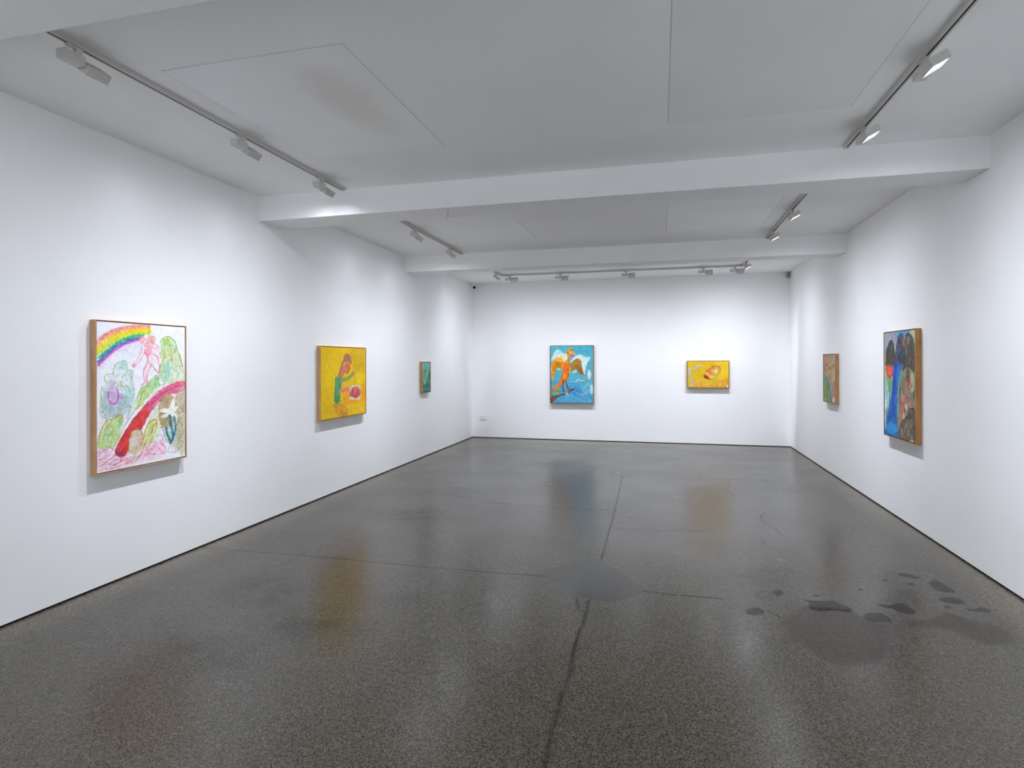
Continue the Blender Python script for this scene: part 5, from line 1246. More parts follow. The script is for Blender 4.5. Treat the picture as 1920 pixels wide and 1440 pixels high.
  ('l',(200,180,150),0.45,0.4,3.2,12.7,[56,346,62,315,61,281]),
  ('l',(120,110,90),0.28,0.4,3.2,10.1,[561,47,559,27,560,8]),
  ('l',(120,110,90),0.25,0.4,3.2,10.4,[305,140,317,108,332,78]),
  ('l',(200,180,150),0.46,0.4,3.2,10.4,[544,233,555,199,559,178]),
  ('l',(120,110,90),0.4,0.4,3.2,11.6,[356,142,385,117,400,84]),
  ('l',(120,110,90),0.39,0.4,3.2,11.8,[102,248,105,221,113,191]),
  ('l',(200,180,150),0.27,0.4,3.2,12.4,[16,330,58,283,83,262]),
  ('l',(150,150,140),0.31,0.4,3.2,9.8,[252,490,260,468,269,442]),
  ('l',(150,150,140),0.42,0.4,3.2,10.3,[126,78,144,55,157,35]),
  ('l',(200,180,150),0.41,0.4,3.2,11.5,[174,300,202,269,225,239]),
  ('l',(200,180,150),0.34,0.4,3.2,7.6,[180,286,167,265,165,238]),
  ('l',(190,150,120),0.34,0.4,3.2,13.4,[468,464,476,427,497,386]),
  ('l',(190,150,120),0.34,0.4,3.2,8.2,[110,183,103,138,120,102]),
  ('l',(200,180,150),0.42,0.4,3.2,11.7,[473,282,488,241,515,204]),
  ('l',(120,110,90),0.45,0.4,3.2,13.0,[270,493,290,470,309,445]),
  ('l',(150,150,140),0.45,0.4,3.2,9.1,[413,250,411,223,427,185]),
  ('l',(150,150,140),0.42,0.4,3.2,11.9,[141,362,145,333,151,310]),
  ('l',(200,180,150),0.28,0.4,3.2,9.3,[55,585,57,547,68,509]),
  ('l',(190,150,120),0.4,0.4,3.2,11.7,[436,167,436,130,445,98]),
  ('l',(200,180,150),0.4,0.4,3.2,12.5,[372,514,382,493,390,469]),
  ('l',(120,110,90),0.38,0.4,3.2,7.5,[496,186,487,167,486,134]),
  ('l',(150,150,140),0.46,0.4,3.2,11.6,[464,567,462,530,467,493]),
  ('l',(150,150,140),0.29,0.4,3.2,11.4,[351,154,378,121,405,88]),
  ('l',(150,150,140),0.37,0.4,3.2,11.2,[471,255,477,237,479,220]),
  ('l',(120,110,90),0.45,0.4,3.2,7.9,[530,467,537,419,537,373]),
  ('l',(150,150,140),0.47,0.4,3.2,9.4,[32,63,34,35,45,8]),
  ('l',(190,150,120),0.46,0.4,3.2,13.0,[65,447,79,412,89,383]),
  ('l',(200,180,150),0.24,0.4,3.2,10.9,[110,342,108,319,112,296]),
  ('l',(120,110,90),0.34,0.4,3.2,8.3,[245,137,249,84,263,46]),
  ('l',(150,150,140),0.37,0.4,3.2,11.6,[123,611,138,581,157,556]),
  ('l',(200,180,150),0.45,0.4,3.2,9.4,[542,354,553,317,565,266]),
  ('l',(190,150,120),0.25,0.4,3.2,7.7,[530,408,548,383,565,359]),
  ('l',(200,180,150),0.44,0.4,3.2,11.2,[228,533,233,511,236,493]),
  ('l',(120,110,90),0.35,0.4,3.2,12.5,[365,171,364,137,373,104]),
  ('l',(190,150,120),0.42,0.4,3.2,12.5,[375,89,392,56,410,13]),
  ('l',(190,150,120),0.37,0.4,3.2,8.2,[382,562,377,528,374,491]),
  ('l',(150,150,140),0.4,0.4,3.2,11.1,[55,564,63,539,70,520]),
  ('l',(90,130,70),0.31,0.4,3.2,13.4,[238,519,260,493,289,451]),
  ('l',(70,110,60),0.45,0.4,3.2,9.7,[192,469,204,419,204,383]),
  ('l',(90,130,70),0.52,0.4,3.2,12.2,[222,581,216,565,221,543]),
  ('l',(140,170,100),0.48,0.4,3.2,12.2,[198,593,184,556,181,522]),
  ('l',(140,170,100),0.59,0.4,3.2,11.6,[46,645,48,621,44,600]),
  ('l',(70,110,60),0.37,0.4,3.2,10.7,[112,530,119,500,125,471]),
  ('l',(140,170,100),0.48,0.4,3.2,11.8,[94,452,101,418,113,383]),
  ('l',(90,130,70),0.37,0.4,3.2,8.2,[209,508,217,456,224,410]),
  ('l',(140,170,100),0.37,0.4,3.2,8.5,[281,592,285,568,284,543]),
  ('l',(70,110,60),0.45,0.4,3.2,7.3,[52,630,57,603,59,575]),
  ('l',(140,170,100),0.41,0.4,3.2,12.3,[36,438,63,400,91,379]),
  ('l',(140,170,100),0.43,0.4,3.2,12.4,[154,627,166,610,177,582]),
  ('l',(140,170,100),0.56,0.4,3.2,10.7,[179,459,178,426,171,374]),
  ('l',(70,110,60),0.4,0.4,3.2,10.3,[55,443,81,405,98,371]),
  ('l',(90,130,70),0.6,0.4,3.2,12.2,[120,644,133,608,163,573]),
  ('l',(70,110,60),0.41,0.4,3.2,12.0,[159,492,170,459,196,423]),
  ('l',(90,130,70),0.33,0.4,3.2,12.0,[282,613,264,588,259,555]),
  ('l',(70,110,60),0.39,0.4,3.2,10.4,[142,545,138,498,134,458]),
  ('l',(70,110,60),0.52,0.4,3.2,10.6,[31,610,37,587,52,563]),
  ('l',(90,130,70),0.45,0.4,3.2,9.8,[132,530,136,504,142,475]),
  ('l',(90,130,70),0.54,0.4,3.2,8.0,[206,486,207,447,212,423]),
  ('l',(70,110,60),0.46,0.4,3.2,8.3,[170,582,174,557,179,534]),
  ('l',(90,130,70),0.37,0.4,3.2,7.3,[192,479,192,441,207,409]),
  ('l',(70,110,60),0.37,0.4,3.2,11.0,[104,504,108,472,105,429]),
  ('l',(70,110,60),0.35,0.4,3.2,8.7,[114,606,117,568,114,541]),
  ('l',(140,170,100),0.57,0.4,3.2,10.0,[53,620,42,587,39,550]),
 ]),
 'waterfall': dict(W=766, H=1066, bg=(190, 190, 160), grain=0.3, ops=[
  ('p',(142,158,174),0.9,0.35,24.2,0,[-19,-3,369,-7,333,190,233,168,4,222]),
  ('p',(166,142,152),0.6,0.4,36.4,0,[296,62,269,103,204,117,138,98,112,54,140,13,206,-1,270,20]),
  ('p',(120,150,170),0.6,0.4,21.2,0,[102,124,89,173,58,193,28,172,17,121,30,71,61,52,91,74]),
  ('p',(84,142,186),0.9,0.35,24.2,0,[270,-3,648,-10,573,51,360,80]),
  ('p',(194,198,152),0.85,0.35,18.2,0,[681,-5,779,-6,775,471,735,544,639,418,742,209]),
  ('p',(58,54,50),0.92,0.4,10.6,0,[20,334,39,198,113,116,179,75,245,114,278,208,265,354,68,355]),
  ('p',(104,72,62),0.6,0.5,18.2,0,[210,197,195,238,162,255,130,237,117,194,131,152,165,136,197,154]),
  ('p',(110,105,105),0.6,0.4,12.1,0,[216,147,208,175,190,186,172,174,165,146,173,118,191,107,209,119]),
  ('l',(40,38,36),0.8,0.3,6.1,9.1,[45,203,113,119,179,79,245,117,278,208]),
  ('p',(60,74,96),0.94,0.35,12.1,0,[230,345,298,199,343,74,424,18,490,33,512,109,523,204,474,330,325,349]),
  ('p',(88,78,70),0.75,0.4,18.2,0,[427,97,413,137,382,153,352,135,340,93,354,53,385,37,415,56]),
  ('p',(70,110,150),0.6,0.25,12.1,0,[475,61,468,80,451,88,434,79,428,59,435,39,452,31,469,40]),
  ('p',(40,50,70),0.6,0.25,27.3,0,[494,269,473,309,422,326,371,308,351,267,373,227,425,211,474,229]),
  ('p',(90,60,60),0.5,0.25,15.1,0,[341,267,329,288,301,296,273,287,262,266,274,246,302,238,330,247]),
  ('p',(196,82,52),0.85,0.3,13.6,0,[546,116,534,142,506,152,478,140,467,113,479,86,508,76,535,89]),
  ('p',(70,66,60),0.92,0.4,10.6,0,[463,392,519,176,536,64,605,24,685,52,738,109,763,223,755,390,629,359]),
  ('p',(136,136,126),0.8,0.4,18.2,0,[648,96,636,126,607,137,579,124,567,93,580,63,609,52,637,66]),
  ('p',(100,74,78),0.8,0.4,21.2,0,[738,290,722,354,684,381,647,355,633,289,650,225,688,199,724,226]),
  ('p',(50,50,46),0.6,0.4,18.2,0,[549,298,538,351,515,373,493,351,484,297,495,244,518,223,541,245]),
  ('p',(120,115,100),0.6,0.25,12.1,0,[588,205,581,245,568,261,556,244,551,205,557,165,571,149,583,166]),
  ('l',(40,40,38),0.85,0.3,6.1,9.1,[535,73,605,28,680,52,723,104]),
  ('l',(50,48,44),0.7,0.3,6.1,9.1,[551,317,632,253,687,237,741,272]),
  ('p',(138,132,106),0.95,0.35,10.6,0,[360,758,429,468,492,384,629,347,738,392,773,471,770,1071,353,1069]),
  ('l',(56,54,48),0.85,0.3,7.6,13.6,[404,631,443,440,515,365,629,348,738,404]),
  ('p',(74,64,54),0.85,0.4,15.1,0,[634,428,622,477,593,498,564,478,553,429,566,379,596,359,624,379]),
  ('p',(190,194,146),0.8,0.35,21.2,0,[749,498,732,569,695,600,658,572,644,501,661,429,699,399,735,428]),
  ('p',(110,100,85),0.6,0.5,18.2,0,[526,532,513,599,486,627,461,601,451,534,463,467,490,439,516,466]),
  ('p',(70,80,60),0.6,0.5,12.1,0,[416,611,409,692,394,727,381,694,378,613,385,532,399,498,412,531]),
  ('p',(26,96,188),0.96,0.25,10.6,0,[232,346,300,320,451,330,434,421,369,556,346,749,341,941,349,1067,13,1068,8,932,107,794,178,641,206,482]),
  ('l',(20,66,176),0.85,0.35,24.2,66.7,[313,335,267,510,247,706,227,825]),
  ('l',(30,142,196),0.8,0.4,12.1,24.2,[411,383,357,537,332,702,324,847]),
  ('p',(52,152,208),0.85,0.35,45.4,0,[348,969,304,1019,197,1049,87,1041,42,999,89,948,200,919,306,928]),
  ('p',(40,80,140),0.5,0.4,30.3,0,[302,848,272,885,200,905,127,897,97,864,129,827,202,807,273,816]),
  ('l',(132,172,82),0.9,0.35,6.1,13.6,[450,364,397,498,365,652,353,844]),
  ('p',(152,198,208),0.9,0.3,15.1,0,[7,456,123,519,173,622,118,763,16,830]),
  ('p',(232,236,236),0.85,0.25,12.1,0,[60,747,52,790,32,809,13,793,6,750,15,707,35,688,53,705]),
  ('p',(232,236,236),0.6,0.25,12.1,0,[45,949,38,999,22,1021,8,1002,2,953,10,902,25,880,40,899]),
  ('p',(40,130,190),0.6,0.25,21.2,0,[138,822,122,858,84,875,47,864,32,829,48,792,86,775,123,787]),
  ('p',(120,165,110),0.85,0.35,12.1,0,[39,456,139,484,227,453,195,562,142,623,91,555]),
  ('l',(56,140,66),0.9,0.3,9.1,22.7,[145,472,148,563,143,662,133,792]),
  ('l',(90,160,80),0.85,0.3,7.6,19.7,[39,466,104,537,142,588]),
  ('l',(110,165,80),0.85,0.3,7.6,18.2,[222,462,179,552]),
  ('l',(50,120,110),0.6,0.4,15.1,24.2,[134,742,97,864,56,928]),
  ('p',(204,80,58),0.97,0.25,7.6,0,[23,360,95,336,199,337,244,364,223,435,145,478,61,445]),
  ('p',(236,130,90),0.6,0.4,15.1,0,[182,404,171,432,145,444,120,433,110,404,121,376,147,364,172,376]),
  ('l',(180,60,50),0.6,0.3,6.1,9.1,[95,344,107,425]),
  ('l',(202,94,106),0.92,0.3,12.1,36.4,[638,464,585,549,560,619,640,684,691,741]),
  ('l',(202,94,106),0.92,0.3,12.1,48.5,[468,637,438,715,460,789,429,895]),
  ('l',(202,94,106),0.92,0.3,12.1,30.3,[480,722,556,805]),
  ('l',(202,94,106),0.92,0.3,12.1,24.2,[660,491,687,545]),
  ('p',(210,145,166),0.8,0.25,15.1,0,[495,664,485,694,461,708,438,697,429,668,439,638,463,624,486,636]),
  ('p',(190,60,80),0.7,0.25,12.1,0,[644,492,637,518,621,529,605,519,599,493,607,466,623,455,638,466]),
  ('p',(240,235,230),0.8,0.25,6.1,0,[651,700,647,713,639,719,631,714,628,702,632,688,640,683,648,688]),
  ('p',(204,206,158),0.9,0.25,12.1,0,[585,734,577,757,557,767,538,759,530,737,539,714,559,704,578,712]),
  ('p',(204,206,158),0.9,0.25,12.1,0,[519,831,512,854,495,865,479,857,473,835,480,812,497,801,513,809]),
  ('p',(226,140,120),0.7,0.25,15.1,0,[715,735,704,749,676,757,648,753,637,740,649,725,677,717,704,721]),
  ('p',(104,90,76),0.92,0.4,12.1,0,[363,1078,409,925,528,845,602,788,669,747,756,768,776,1070]),
  ('l',(46,42,40),0.85,0.35,6.1,10.6,[593,793,630,751,709,746,766,769]),
  ('l',(46,42,40),0.85,0.35,6.1,10.6,[516,860,574,836,645,841,707,817]),
  ('l',(46,42,40),0.85,0.35,6.1,10.6,[406,1068,433,933]),
  ('l',(46,42,40),0.85,0.35,6.1,10.6,[730,779,748,903,737,1030]),
  ('l',(46,42,40),0.85,0.35,6.1,10.6,[539,867,514,944]),
  ('p',(158,144,128),0.7,0.4,13.6,0,[483,998,476,1028,459,1042,442,1032,436,1003,444,973,461,959,477,970]),
  ('p',(158,144,128),0.7,0.4,13.6,0,[549,950,541,979,525,993,509,983,503,954,510,924,527,911,543,921]),
  ('p',(158,144,128),0.7,0.4,13.6,0,[620,979,613,1009,597,1022,581,1012,575,984,582,955,599,941,614,951]),
  ('p',(158,144,128),0.7,0.4,13.6,0,[707,1020,700,1049,684,1062,669,1052,663,1025,670,996,686,982,701,992]),
  ('p',(158,144,128),0.7,0.4,13.6,0,[684,891,677,920,661,933,646,923,640,895,647,866,663,853,678,863]),
  ('p',(158,144,128),0.7,0.4,13.6,0,[595,899,588,928,572,942,556,931,550,903,557,874,573,860,589,871]),
  ('p',(200,195,185),0.8,0.25,12.1,0,[732,1050,717,1061,680,1069,643,1070,627,1063,643,1052,681,1044,717,1043]),
  ('p',(92,86,76),0.85,0.4,12.1,0,[768,606,759,633,739,645,719,635,712,608,721,581,741,569,760,579]),
  ('p',(70,80,55),0.6,0.4,15.1,0,[674,819,661,836,630,845,598,841,585,826,599,809,631,801,662,805]),
  ('l',(110,84,76),0.41,0.4,3.8,12.0,[126,335,152,286,163,248]),
  ('l',(60,56,52),0.38,0.4,3.8,8.6,[169,181,175,144,160,100]),
  ('l',(60,56,52),0.4,0.4,3.8,10.6,[62,336,61,308,65,278]),
  ('l',(60,56,52),0.57,0.4,3.8,7.6,[156,215,158,160,152,120]),
  ('l',(96,88,80),0.58,0.4,3.8,8.4,[188,236,185,206,193,175]),
  ('l',(110,84,76),0.71,0.4,3.8,13.5,[40,291,54,257,67,232]),
  ('l',(46,44,42),0.48,0.4,3.8,11.2,[93,253,97,234,97,204]),
  ('l',(46,44,42),0.61,0.4,3.8,9.1,[95,244,91,208,97,179]),
  ('l',(60,56,52),0.69,0.4,3.8,10.6,[123,211,114,178,103,148]),
  ('l',(60,56,52),0.68,0.4,3.8,13.6,[253,318,253,282,251,236]),
  ('l',(96,88,80),0.64,0.4,3.8,8.5,[144,184,147,159,151,142]),
  ('l',(60,56,52),0.5,0.4,3.8,8.1,[76,302,88,267,87,220]),
  ('l',(46,44,42),0.64,0.4,3.8,9.6,[193,289,190,247,195,206]),
  ('l',(46,44,42),0.72,0.4,3.8,7.9,[137,284,132,242,139,183]),
  ('l',(46,44,42),0.57,0.4,3.8,9.7,[227,272,229,215,223,162]),
  ('l',(110,84,76),0.48,0.4,3.8,13.2,[167,279,175,246,177,225]),
  ('l',(60,56,52),0.63,0.4,3.8,10.4,[133,338,148,307,152,290]),
  ('l',(110,84,76),0.37,0.4,3.8,12.2,[188,295,202,242,211,192]),
  ('l',(46,44,42),0.44,0.4,3.8,8.6,[124,175,132,150,137,124]),
  ('l',(110,84,76),0.4,0.4,3.8,12.0,[187,250,193,216,201,188]),
  ('l',(60,56,52),0.52,0.4,3.8,12.7,[189,245,198,193,208,158]),
  ('l',(60,56,52),0.7,0.4,3.8,9.9,[175,162,177,127,182,88]),
  ('l',(60,56,52),0.63,0.4,3.8,12.6,[152,204,169,163,188,99]),
  ('l',(96,88,80),0.64,0.4,3.8,8.1,[119,286,132,252,133,216]),
  ('l',(46,44,42),0.42,0.4,3.8,12.3,[174,203,177,158,178,115]),
  ('l',(46,44,42),0.53,0.4,3.8,10.8,[81,273,82,236,89,207]),
  ('l',(46,44,42),0.64,0.4,3.8,11.8,[182,304,168,259,173,212]),
  ('l',(110,84,76),0.57,0.4,3.8,10.6,[132,311,145,252,155,191]),
  ('l',(60,56,52),0.56,0.4,3.8,8.7,[180,300,185,278,200,253]),
  ('l',(46,44,42),0.56,0.4,3.8,8.5,[196,296,195,252,208,212]),
  ('l',(90,70,66),0.59,0.4,3.8,9.5,[406,178,407,159,406,139]),
  ('l',(40,50,70),0.64,0.4,3.8,9.6,[387,241,398,214,402,188]),
  ('l',(90,70,66),0.37,0.4,3.8,10.3,[398,307,393,265,393,213]),
  ('l',(80,110,150),0.55,0.4,3.8,8.1,[361,241,360,189,366,146]),
  ('l',(50,60,80),0.5,0.4,3.8,13.5,[428,143,430,94,429,64]),
  ('l',(50,60,80),0.68,0.4,3.8,9.0,[296,249,305,223,320,193]),
  ('l',(50,60,80),0.53,0.4,3.8,7.6,[470,207,481,180,485,135]),
  ('l',(50,60,80),0.42,0.4,3.8,8.3,[458,152,449,125,452,91]),
  ('l',(40,50,70),0.69,0.4,3.8,8.1,[381,331,386,301,392,275]),
  ('l',(90,70,66),0.51,0.4,3.8,10.3,[326,206,340,170,344,132]),
  ('l',(50,60,80),0.39,0.4,3.8,7.8,[353,178,360,146,364,105]),
  ('l',(40,50,70),0.43,0.4,3.8,8.4,[466,180,467,147,464,107]),
  ('l',(40,50,70),0.66,0.4,3.8,13.1,[370,311,364,259,367,215]),
  ('l',(90,70,66),0.67,0.4,3.8,11.1,[461,315,465,278,457,251]),
  ('l',(40,50,70),0.38,0.4,3.8,10.1,[432,210,437,169,441,131]),
  ('l',(80,110,150),0.57,0.4,3.8,10.2,[379,155,379,130,386,88]),
  ('l',(90,70,66),0.4,0.4,3.8,9.8,[350,123,355,90,364,70]),
  ('l',(40,50,70),0.59,0.4,3.8,11.4,[442,298,451,265,445,225]),
  ('l',(90,70,66),0.36,0.4,3.8,13.2,[421,202,430,176,445,152]),
  ('l',(50,60,80),0.7,0.4,3.8,9.3,[376,139,399,91,416,46]),
  ('l',(90,70,66),0.49,0.4,3.8,8.7,[345,192,350,155,362,121]),
  ('l',(90,70,66),0.65,0.4,3.8,9.7,[325,217,339,184,357,143]),
  ('l',(40,50,70),0.68,0.4,3.8,8.5,[462,237,467,189,480,141]),
  ('l',(80,110,150),0.61,0.4,3.8,11.1,[447,265,455,244,464,214]),
  ('l',(40,50,70),0.37,0.4,3.8,12.9,[372,168,385,131,397,92]),
  ('l',(90,70,66),0.53,0.4,3.8,10.3,[449,282,446,254,461,220]),
  ('l',(40,50,70),0.45,0.4,3.8,10.7,[284,308,295,266,296,231]),
  ('l',(40,50,70),0.46,0.4,3.8,9.7,[430,91,425,70,426,40]),
  ('l',(40,50,70),0.43,0.4,3.8,13.3,[398,117,404,91,408,72]),
  ('l',(50,60,80),0.59,0.4,3.8,8.8,[420,89,421,67,436,48]),
  ('l',(140,136,124),0.66,0.4,3.8,9.8,[560,249,571,198,576,161]),
  ('l',(60,56,52),0.43,0.4,3.8,12.1,[568,256,576,209,593,181]),
  ('l',(110,84,76),0.48,0.4,3.8,9.9,[608,309,633,267,634,227]),
  ('l',(140,136,124),0.41,0.4,3.8,13.2,[541,197,539,172,541,143]),
  ('l',(110,84,76),0.41,0.4,3.8,11.5,[720,238,720,219,724,194]),
  ('l',(96,88,80),0.51,0.4,3.8,8.1,[485,380,491,347,490,296]),
  ('l',(96,88,80),0.42,0.4,3.8,7.9,[727,212,725,196,728,173]),
  ('l',(60,56,52),0.5,0.4,3.8,9.6,[688,279,697,229,695,192]),
  ('l',(96,88,80),0.46,0.4,3.8,8.3,[540,148,552,118,573,103]),
  ('l',(110,84,76),0.48,0.4,3.8,8.1,[671,270,682,239,686,205]),
  ('l',(46,44,42),0.57,0.4,3.8,8.7,[521,372,510,319,513,282]),
  ('l',(60,56,52),0.52,0.4,3.8,11.4,[560,357,566,307,570,277]),
  ('l',(96,88,80),0.56,0.4,3.8,11.6,[539,309,545,289,561,265]),
  ('l',(60,56,52),0.67,0.4,3.8,11.4,[510,212,524,182,542,154]),
  ('l',(60,56,52),0.72,0.4,3.8,10.1,[547,281,547,240,555,187]),
  ('l',(110,84,76),0.5,0.4,3.8,9.1,[722,243,717,208,704,181]),
  ('l',(140,136,124),0.4,0.4,3.8,9.5,[494,377,493,351,488,328]),
  ('l',(140,136,124),0.66,0.4,3.8,9.5,[542,369,553,338,554,300]),
  ('l',(96,88,80),0.51,0.4,3.8,11.4,[604,274,606,240,619,209]),
  ('l',(46,44,42),0.52,0.4,3.8,7.5,[630,162,639,132,636,95]),
  ('l',(46,44,42),0.7,0.4,3.8,8.0,[605,311,605,271,614,223]),
  ('l',(60,56,52),0.36,0.4,3.8,10.1,[552,317,551,296,543,275]),
  ('l',(140,136,124),0.47,0.4,3.8,10.9,[633,317,639,286,643,257]),
  ('l',(60,56,52),0.42,0.4,3.8,9.6,[680,348,687,326,689,285]),
  ('l',(46,44,42),0.42,0.4,3.8,12.3,[665,196,658,143,648,96]),
  ('l',(60,56,52),0.56,0.4,3.8,13.1,[669,347,671,321,680,296]),
  ('l',(60,56,52),0.53,0.4,3.8,12.8,[586,267,576,242,577,206]),
  ('l',(140,136,124),0.4,0.4,3.8,13.5,[717,309,728,273,737,236]),
  ('l',(96,88,80),0.4,0.4,3.8,8.8,[719,249,724,213,730,184]),
  ('l',(60,56,52),0.39,0.4,3.8,8.7,[617,172,626,146,639,125]),
  ('l',(110,84,76),0.41,0.4,3.8,13.6,[594,357,591,308,587,266]),
  ('l',(110,84,76),0.5,0.4,3.8,13.4,[580,331,577,287,592,240]),
  ('l',(140,136,124),0.41,0.4,3.8,8.7,[608,253,625,218,640,151]),
  ('l',(110,84,76),0.39,0.4,3.8,12.7,[522,257,540,223,550,176]),
  ('l',(140,136,124),0.39,0.4,3.8,9.8,[596,126,598,83,599,59]),
  ('l',(140,136,124),0.61,0.4,3.8,8.8,[556,161,568,121,575,82]),
  ('l',(100,92,74),0.6,0.4,3.8,9.7,[726,684,718,655,718,628]),
  ('l',(90,80,66),0.48,0.4,3.8,10.2,[507,514,516,483,524,455]),
  ('l',(186,180,150),0.43,0.4,3.8,7.8,[559,599,566,582,577,556]),
  ('l',(100,92,74),0.42,0.4,3.8,7.0,[405,759,431,734,445,705]),
  ('l',(90,80,66),0.3,0.4,3.8,6.9,[544,703,543,682,544,661]),
  ('l',(100,92,74),0.31,0.4,3.8,9.5,[657,669,656,626,644,582]),
  ('l',(100,92,74),0.33,0.4,3.8,8.3,[458,793,461,749,468,702]),
  ('l',(186,180,150),0.47,0.4,3.8,10.4,[717,548,736,525,753,508]),
  ('l',(90,80,66),0.31,0.4,3.8,8.3,[618,481,622,449,630,409]),
  ('l',(90,80,66),0.38,0.4,3.8,6.6,[670,700,667,662,673,620]),
  ('l',(186,180,150),0.51,0.4,3.8,9.0,[525,746,530,726,537,705]),
  ('l',(100,92,74),0.37,0.4,3.8,10.8,[532,711,539,679,541,649]),
  ('l',(140,120,100),0.58,0.4,3.8,11.8,[683,579,683,555,689,529]),
  ('l',(140,120,100),0.4,0.4,3.8,7.5,[616,536,623,505,625,485]),
  ('l',(90,80,66),0.31,0.4,3.8,6.6,[618,524,637,501,667,471]),
  ('l',(90,80,66),0.54,0.4,3.8,7.4,[530,678,546,644,562,624]),
  ('l',(186,180,150),0.42,0.4,3.8,11.0,[673,732,674,691,669,650]),
  ('l',(100,92,74),0.59,0.4,3.8,7.6,[719,693,727,651,741,623]),
  ('l',(90,80,66),0.43,0.4,3.8,11.1,[517,796,524,774,530,751]),
  ('l',(140,120,100),0.31,0.4,3.8,9.4,[496,546,495,516,491,487]),
  ('l',(90,80,66),0.36,0.4,3.8,10.6,[582,592,592,562,595,530]),
  ('l',(186,180,150),0.52,0.4,3.8,7.8,[451,829,456,797,458,778]),
  ('l',(140,120,100),0.45,0.4,3.8,9.4,[649,621,652,597,661,549]),
  ('l',(186,180,150),0.49,0.4,3.8,7.8,[579,466,577,423,595,386]),
  ('l',(140,120,100),0.42,0.4,3.8,10.9,[590,683,597,651,605,598]),
  ('l',(90,80,66),0.32,0.4,3.8,6.8,[611,803,611,771,615,742]),
  ('l',(90,80,66),0.5,0.4,3.8,9.5,[665,662,675,623,688,593]),
  ('l',(100,92,74),0.59,0.4,3.8,9.8,[623,798,644,766,655,712]),
  ('l',(140,120,100),0.53,0.4,3.8,11.5,[499,563,524,544,553,510]),
  ('l',(186,180,150),0.48,0.4,3.8,10.5,[560,791,573,759,591,717]),
  ('l',(140,120,100),0.54,0.4,3.8,8.2,[650,710,647,690,643,660]),
  ('l',(90,80,66),0.46,0.4,3.8,8.0,[589,715,591,673,590,619]),
  ('l',(140,120,100),0.44,0.4,3.8,11.7,[706,566,712,523,715,488]),
  ('l',(90,80,66),0.42,0.4,3.8,9.2,[493,712,484,689,485,659]),
  ('l',(90,80,66),0.42,0.4,3.8,10.3,[736,746,739,722,743,701]),
  ('l',(100,92,74),0.36,0.4,3.8,9.8,[572,486,568,437,573,401]),
  ('l',(100,92,74),0.5,0.4,3.8,8.8,[738,575,738,535,727,498]),
  ('l',(90,80,66),0.45,0.4,3.8,9.0,[531,554,532,533,528,514]),
  ('l',(90,80,66),0.52,0.4,3.8,10.2,[604,658,616,632,630,616]),
  ('l',(100,92,74),0.54,0.4,3.8,11.6,[687,711,698,684,709,658]),
  ('l',(160,144,124),0.44,0.4,3.8,7.9,[546,902,541,870,540,846]),
  ('l',(60,54,48),0.52,0.4,3.8,8.7,[618,863,617,844,612,819]),
  ('l',(90,78,66),0.42,0.4,3.8,7.9,[472,1031,476,1000,477,950]),
  ('l',(90,78,66),0.4,0.4,3.8,9.7,[624,895,628,852,625,801]),
  ('l',(90,78,66),0.41,0.4,3.8,7.2,[735,991,724,942,727,893]),
  ('l',(90,78,66),0.38,0.4,3.8,8.4,[579,978,586,941,585,897]),
  ('l',(60,54,48),0.51,0.4,3.8,11.5,[569,885,576,864,584,836]),
  ('l',(60,54,48),0.64,0.4,3.8,9.5,[557,958,554,927,559,894]),
  ('l',(90,78,66),0.42,0.4,3.8,11.5,[557,1034,566,1003,577,976]),
  ('l',(160,144,124),0.69,0.4,3.8,7.2,[688,950,683,920,686,890]),
  ('l',(90,78,66),0.41,0.4,3.8,9.3,[665,1000,664,980,657,956]),
  ('l',(60,54,48),0.43,0.4,3.8,11.3,[671,1011,676,987,682,969]),
  ('l',(160,144,124),0.67,0.4,3.8,9.4,[405,1053,404,1029,408,1006]),
  ('l',(160,144,124),0.66,0.4,3.8,11.7,[422,997,431,972,442,952]),
  ('l',(90,78,66),0.66,0.4,3.8,9.6,[629,1019,638,999,657,976]),
  ('l',(160,144,124),0.54,0.4,3.8,9.1,[652,1053,653,1018,651,984]),
  ('l',(160,144,124),0.45,0.4,3.8,11.5,[619,966,626,941,636,916]),
  ('l',(90,78,66),0.41,0.4,3.8,10.1,[589,932,580,898,576,850]),
  ('l',(160,144,124),0.51,0.4,3.8,9.9,[624,889,616,865,605,846]),
  ('l',(90,78,66),0.37,0.4,3.8,9.6,[521,1007,517,983,514,958]),
  ('l',(60,54,48),0.37,0.4,3.8,11.6,[728,966,739,945,748,925]),
  ('l',(60,54,48),0.39,0.4,3.8,6.7,[698,995,705,966,699,944]),
  ('l',(160,144,124),0.7,0.4,3.8,7.4,[502,990,541,943,556,896]),
  ('l',(60,54,48),0.61,0.4,3.8,10.9,[663,888,647,844,643,793]),
  ('l',(160,144,124),0.54,0.4,3.8,9.5,[721,901,713,870,704,831]),
  ('l',(160,144,124),0.54,0.4,3.8,7.8,[626,883,638,844,643,809]),
  ('l',(90,78,66),0.58,0.4,3.8,8.6,[576,1047,585,1015,582,973]),
  ('l',(160,144,124),0.47,0.4,3.8,6.9,[709,989,708,961,705,933]),
  ('l',(60,54,48),0.54,0.4,3.8,7.6,[696,852,701,821,694,780]),
  ('l',(60,54,48),0.62,0.4,3.8,10.9,[628,844,629,812,631,792]),
  ('l',(60,54,48),0.46,0.4,3.8,8.3,[507,973,502,929,508,892]),
  ('l',(160,144,124),0.48,0.4,3.8,7.6,[585,954,591,934,602,915]),
  ('l',(90,78,66),0.4,0.4,3.8,8.9,[536,1007,527,975,517,936]),
  ('l',(90,78,66),0.68,0.4,3.8,9.9,[694,981,718,941,730,906]),
  ('l',(160,144,124),0.46,0.4,3.8,10.7,[531,924,529,902,528,874]),
  ('l',(90,78,66),0.51,0.4,3.8,6.9,[584,1042,576,1015,573,989]),
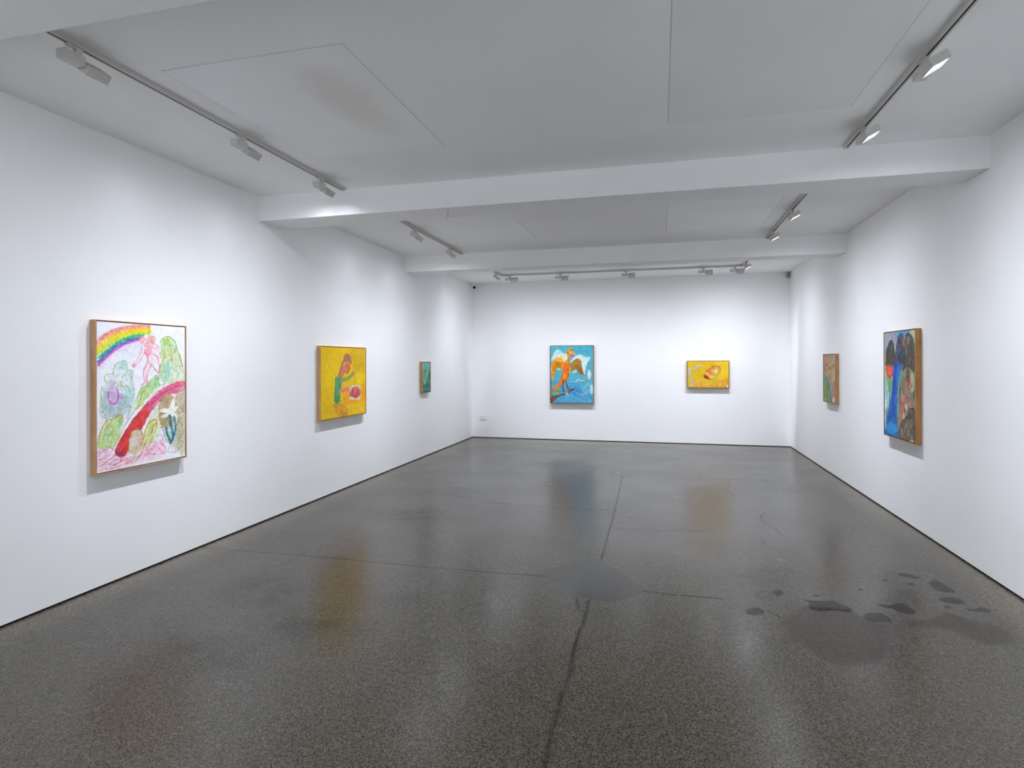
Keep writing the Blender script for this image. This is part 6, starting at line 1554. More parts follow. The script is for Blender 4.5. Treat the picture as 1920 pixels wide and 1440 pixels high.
  ('l',(60,160,210),0.54,0.3,3.8,11.1,[326,969,324,934,323,909]),
  ('l',(40,130,200),0.37,0.3,3.8,12.8,[200,744,176,680,215,618]),
  ('l',(20,60,170),0.52,0.3,3.8,8.3,[223,717,233,669,234,605]),
  ('l',(20,60,170),0.57,0.3,3.8,10.5,[220,612,232,569,237,518]),
  ('l',(20,60,170),0.39,0.3,3.8,12.3,[184,849,182,791,195,739]),
  ('l',(20,80,190),0.59,0.3,3.8,10.6,[114,922,114,886,125,812]),
  ('l',(60,160,210),0.58,0.3,3.8,8.9,[175,987,169,940,175,892]),
  ('l',(60,160,210),0.47,0.3,3.8,12.1,[228,604,233,572,242,530]),
  ('l',(60,160,210),0.52,0.3,3.8,11.0,[312,480,311,450,305,425]),
  ('l',(20,60,170),0.54,0.3,3.8,13.6,[246,796,262,732,253,681]),
  ('l',(60,160,210),0.37,0.3,3.8,8.9,[163,1009,159,940,162,892]),
  ('l',(20,60,170),0.32,0.3,3.8,8.5,[240,565,245,530,249,494]),
  ('l',(20,80,190),0.57,0.3,3.8,10.9,[183,880,200,831,188,781]),
  ('l',(20,60,170),0.54,0.3,3.8,13.2,[250,935,250,901,254,873]),
  ('l',(20,80,190),0.42,0.3,3.8,10.1,[241,820,250,783,260,743]),
  ('l',(60,160,210),0.36,0.3,3.8,8.4,[322,468,323,410,339,356]),
  ('l',(60,160,210),0.39,0.3,3.8,10.2,[212,908,211,855,214,823]),
  ('l',(40,130,200),0.5,0.3,3.8,9.4,[267,762,275,736,276,708]),
  ('l',(40,130,200),0.36,0.3,3.8,9.9,[330,730,318,685,314,632]),
  ('l',(20,80,190),0.43,0.3,3.8,10.9,[311,791,317,765,315,742]),
  ('l',(60,160,210),0.39,0.3,3.8,8.1,[256,721,247,666,243,612]),
  ('l',(20,60,170),0.33,0.3,3.8,7.8,[246,595,243,561,233,509]),
  ('l',(60,160,210),0.46,0.3,3.8,9.9,[367,474,370,441,374,406]),
  ('l',(60,160,210),0.35,0.3,3.8,12.2,[139,935,138,904,147,872]),
  ('l',(40,130,200),0.58,0.3,3.8,12.5,[163,758,176,715,184,680]),
  ('l',(60,160,210),0.58,0.3,3.8,10.7,[370,521,378,468,379,423]),
  ('l',(60,160,210),0.43,0.3,3.8,12.1,[339,475,360,419,382,364]),
  ('l',(20,60,170),0.55,0.3,3.8,8.6,[338,638,347,598,348,551]),
  ('l',(60,160,210),0.34,0.3,3.8,9.1,[187,875,186,808,188,754]),
  ('l',(60,160,210),0.41,0.3,3.8,11.0,[330,789,327,738,318,666]),
  ('l',(20,80,190),0.47,0.3,3.8,10.8,[335,744,323,694,329,629]),
  ('l',(60,160,210),0.54,0.3,3.8,13.4,[273,710,283,673,293,640]),
  ('l',(40,130,200),0.39,0.3,3.8,8.1,[318,787,324,755,317,710]),
  ('l',(40,130,200),0.31,0.3,3.8,10.8,[208,878,214,824,216,775]),
  ('l',(20,80,190),0.47,0.3,3.8,13.4,[272,707,265,668,278,636]),
  ('l',(20,60,170),0.55,0.3,3.8,13.5,[313,724,334,696,337,666]),
  ('l',(20,80,190),0.5,0.3,3.8,10.0,[134,987,136,935,159,872]),
  ('l',(60,160,210),0.58,0.3,3.8,11.0,[329,732,328,686,333,635]),
  ('l',(20,60,170),0.34,0.3,3.8,11.9,[246,941,235,903,219,862]),
  ('l',(40,130,200),0.32,0.3,3.8,8.4,[287,1004,297,952,318,901]),
  ('l',(180,70,84),0.7,0.3,3.8,8.1,[446,767,442,730,448,702]),
  ('l',(180,70,84),0.69,0.3,3.8,9.6,[448,711,444,682,449,653]),
  ('l',(214,140,150),0.53,0.3,3.8,7.0,[503,752,506,721,503,685]),
  ('l',(180,70,84),0.55,0.3,3.8,11.1,[447,715,447,676,452,648]),
  ('l',(214,140,150),0.47,0.3,3.8,8.5,[469,702,466,674,468,650]),
  ('l',(226,120,124),0.64,0.3,3.8,8.3,[509,771,514,742,511,719]),
  ('l',(226,120,124),0.46,0.3,3.8,8.0,[470,806,476,768,482,739]),
  ('l',(226,120,124),0.44,0.3,3.8,7.5,[518,755,510,723,516,694]),
  ('l',(180,70,84),0.55,0.3,3.8,6.5,[493,734,498,707,505,679]),
  ('l',(226,120,124),0.44,0.3,3.8,9.3,[471,861,486,823,488,790]),
  ('l',(214,140,150),0.7,0.3,3.8,6.6,[484,840,472,805,465,766]),
  ('l',(214,140,150),0.6,0.3,3.8,8.2,[452,876,439,847,443,817]),
  ('l',(180,70,84),0.42,0.3,3.8,9.7,[508,702,513,673,511,649]),
  ('l',(180,70,84),0.58,0.3,3.8,8.1,[469,840,460,824,450,807]),
  ('l',(240,120,80),0.37,0.3,3.8,11.3,[131,424,135,402,137,370]),
  ('l',(240,120,80),0.62,0.3,3.8,8.4,[121,436,129,412,128,393]),
  ('l',(196,60,44),0.62,0.3,3.8,9.7,[147,399,149,385,146,370]),
  ('l',(196,60,44),0.49,0.3,3.8,7.2,[62,386,68,369,73,355]),
  ('l',(240,120,80),0.61,0.3,3.8,8.3,[136,443,135,418,148,395]),
  ('l',(196,60,44),0.52,0.3,3.8,7.0,[197,430,208,412,212,389]),
  ('l',(196,60,44),0.58,0.3,3.8,8.0,[135,404,136,381,142,355]),
  ('l',(196,60,44),0.51,0.3,3.8,8.9,[192,435,197,401,213,374]),
  ('l',(196,60,44),0.57,0.3,3.8,8.8,[140,414,138,399,142,384]),
  ('l',(196,60,44),0.57,0.3,3.8,9.2,[165,441,170,409,166,386]),
 ]),
}
FLOOR_MARKS = {
 'patch': [[-475,4742,-578,4691,-700,4536,-850,4381,-895,4257,-796,4220,-728,4147,-657,3916,-548,3943,-463,3913,-323,3910,-218,3973,-125,4127,-116,4170,-204,4306,-325,4494,-459,4702],[-478,3043,-463,3078,-438,3053,-432,3002,-449,2900,-457,2772,-457,2677,-468,2674,-468,2781,-465,2896,-465,2969]],
 'dark': [[632,3992,617,3955,588,3927,556,3920,533,3934,528,3966,543,4004,572,4032,605,4040,628,4025],[810,4345,798,4309,781,4285,765,4281,755,4299,756,4331,767,4367,785,4392,801,4396,811,4378],[930,4258,977,4249,1055,4258,1107,4279,1142,4233,1185,4177,1160,4121,1074,4118,977,4089,933,4115,952,4186],[1231,4077,1282,4127,1347,4139,1367,4070,1355,4023,1286,4006,1238,4016],[1378,4297,1438,4282,1529,4334,1564,4271,1548,4189,1477,4190,1447,4242,1393,4253],[1732,4945,1798,4951,1843,4875,1788,4868,1727,4894],[1875,4791,1929,4847,1950,4791,1960,4643,1860,4647],[1806,4470,1876,4532,1932,4514,1933,4445,1849,4424],[1902,4348,1962,4353,2011,4394,2029,4331,1970,4324,1919,4323],[1600,4775,1594,4762,1584,4753,1574,4751,1569,4756,1570,4767,1577,4780,1587,4789,1596,4792,1602,4786],[1756,4737,1747,4723,1732,4711,1717,4708,1709,4713,1709,4726,1718,4740,1733,4752,1748,4755,1757,4750],[1038,4352,1032,4341,1023,4332,1013,4330,1006,4334,1005,4344,1011,4354,1020,4363,1030,4365,1037,4361],[1810,4349,1804,4341,1794,4334,1784,4331,1779,4334,1779,4342,1785,4350,1795,4357,1805,4360,1811,4357],[1358,4534,1354,4526,1347,4520,1341,4519,1337,4522,1337,4528,1341,4536,1348,4542,1354,4544,1358,4540]],
 'ring': [[748,4296,733,4257,705,4225,672,4208,642,4209,623,4230,620,4265,634,4304,662,4337,696,4356,727,4353,746,4331]],
 'brown': [[685,3824,799,4021,918,4153,1161,4171,1216,4113,1231,4048,1338,3997,1351,3936,1275,3738,1184,3494,1036,3408,883,3386,798,3474,761,3554,652,3574,712,3715],[1414,4033,1669,4195,1623,4323,1572,4417,1624,4510,1571,4589,1660,4626,1719,4578,1676,4412,1688,4266,1776,4269,1868,4172,1989,4120,1977,3951,1920,3852,1819,3814,1721,3845,1658,3967,1542,3979,1436,3957]],
 'soft': [[-688,10308,-788,10067,-1074,9870,-1439,9783,-1757,9838,-1911,10019,-1833,10265,-1541,10479,-1150,10571,-822,10503],[-700,10479,-771,10359,-970,10250,-1222,10190,-1435,10203,-1528,10284,-1463,10405,-1262,10518,-1001,10580,-786,10564],[-1548,8985,-1579,8882,-1693,8797,-1845,8760,-1981,8786,-2050,8866,-2022,8970,-1908,9059,-1750,9096,-1612,9067],[-2081,6781,-2083,6617,-2180,6495,-2336,6458,-2496,6517,-2603,6655,-2613,6824,-2516,6957,-2349,6997,-2181,6928],[-2087,5696,-2102,5532,-2247,5402,-2466,5348,-2686,5390,-2829,5516,-2833,5684,-2688,5829,-2448,5887,-2217,5834],[-1578,3625,-1587,3583,-1642,3546,-1722,3526,-1798,3531,-1841,3560,-1834,3602,-1779,3641,-1696,3662,-1619,3655],[-2450,3570,-2397,3413,-2455,3301,-2599,3265,-2784,3317,-2950,3446,-3030,3611,-2981,3746,-2816,3787,-2608,3716],[-1794,3206,-1782,3079,-1877,2979,-2042,2938,-2224,2969,-2360,3066,-2395,3198,-2302,3313,-2116,3359,-1919,3316],[-2207,2715,-2172,2619,-2223,2545,-2337,2517,-2478,2543,-2597,2618,-2647,2717,-2601,2802,-2474,2833,-2321,2799],[932,4677,877,4557,782,4471,680,4445,606,4490,588,4592,637,4716,736,4812,847,4839,922,4786],[998,4803,947,4713,848,4642,738,4615,656,4641,633,4713,680,4805,781,4881,897,4910,980,4879]],
 'tan': [[-3581,4185,-3568,4142,-3601,4106,-3666,4090,-3739,4100,-3793,4132,-3808,4176,-3776,4213,-3709,4229,-3634,4218],[-3649,4744,-3626,4679,-3656,4629,-3728,4611,-3815,4633,-3886,4686,-3913,4752,-3884,4805,-3810,4824,-3719,4800],[-438,3190,-429,3094,-431,3036,-443,3033,-461,3086,-478,3180,-489,3281,-488,3349,-475,3352,-456,3289],[-391,2673,-385,2583,-393,2528,-413,2523,-438,2570,-459,2656,-468,2752,-461,2818,-439,2824,-412,2766],[-417,2322,-414,2270,-423,2236,-440,2232,-461,2258,-477,2308,-482,2362,-473,2400,-454,2405,-433,2374],[-2367,4294,-2385,4257,-2461,4219,-2568,4192,-2666,4188,-2717,4207,-2701,4244,-2624,4283,-2514,4310,-2416,4314]],
 'cracks': [(8,[-521,8249,-502,7505,-488,6769,-474,5984,-475,5602,-468,5134,-467,4736]),(8,[-470,3894,-463,3695,-463,3531,-470,3395,-468,3182,-463,3073]),(4,[-463,2771,-461,2636,-461,2522,-457,2409,-449,2261,-448,2204]),(5,[-3838,4222,-3527,4208,-3107,4223,-2700,4234,-2090,4229,-1550,4228,-1116,4243,-824,4257]),(8,[-115,4143,-4,4136,96,4128,223,4134,397,4138]),(7,[-1975,6335,-1616,6315,-1270,6295,-934,6275,-678,6305,-449,6341]),(5,[-465,5656,-267,5653,-45,5667,216,5710,418,5720]),(6,[-1518,8066,-1008,8210,-509,8230,137,8299,745,8319,1280,8355,1752,8408]),(4,[863,8165,859,7925,831,7737,796,7597,824,7478,845,7337]),(5,[1062,6600,989,6411,992,6256,1016,6146,1052,6001,1080,5786]),(3,[883,5690,877,5552,889,5404]),(2,[887,5403,992,5326,1057,5302,1111,5230]),(6,[-2675,6537,-2144,6473,-1654,6295]),(5,[-554,3916,-515,3741,-461,3697]),(5,[528,8902,563,8734,493,8492]),(5,[657,4009,700,3951,728,3914])],
 'light': [(5,[592,5619,868,5672,1216,5725]),(6,[-3519,6865,-3020,8247,-2160,8227]),(4,[-531,3756,-504,3704,-465,3685]),(5,[-3611,4519,-3572,4643,-3508,4689])],
}

# ------------------------------------------------------------------ helpers
def srgb(*c):
    return tuple((x / 255 / 12.92) if x / 255 <= 0.04045 else ((x / 255 + 0.055) / 1.055) ** 2.4 for x in c) + (1.0,)

def link_mesh(name, bm, mat, parent=None, smooth=False):
    me = bpy.data.meshes.new(name)
    bmesh.ops.recalc_face_normals(bm, faces=bm.faces)
    bm.to_mesh(me); bm.free()
    if smooth:
        for p in me.polygons: p.use_smooth = True
    if mat: me.materials.append(mat)
    o = bpy.data.objects.new(name, me)
    col.objects.link(o)
    if parent is not None: o.parent = parent
    return o

def add_box(bm, x0, x1, y0, y1, z0, z1, bevel=0.0, M=None):
    r = bmesh.ops.create_cube(bm, size=1.0)
    vs_ = r['verts']
    for v in vs_:
        v.co = Vector(((x0 + x1) / 2 + v.co.x * (x1 - x0), (y0 + y1) / 2 + v.co.y * (y1 - y0), (z0 + z1) / 2 + v.co.z * (z1 - z0)))
    if bevel > 0:
        es = list({e for v in vs_ for e in v.link_edges})
        out = bmesh.ops.bevel(bm, geom=es, offset=bevel, segments=2, affect='EDGES', profile=0.7)
        vs_ = list({v for f in out['faces'] for v in f.verts} | {v for v in vs_ if v.is_valid})
    if M is not None:
        for v in vs_: v.co = M @ v.co
    return vs_

def add_cyl(bm, p0, p1, r0, r1=None, seg=20):
    p0, p1 = Vector(p0), Vector(p1)
    d = p1 - p0
    M = Matrix.Translation((p0 + p1) / 2) @ d.to_track_quat('Z', 'Y').to_matrix().to_4x4()
    bmesh.ops.create_cone(bm, cap_ends=True, segments=seg, radius1=r0, radius2=r0 if r1 is None else r1, depth=d.length, matrix=M)

def tag(o, label=None, cat=None, group=None, kind=None):
    if label: o['label'] = label
    if cat: o['category'] = cat
    if group: o['group'] = group
    if kind: o['kind'] = kind
    return o

def empty(name, loc, rz=0.0):
    o = bpy.data.objects.new(name, None)
    o.empty_display_size = 0.1
    col.objects.link(o)
    o.location = loc
    o.rotation_euler = (0, 0, rz)
    return o

def copy_tree(o, parent=None):
    c = o.copy()
    col.objects.link(c)
    c.parent = parent
    for ch in list(o.children):
        copy_tree(ch, c)
    return c

class NT:
    """small helper around a node tree"""
    def __init__(self, name):
        self.m = bpy.data.materials.new(name)
        self.m.use_nodes = True
        self.t = self.m.node_tree
        self.b = self.t.nodes['Principled BSDF']
    def n(self, kind, **kw):
        nd = self.t.nodes.new(kind)
        for k, v in kw.items():
            if k.startswith('i_'): nd.inputs[k[2:].replace('_', ' ')].default_value = v
            else: setattr(nd, k, v)
        return nd
    def l(self, a, b): self.t.links.new(a, b)
    def coord(self): return self.n('ShaderNodeTexCoord').outputs['Object']
    def noise(self, vec, scale, detail=3, rough=0.5, out='Fac'):
        nd = self.n('ShaderNodeTexNoise'); nd.inputs['Scale'].default_value = scale
        nd.inputs['Detail'].default_value = detail; nd.inputs['Roughness'].default_value = rough
        if vec is not None: self.l(vec, nd.inputs['Vector'])
        return nd.outputs[out]
    def math(self, op, a, b=None, c=None, clamp=False):
        nd = self.n('ShaderNodeMath', operation=op); nd.use_clamp = clamp
        for i, x in enumerate((a, b, c)):
            if x is None: continue
            if isinstance(x, (int, float)): nd.inputs[i].default_value = x
            else: self.l(x, nd.inputs[i])
        return nd.outputs[0]
    def remap(self, x, a, b, c=0.0, d=1.0, smooth=True):
        nd = self.n('ShaderNodeMapRange'); nd.interpolation_type = 'SMOOTHSTEP' if smooth else 'LINEAR'
        self.l(x, nd.inputs[0])
        for i, v in enumerate((a, b, c, d)): nd.inputs[i + 1].default_value = v
        return nd.outputs[0]
    def mix(self, f, a, b, blend='MIX'):
        nd = self.n('ShaderNodeMix', data_type='RGBA', blend_type=blend)
        for s, x in ((0, f), (6, a), (7, b)):
            if isinstance(x, (int, float)): nd.inputs[s].default_value = x
            elif isinstance(x, tuple): nd.inputs[s].default_value = x
            else: self.l(x, nd.inputs[s])
        return nd.outputs[2]
    def attr(self, name): return self.n('ShaderNodeAttribute', attribute_name=name).outputs['Fac']
    def bump(self, h, strength, dist):
        nd = self.n('ShaderNodeBump'); nd.inputs['Strength'].default_value = strength; nd.inputs['Distance'].default_value = dist
        self.l(h, nd.inputs['Height']); self.l(nd.outputs[0], self.b.inputs['Normal'])
    def set(self, color=None, rough=None, spec=None, metal=None):
        if color is not None:
            if isinstance(color, tuple): self.b.inputs['Base Color'].default_value = color
            else: self.l(color, self.b.inputs['Base Color'])
        if rough is not None:
            if isinstance(rough, (int, float)): self.b.inputs['Roughness'].default_value = rough
            else: self.l(rough, self.b.inputs['Roughness'])
        if spec is not None: self.b.inputs['Specular IOR Level'].default_value = spec
        if metal is not None: self.b.inputs['Metallic'].default_value = metal
        return self.m

# ------------------------------------------------------------------ materials
def plaster(name, c, var=0.03, bump=0.05):
    t = NT(name); v = t.coord()
    n1 = t.noise(v, 0.9, 4)
    c2 = tuple(x * (1 - var) for x in c[:3]) + (1,)
    base = t.mix(t.remap(n1, 0.35, 0.7), c, c2)
    t.bump(t.noise(v, 55, 4, 0.6), bump, 0.004)
    return t.set(base, 0.9, 0.06)

M_WALL = plaster('white_wall_paint', (0.89, 0.89, 0.89, 1))
M_CEIL = plaster('white_ceiling_paint', (0.90, 0.905, 0.90, 1))
M_BEAM = plaster('white_beam_paint', (0.90, 0.905, 0.90, 1), 0.04, 0.25)

def panel_mat(name, c, stain=None):
    t = NT(name); v = t.coord()
    base = t.mix(t.remap(t.noise(v, 1.3, 3), 0.35, 0.7), c, tuple(x * 0.97 for x in c[:3]) + (1,))
    if stain:                                        # an old brown water mark with its own outline
        sx, sy, rx, ry = stain
        mp = t.n('ShaderNodeMapping', vector_type='POINT'); t.l(v, mp.inputs['Vector'])
        mp.inputs['Location'].default_value = (-sx / rx, -sy / ry, 0); mp.inputs['Scale'].default_value = (1 / rx, 1 / ry, 0)
        ln = t.n('ShaderNodeVectorMath', operation='LENGTH'); t.l(mp.outputs[0], ln.inputs[0])
        d = t.math('ADD', ln.outputs['Value'], t.math('MULTIPLY', t.math('SUBTRACT', t.noise(v, 4, 3), 0.5), 0.5))
        base = t.mix(t.math('MULTIPLY', t.remap(d, 1.15, 0.25), 0.36), base, (0.66, 0.585, 0.46, 1))
    return t.set(base, 0.6, 0.3)

t = NT('black_shadow_gap'); M_BLACK = t.set((0.006, 0.006, 0.006, 1), 0.6, 0.2)
t = NT('grey_panel_seam'); M_SEAM = t.set((0.60, 0.60, 0.59, 1), 0.8, 0.2)

def powder(name, c, rough=0.45):
    t = NT(name); v = t.coord()
    t.bump(t.noise(v, 900, 2), 0.06, 0.0005)
    base = t.mix(t.noise(v, 30, 2), c, tuple(x * 0.95 for x in c[:3]) + (1,))
    return t.set(base, rough, 0.4)

M_FIX = powder('off_white_powder_coat', (0.60, 0.60, 0.555, 1))
M_TRACK = powder('off_white_track_enamel', (0.57, 0.57, 0.53, 1))
M_SLOT = powder('dark_track_slot', (0.012, 0.011, 0.009, 1), 0.7)
M_SCREW = powder('dark_steel', (0.10, 0.10, 0.09, 1), 0.4)
M_BEZEL = powder('grey_reflector_rim', (0.22, 0.22, 0.25, 1), 0.3)
M_PLASTIC = powder('white_plastic', (0.86, 0.86, 0.86, 1), 0.4)
M_SENSOR = powder('blue_grey_plastic', (0.42, 0.45, 0.49, 1), 0.4)
M_LENS_DARK = powder('black_glass', (0.01, 0.01, 0.012, 1), 0.1)
t = NT('lamp_lens_glow')
t.b.inputs['Emission Color'].default_value = (0.97, 0.985, 1.0, 1)
t.b.inputs['Emission Strength'].default_value = 4.0
M_GLOW = t.set((0.8, 0.8, 0.8, 1), 0.3)

def oak(name, c0, c1):
    t = NT(name); v = t.coord()
    mp = t.n('ShaderNodeMapping'); mp.inputs['Scale'].default_value = (60, 60, 4); t.l(v, mp.inputs['Vector'])
    g = t.noise(mp.outputs[0], 1.0, 5, 0.65)
    g2 = t.noise(v, 7, 2)
    f = t.math('MULTIPLY_ADD', g, 0.75, t.math('MULTIPLY', g2, 0.3))
    t.bump(g, 0.1, 0.001)
    return t.set(t.mix(t.remap(f, 0.35, 0.7), c0, c1), 0.5, 0.3)
M_OAK = oak('oiled_oak', srgb(200, 160, 118), srgb(172, 130, 90))
M_OAK_WARM = oak('warm_oak', srgb(188, 140, 88), srgb(158, 112, 66))
t = NT('frame_gap_shade'); M_GAP = t.set((0.022, 0.016, 0.011, 1), 0.8, 0.2)  # near-black colour stands in for the shade between frame and canvas

def paint_mat():
    t = NT('painted_canvas'); v = t.coord()
    a = t.n('ShaderNodeAttribute', attribute_name='paint')
    fine = t.noise(v, 260, 3, 0.6)
    base = t.mix(t.math('MULTIPLY', t.remap(fine, 0.35, 0.75), 0.03), a.outputs['Color'], (0.9, 0.9, 0.9, 1))
    wv = t.n('ShaderNodeTexNoise'); wv.inputs['Scale'].default_value = 420; t.l(v, wv.inputs['Vector'])
    h = t.math('ADD', wv.outputs['Fac'], t.math('MULTIPLY', fine, 0.8))
    t.bump(h, 0.05, 0.002)
    return t.set(base, 0.62, 0.15)
M_PAINT = paint_mat()

def floor_mat():
    t = NT('ground_concrete'); v = t.coord()
    # exposed aggregate: two sizes of crushed stone in a grey matrix
    vo = t.n('ShaderNodeTexVoronoi'); vo.inputs['Scale'].default_value = 185; t.l(v, vo.inputs['Vector'])
    sp = t.n('ShaderNodeSeparateColor'); t.l(vo.outputs['Color'], sp.inputs[0])
    r, g, b = sp.outputs
    vo2 = t.n('ShaderNodeTexVoronoi'); vo2.inputs['Scale'].default_value = 390; t.l(v, vo2.inputs['Vector'])
    sp2 = t.n('ShaderNodeSeparateColor'); t.l(vo2.outputs['Color'], sp2.inputs[0])
    tone = t.noise(v, 0.55, 4, 0.55)
    warm = t.noise(v, 0.33, 3, 0.5)
    matrix = t.mix(t.remap(tone, 0.25, 0.75), (0.195, 0.190, 0.180, 1), (0.240, 0.234, 0.222, 1))
    matrix = t.mix(t.math('MULTIPLY', t.remap(warm, 0.45, 0.72), 0.6), matrix, (0.205, 0.180, 0.142, 1))
    c = t.mix(t.math('MULTIPLY', t.remap(sp2.outputs[0], 0.55, 1.0, smooth=False), 0.7), matrix, (0.34, 0.325, 0.29, 1))
    c = t.mix(t.math('MULTIPLY', t.remap(r, 0.70, 0.73), 0.93), c, (0.020, 0.020, 0.022, 1))
    c = t.mix(t.math('MULTIPLY', t.remap(g, 0.80, 0.84), 0.8), c, (0.42, 0.385, 0.32, 1))
    c = t.mix(t.math('MULTIPLY', t.remap(sp2.outputs[1], 0.80, 0.86), 0.7), c, (0.045, 0.043, 0.040, 1))
    c = t.mix(t.math('MULTIPLY', t.remap(b, 0.93, 0.97), 0.5), c, (0.22, 0.145, 0.095, 1))
    edge = t.math('MULTIPLY', t.math('SUBTRACT', t.noise(v, 16, 4, 0.6), 0.5), 0.09)
    edge2 = t.math('MULTIPLY', t.math('SUBTRACT', t.noise(v, 40, 4, 0.6), 0.5), 0.03)
    # soft dark scuffs, tan stains
    soft = t.math('MULTIPLY', t.attr('soft'), t.remap(t.noise(v, 5, 4, 0.65), 0.25, 0.65))
    c = t.mix(t.math('MULTIPLY', soft, 0.42), c, (0.075, 0.073, 0.070, 1))
    tan = t.math('MULTIPLY', t.attr('tan'), t.remap(t.noise(v, 7, 4, 0.65), 0.25, 0.65))
    c = t.mix(t.math('MULTIPLY', tan, 0.5), c, (0.16, 0.115, 0.065, 1))
    # brown damp marks, dark spills
    br = t.remap(t.math('ADD', t.attr('brown'), edge), 0.012, -0.05)
    c = t.mix(t.math('MULTIPLY', br, t.remap(t.noise(v, 12, 4, 0.6), 0.25, 0.6, 0.6, 1.0)), c, (0.62, 0.53, 0.42, 1), 'MULTIPLY')
    dk = t.remap(t.math('ADD', t.attr('dark'), edge2), 0.014, -0.002)
    dk = t.math('MULTIPLY', dk, t.remap(t.noise(v, 30, 3), 0.2, 0.6, 0.6, 1.0))
    c = t.mix(t.math('MULTIPLY', dk, 0.9), c, (0.036, 0.037, 0.040, 1))
    rg = t.math('ABSOLUTE', t.math('ADD', t.attr('ring'), t.math('ADD', t.math('MULTIPLY', edge2, 0.5), 0.014)))
    c = t.mix(t.math('MULTIPLY', t.remap(rg, 0.024, 0.008), 0.95), c, (0.036, 0.035, 0.034, 1))
    # trowelled repair patch
    pd = t.math('ADD', t.attr('patch'), edge2)
    pm = t.remap(pd, 0.006, -0.006)
    pc = t.mix(t.noise(v, 9, 5, 0.65), (0.105, 0.106, 0.108, 1), (0.150, 0.150, 0.150, 1))
    pc = t.mix(t.math('MULTIPLY', t.remap(pd, -0.08, 0.0), 0.75), pc, (0.062, 0.065, 0.072, 1))
    c = t.mix(t.math('MULTIPLY', pm, 0.9), c, pc)
    # cracks and joints
    cr = t.math('MULTIPLY', t.attr('crack'), t.remap(t.noise(v, 11, 4, 0.7), 0.30, 0.52, 0.35, 1.0))
    c = t.mix(t.math('MULTIPLY', cr, 0.95), c, (0.034, 0.029, 0.024, 1))
    lt = t.math('MULTIPLY', t.attr('pale'), t.remap(t.noise(v, 9, 4, 0.7), 0.3, 0.6, 0.3, 1.0))
    c = t.mix(t.math('MULTIPLY', lt, 0.6), c, (0.33, 0.31, 0.27, 1))
    # worn sealer
    ro = t.remap(t.noise(v, 1.1, 5, 0.6), 0.3, 0.7, 0.215, 0.275)
    ro = t.math('ADD', ro, t.math('MULTIPLY', br, 0.06))
    ro = t.math('SUBTRACT', ro, t.math('MULTIPLY', pm, 0.04))
    t.bump(t.math('ADD', t.noise(v, 60, 3), t.math('MULTIPLY', cr, -1.5)), 0.012, 0.004)
    c = t.mix(1.0, c, (0.50, 0.445, 0.335, 1), 'MULTIPLY')
    sp_ = t.math('SUBTRACT', 0.60, t.math('MULTIPLY', dk, 0.40))
    sp_ = t.math('SUBTRACT', sp_, t.math('MULTIPLY', cr, 0.55))
    sp_ = t.math('SUBTRACT', sp_, t.math('MULTIPLY', soft, 0.28))
    sp_ = t.math('SUBTRACT', sp_, t.math('MULTIPLY', br, 0.16), clamp=True)
    t.l(sp_, t.b.inputs['Specular IOR Level'])
    return t.set(c, ro)
M_FLOOR = floor_mat()

# ------------------------------------------------------------------ floor (a fine grid that carries the shapes of stains, joints and the repair patch)
def seg_dist(px, py, pts):
    d = np.full(px.shape, 1e9)
    for (ax, ay), (bx, by) in zip(pts[:-1], pts[1:]):
        vx, vy = bx - ax, by - ay
        L = vx * vx + vy * vy + 1e-12
        u = np.clip(((px - ax) * vx + (py - ay) * vy) / L, 0, 1)
        d = np.minimum(d, np.hypot(px - ax - u * vx, py - ay - u * vy))
    return d

def poly_sd(px, py, pts):
    ins = np.zeros(px.shape, bool)
    n = len(pts)
    for i in range(n):
        (ax, ay), (bx, by) = pts[i], pts[(i + 1) % n]
        if ay == by: continue
        c = ((ay > py) != (by > py)) & (px < (bx - ax) * (py - ay) / (by - ay) + ax)
        ins ^= c
    d = seg_dist(px, py, list(pts) + [pts[0]])
    return np.where(ins, -d, d)

def catmull(pts, closed, n=5):
    P = [np.array(p, float) for p in pts]
    N = len(P)
    if N < 3: return [tuple(p) for p in P]
    out = []
    rng = range(N) if closed else range(N - 1)
    for i in rng:
        g = (lambda k: P[k % N]) if closed else (lambda k: P[min(max(k, 0), N - 1)])
        p0, p1, p2, p3 = g(i - 1), g(i), g(i + 1), g(i + 2)
        for s in range(n):
            u = s / n
            out.append(tuple(0.5 * ((2 * p1) + (-p0 + p2) * u + (2 * p0 - 5 * p1 + 4 * p2 - p3) * u * u + (-p0 + 3 * p1 - 3 * p2 + p3) * u ** 3)))
    if not closed: out.append(tuple(P[-1]))
    return out

def pairs(flat, k=1.0): return [(flat[i] * k, flat[i + 1] * k) for i in range(0, len(flat), 2)]

def grid_mesh(name, X, Y, Z):
    ny, nx = X.shape
    me = bpy.data.meshes.new(name)
    me.vertices.add(nx * ny)
    me.vertices.foreach_set('co', np.stack([X, Y, Z], -1).astype(np.float32).ravel())
    idx = np.arange(nx * ny).reshape(ny, nx)
    q = np.stack([idx[:-1, :-1], idx[:-1, 1:], idx[1:, 1:], idx[1:, :-1]], -1).reshape(-1, 4)
    me.loops.add(q.size)
    me.loops.foreach_set('vertex_index', q.astype(np.int32).ravel())
    me.polygons.add(len(q))
    me.polygons.foreach_set('loop_start', np.arange(0, q.size, 4, dtype=np.int32))
    me.polygons.foreach_set('loop_total', np.full(len(q), 4, np.int32))
    me.update(calc_edges=True)
    me.validate()
    return me

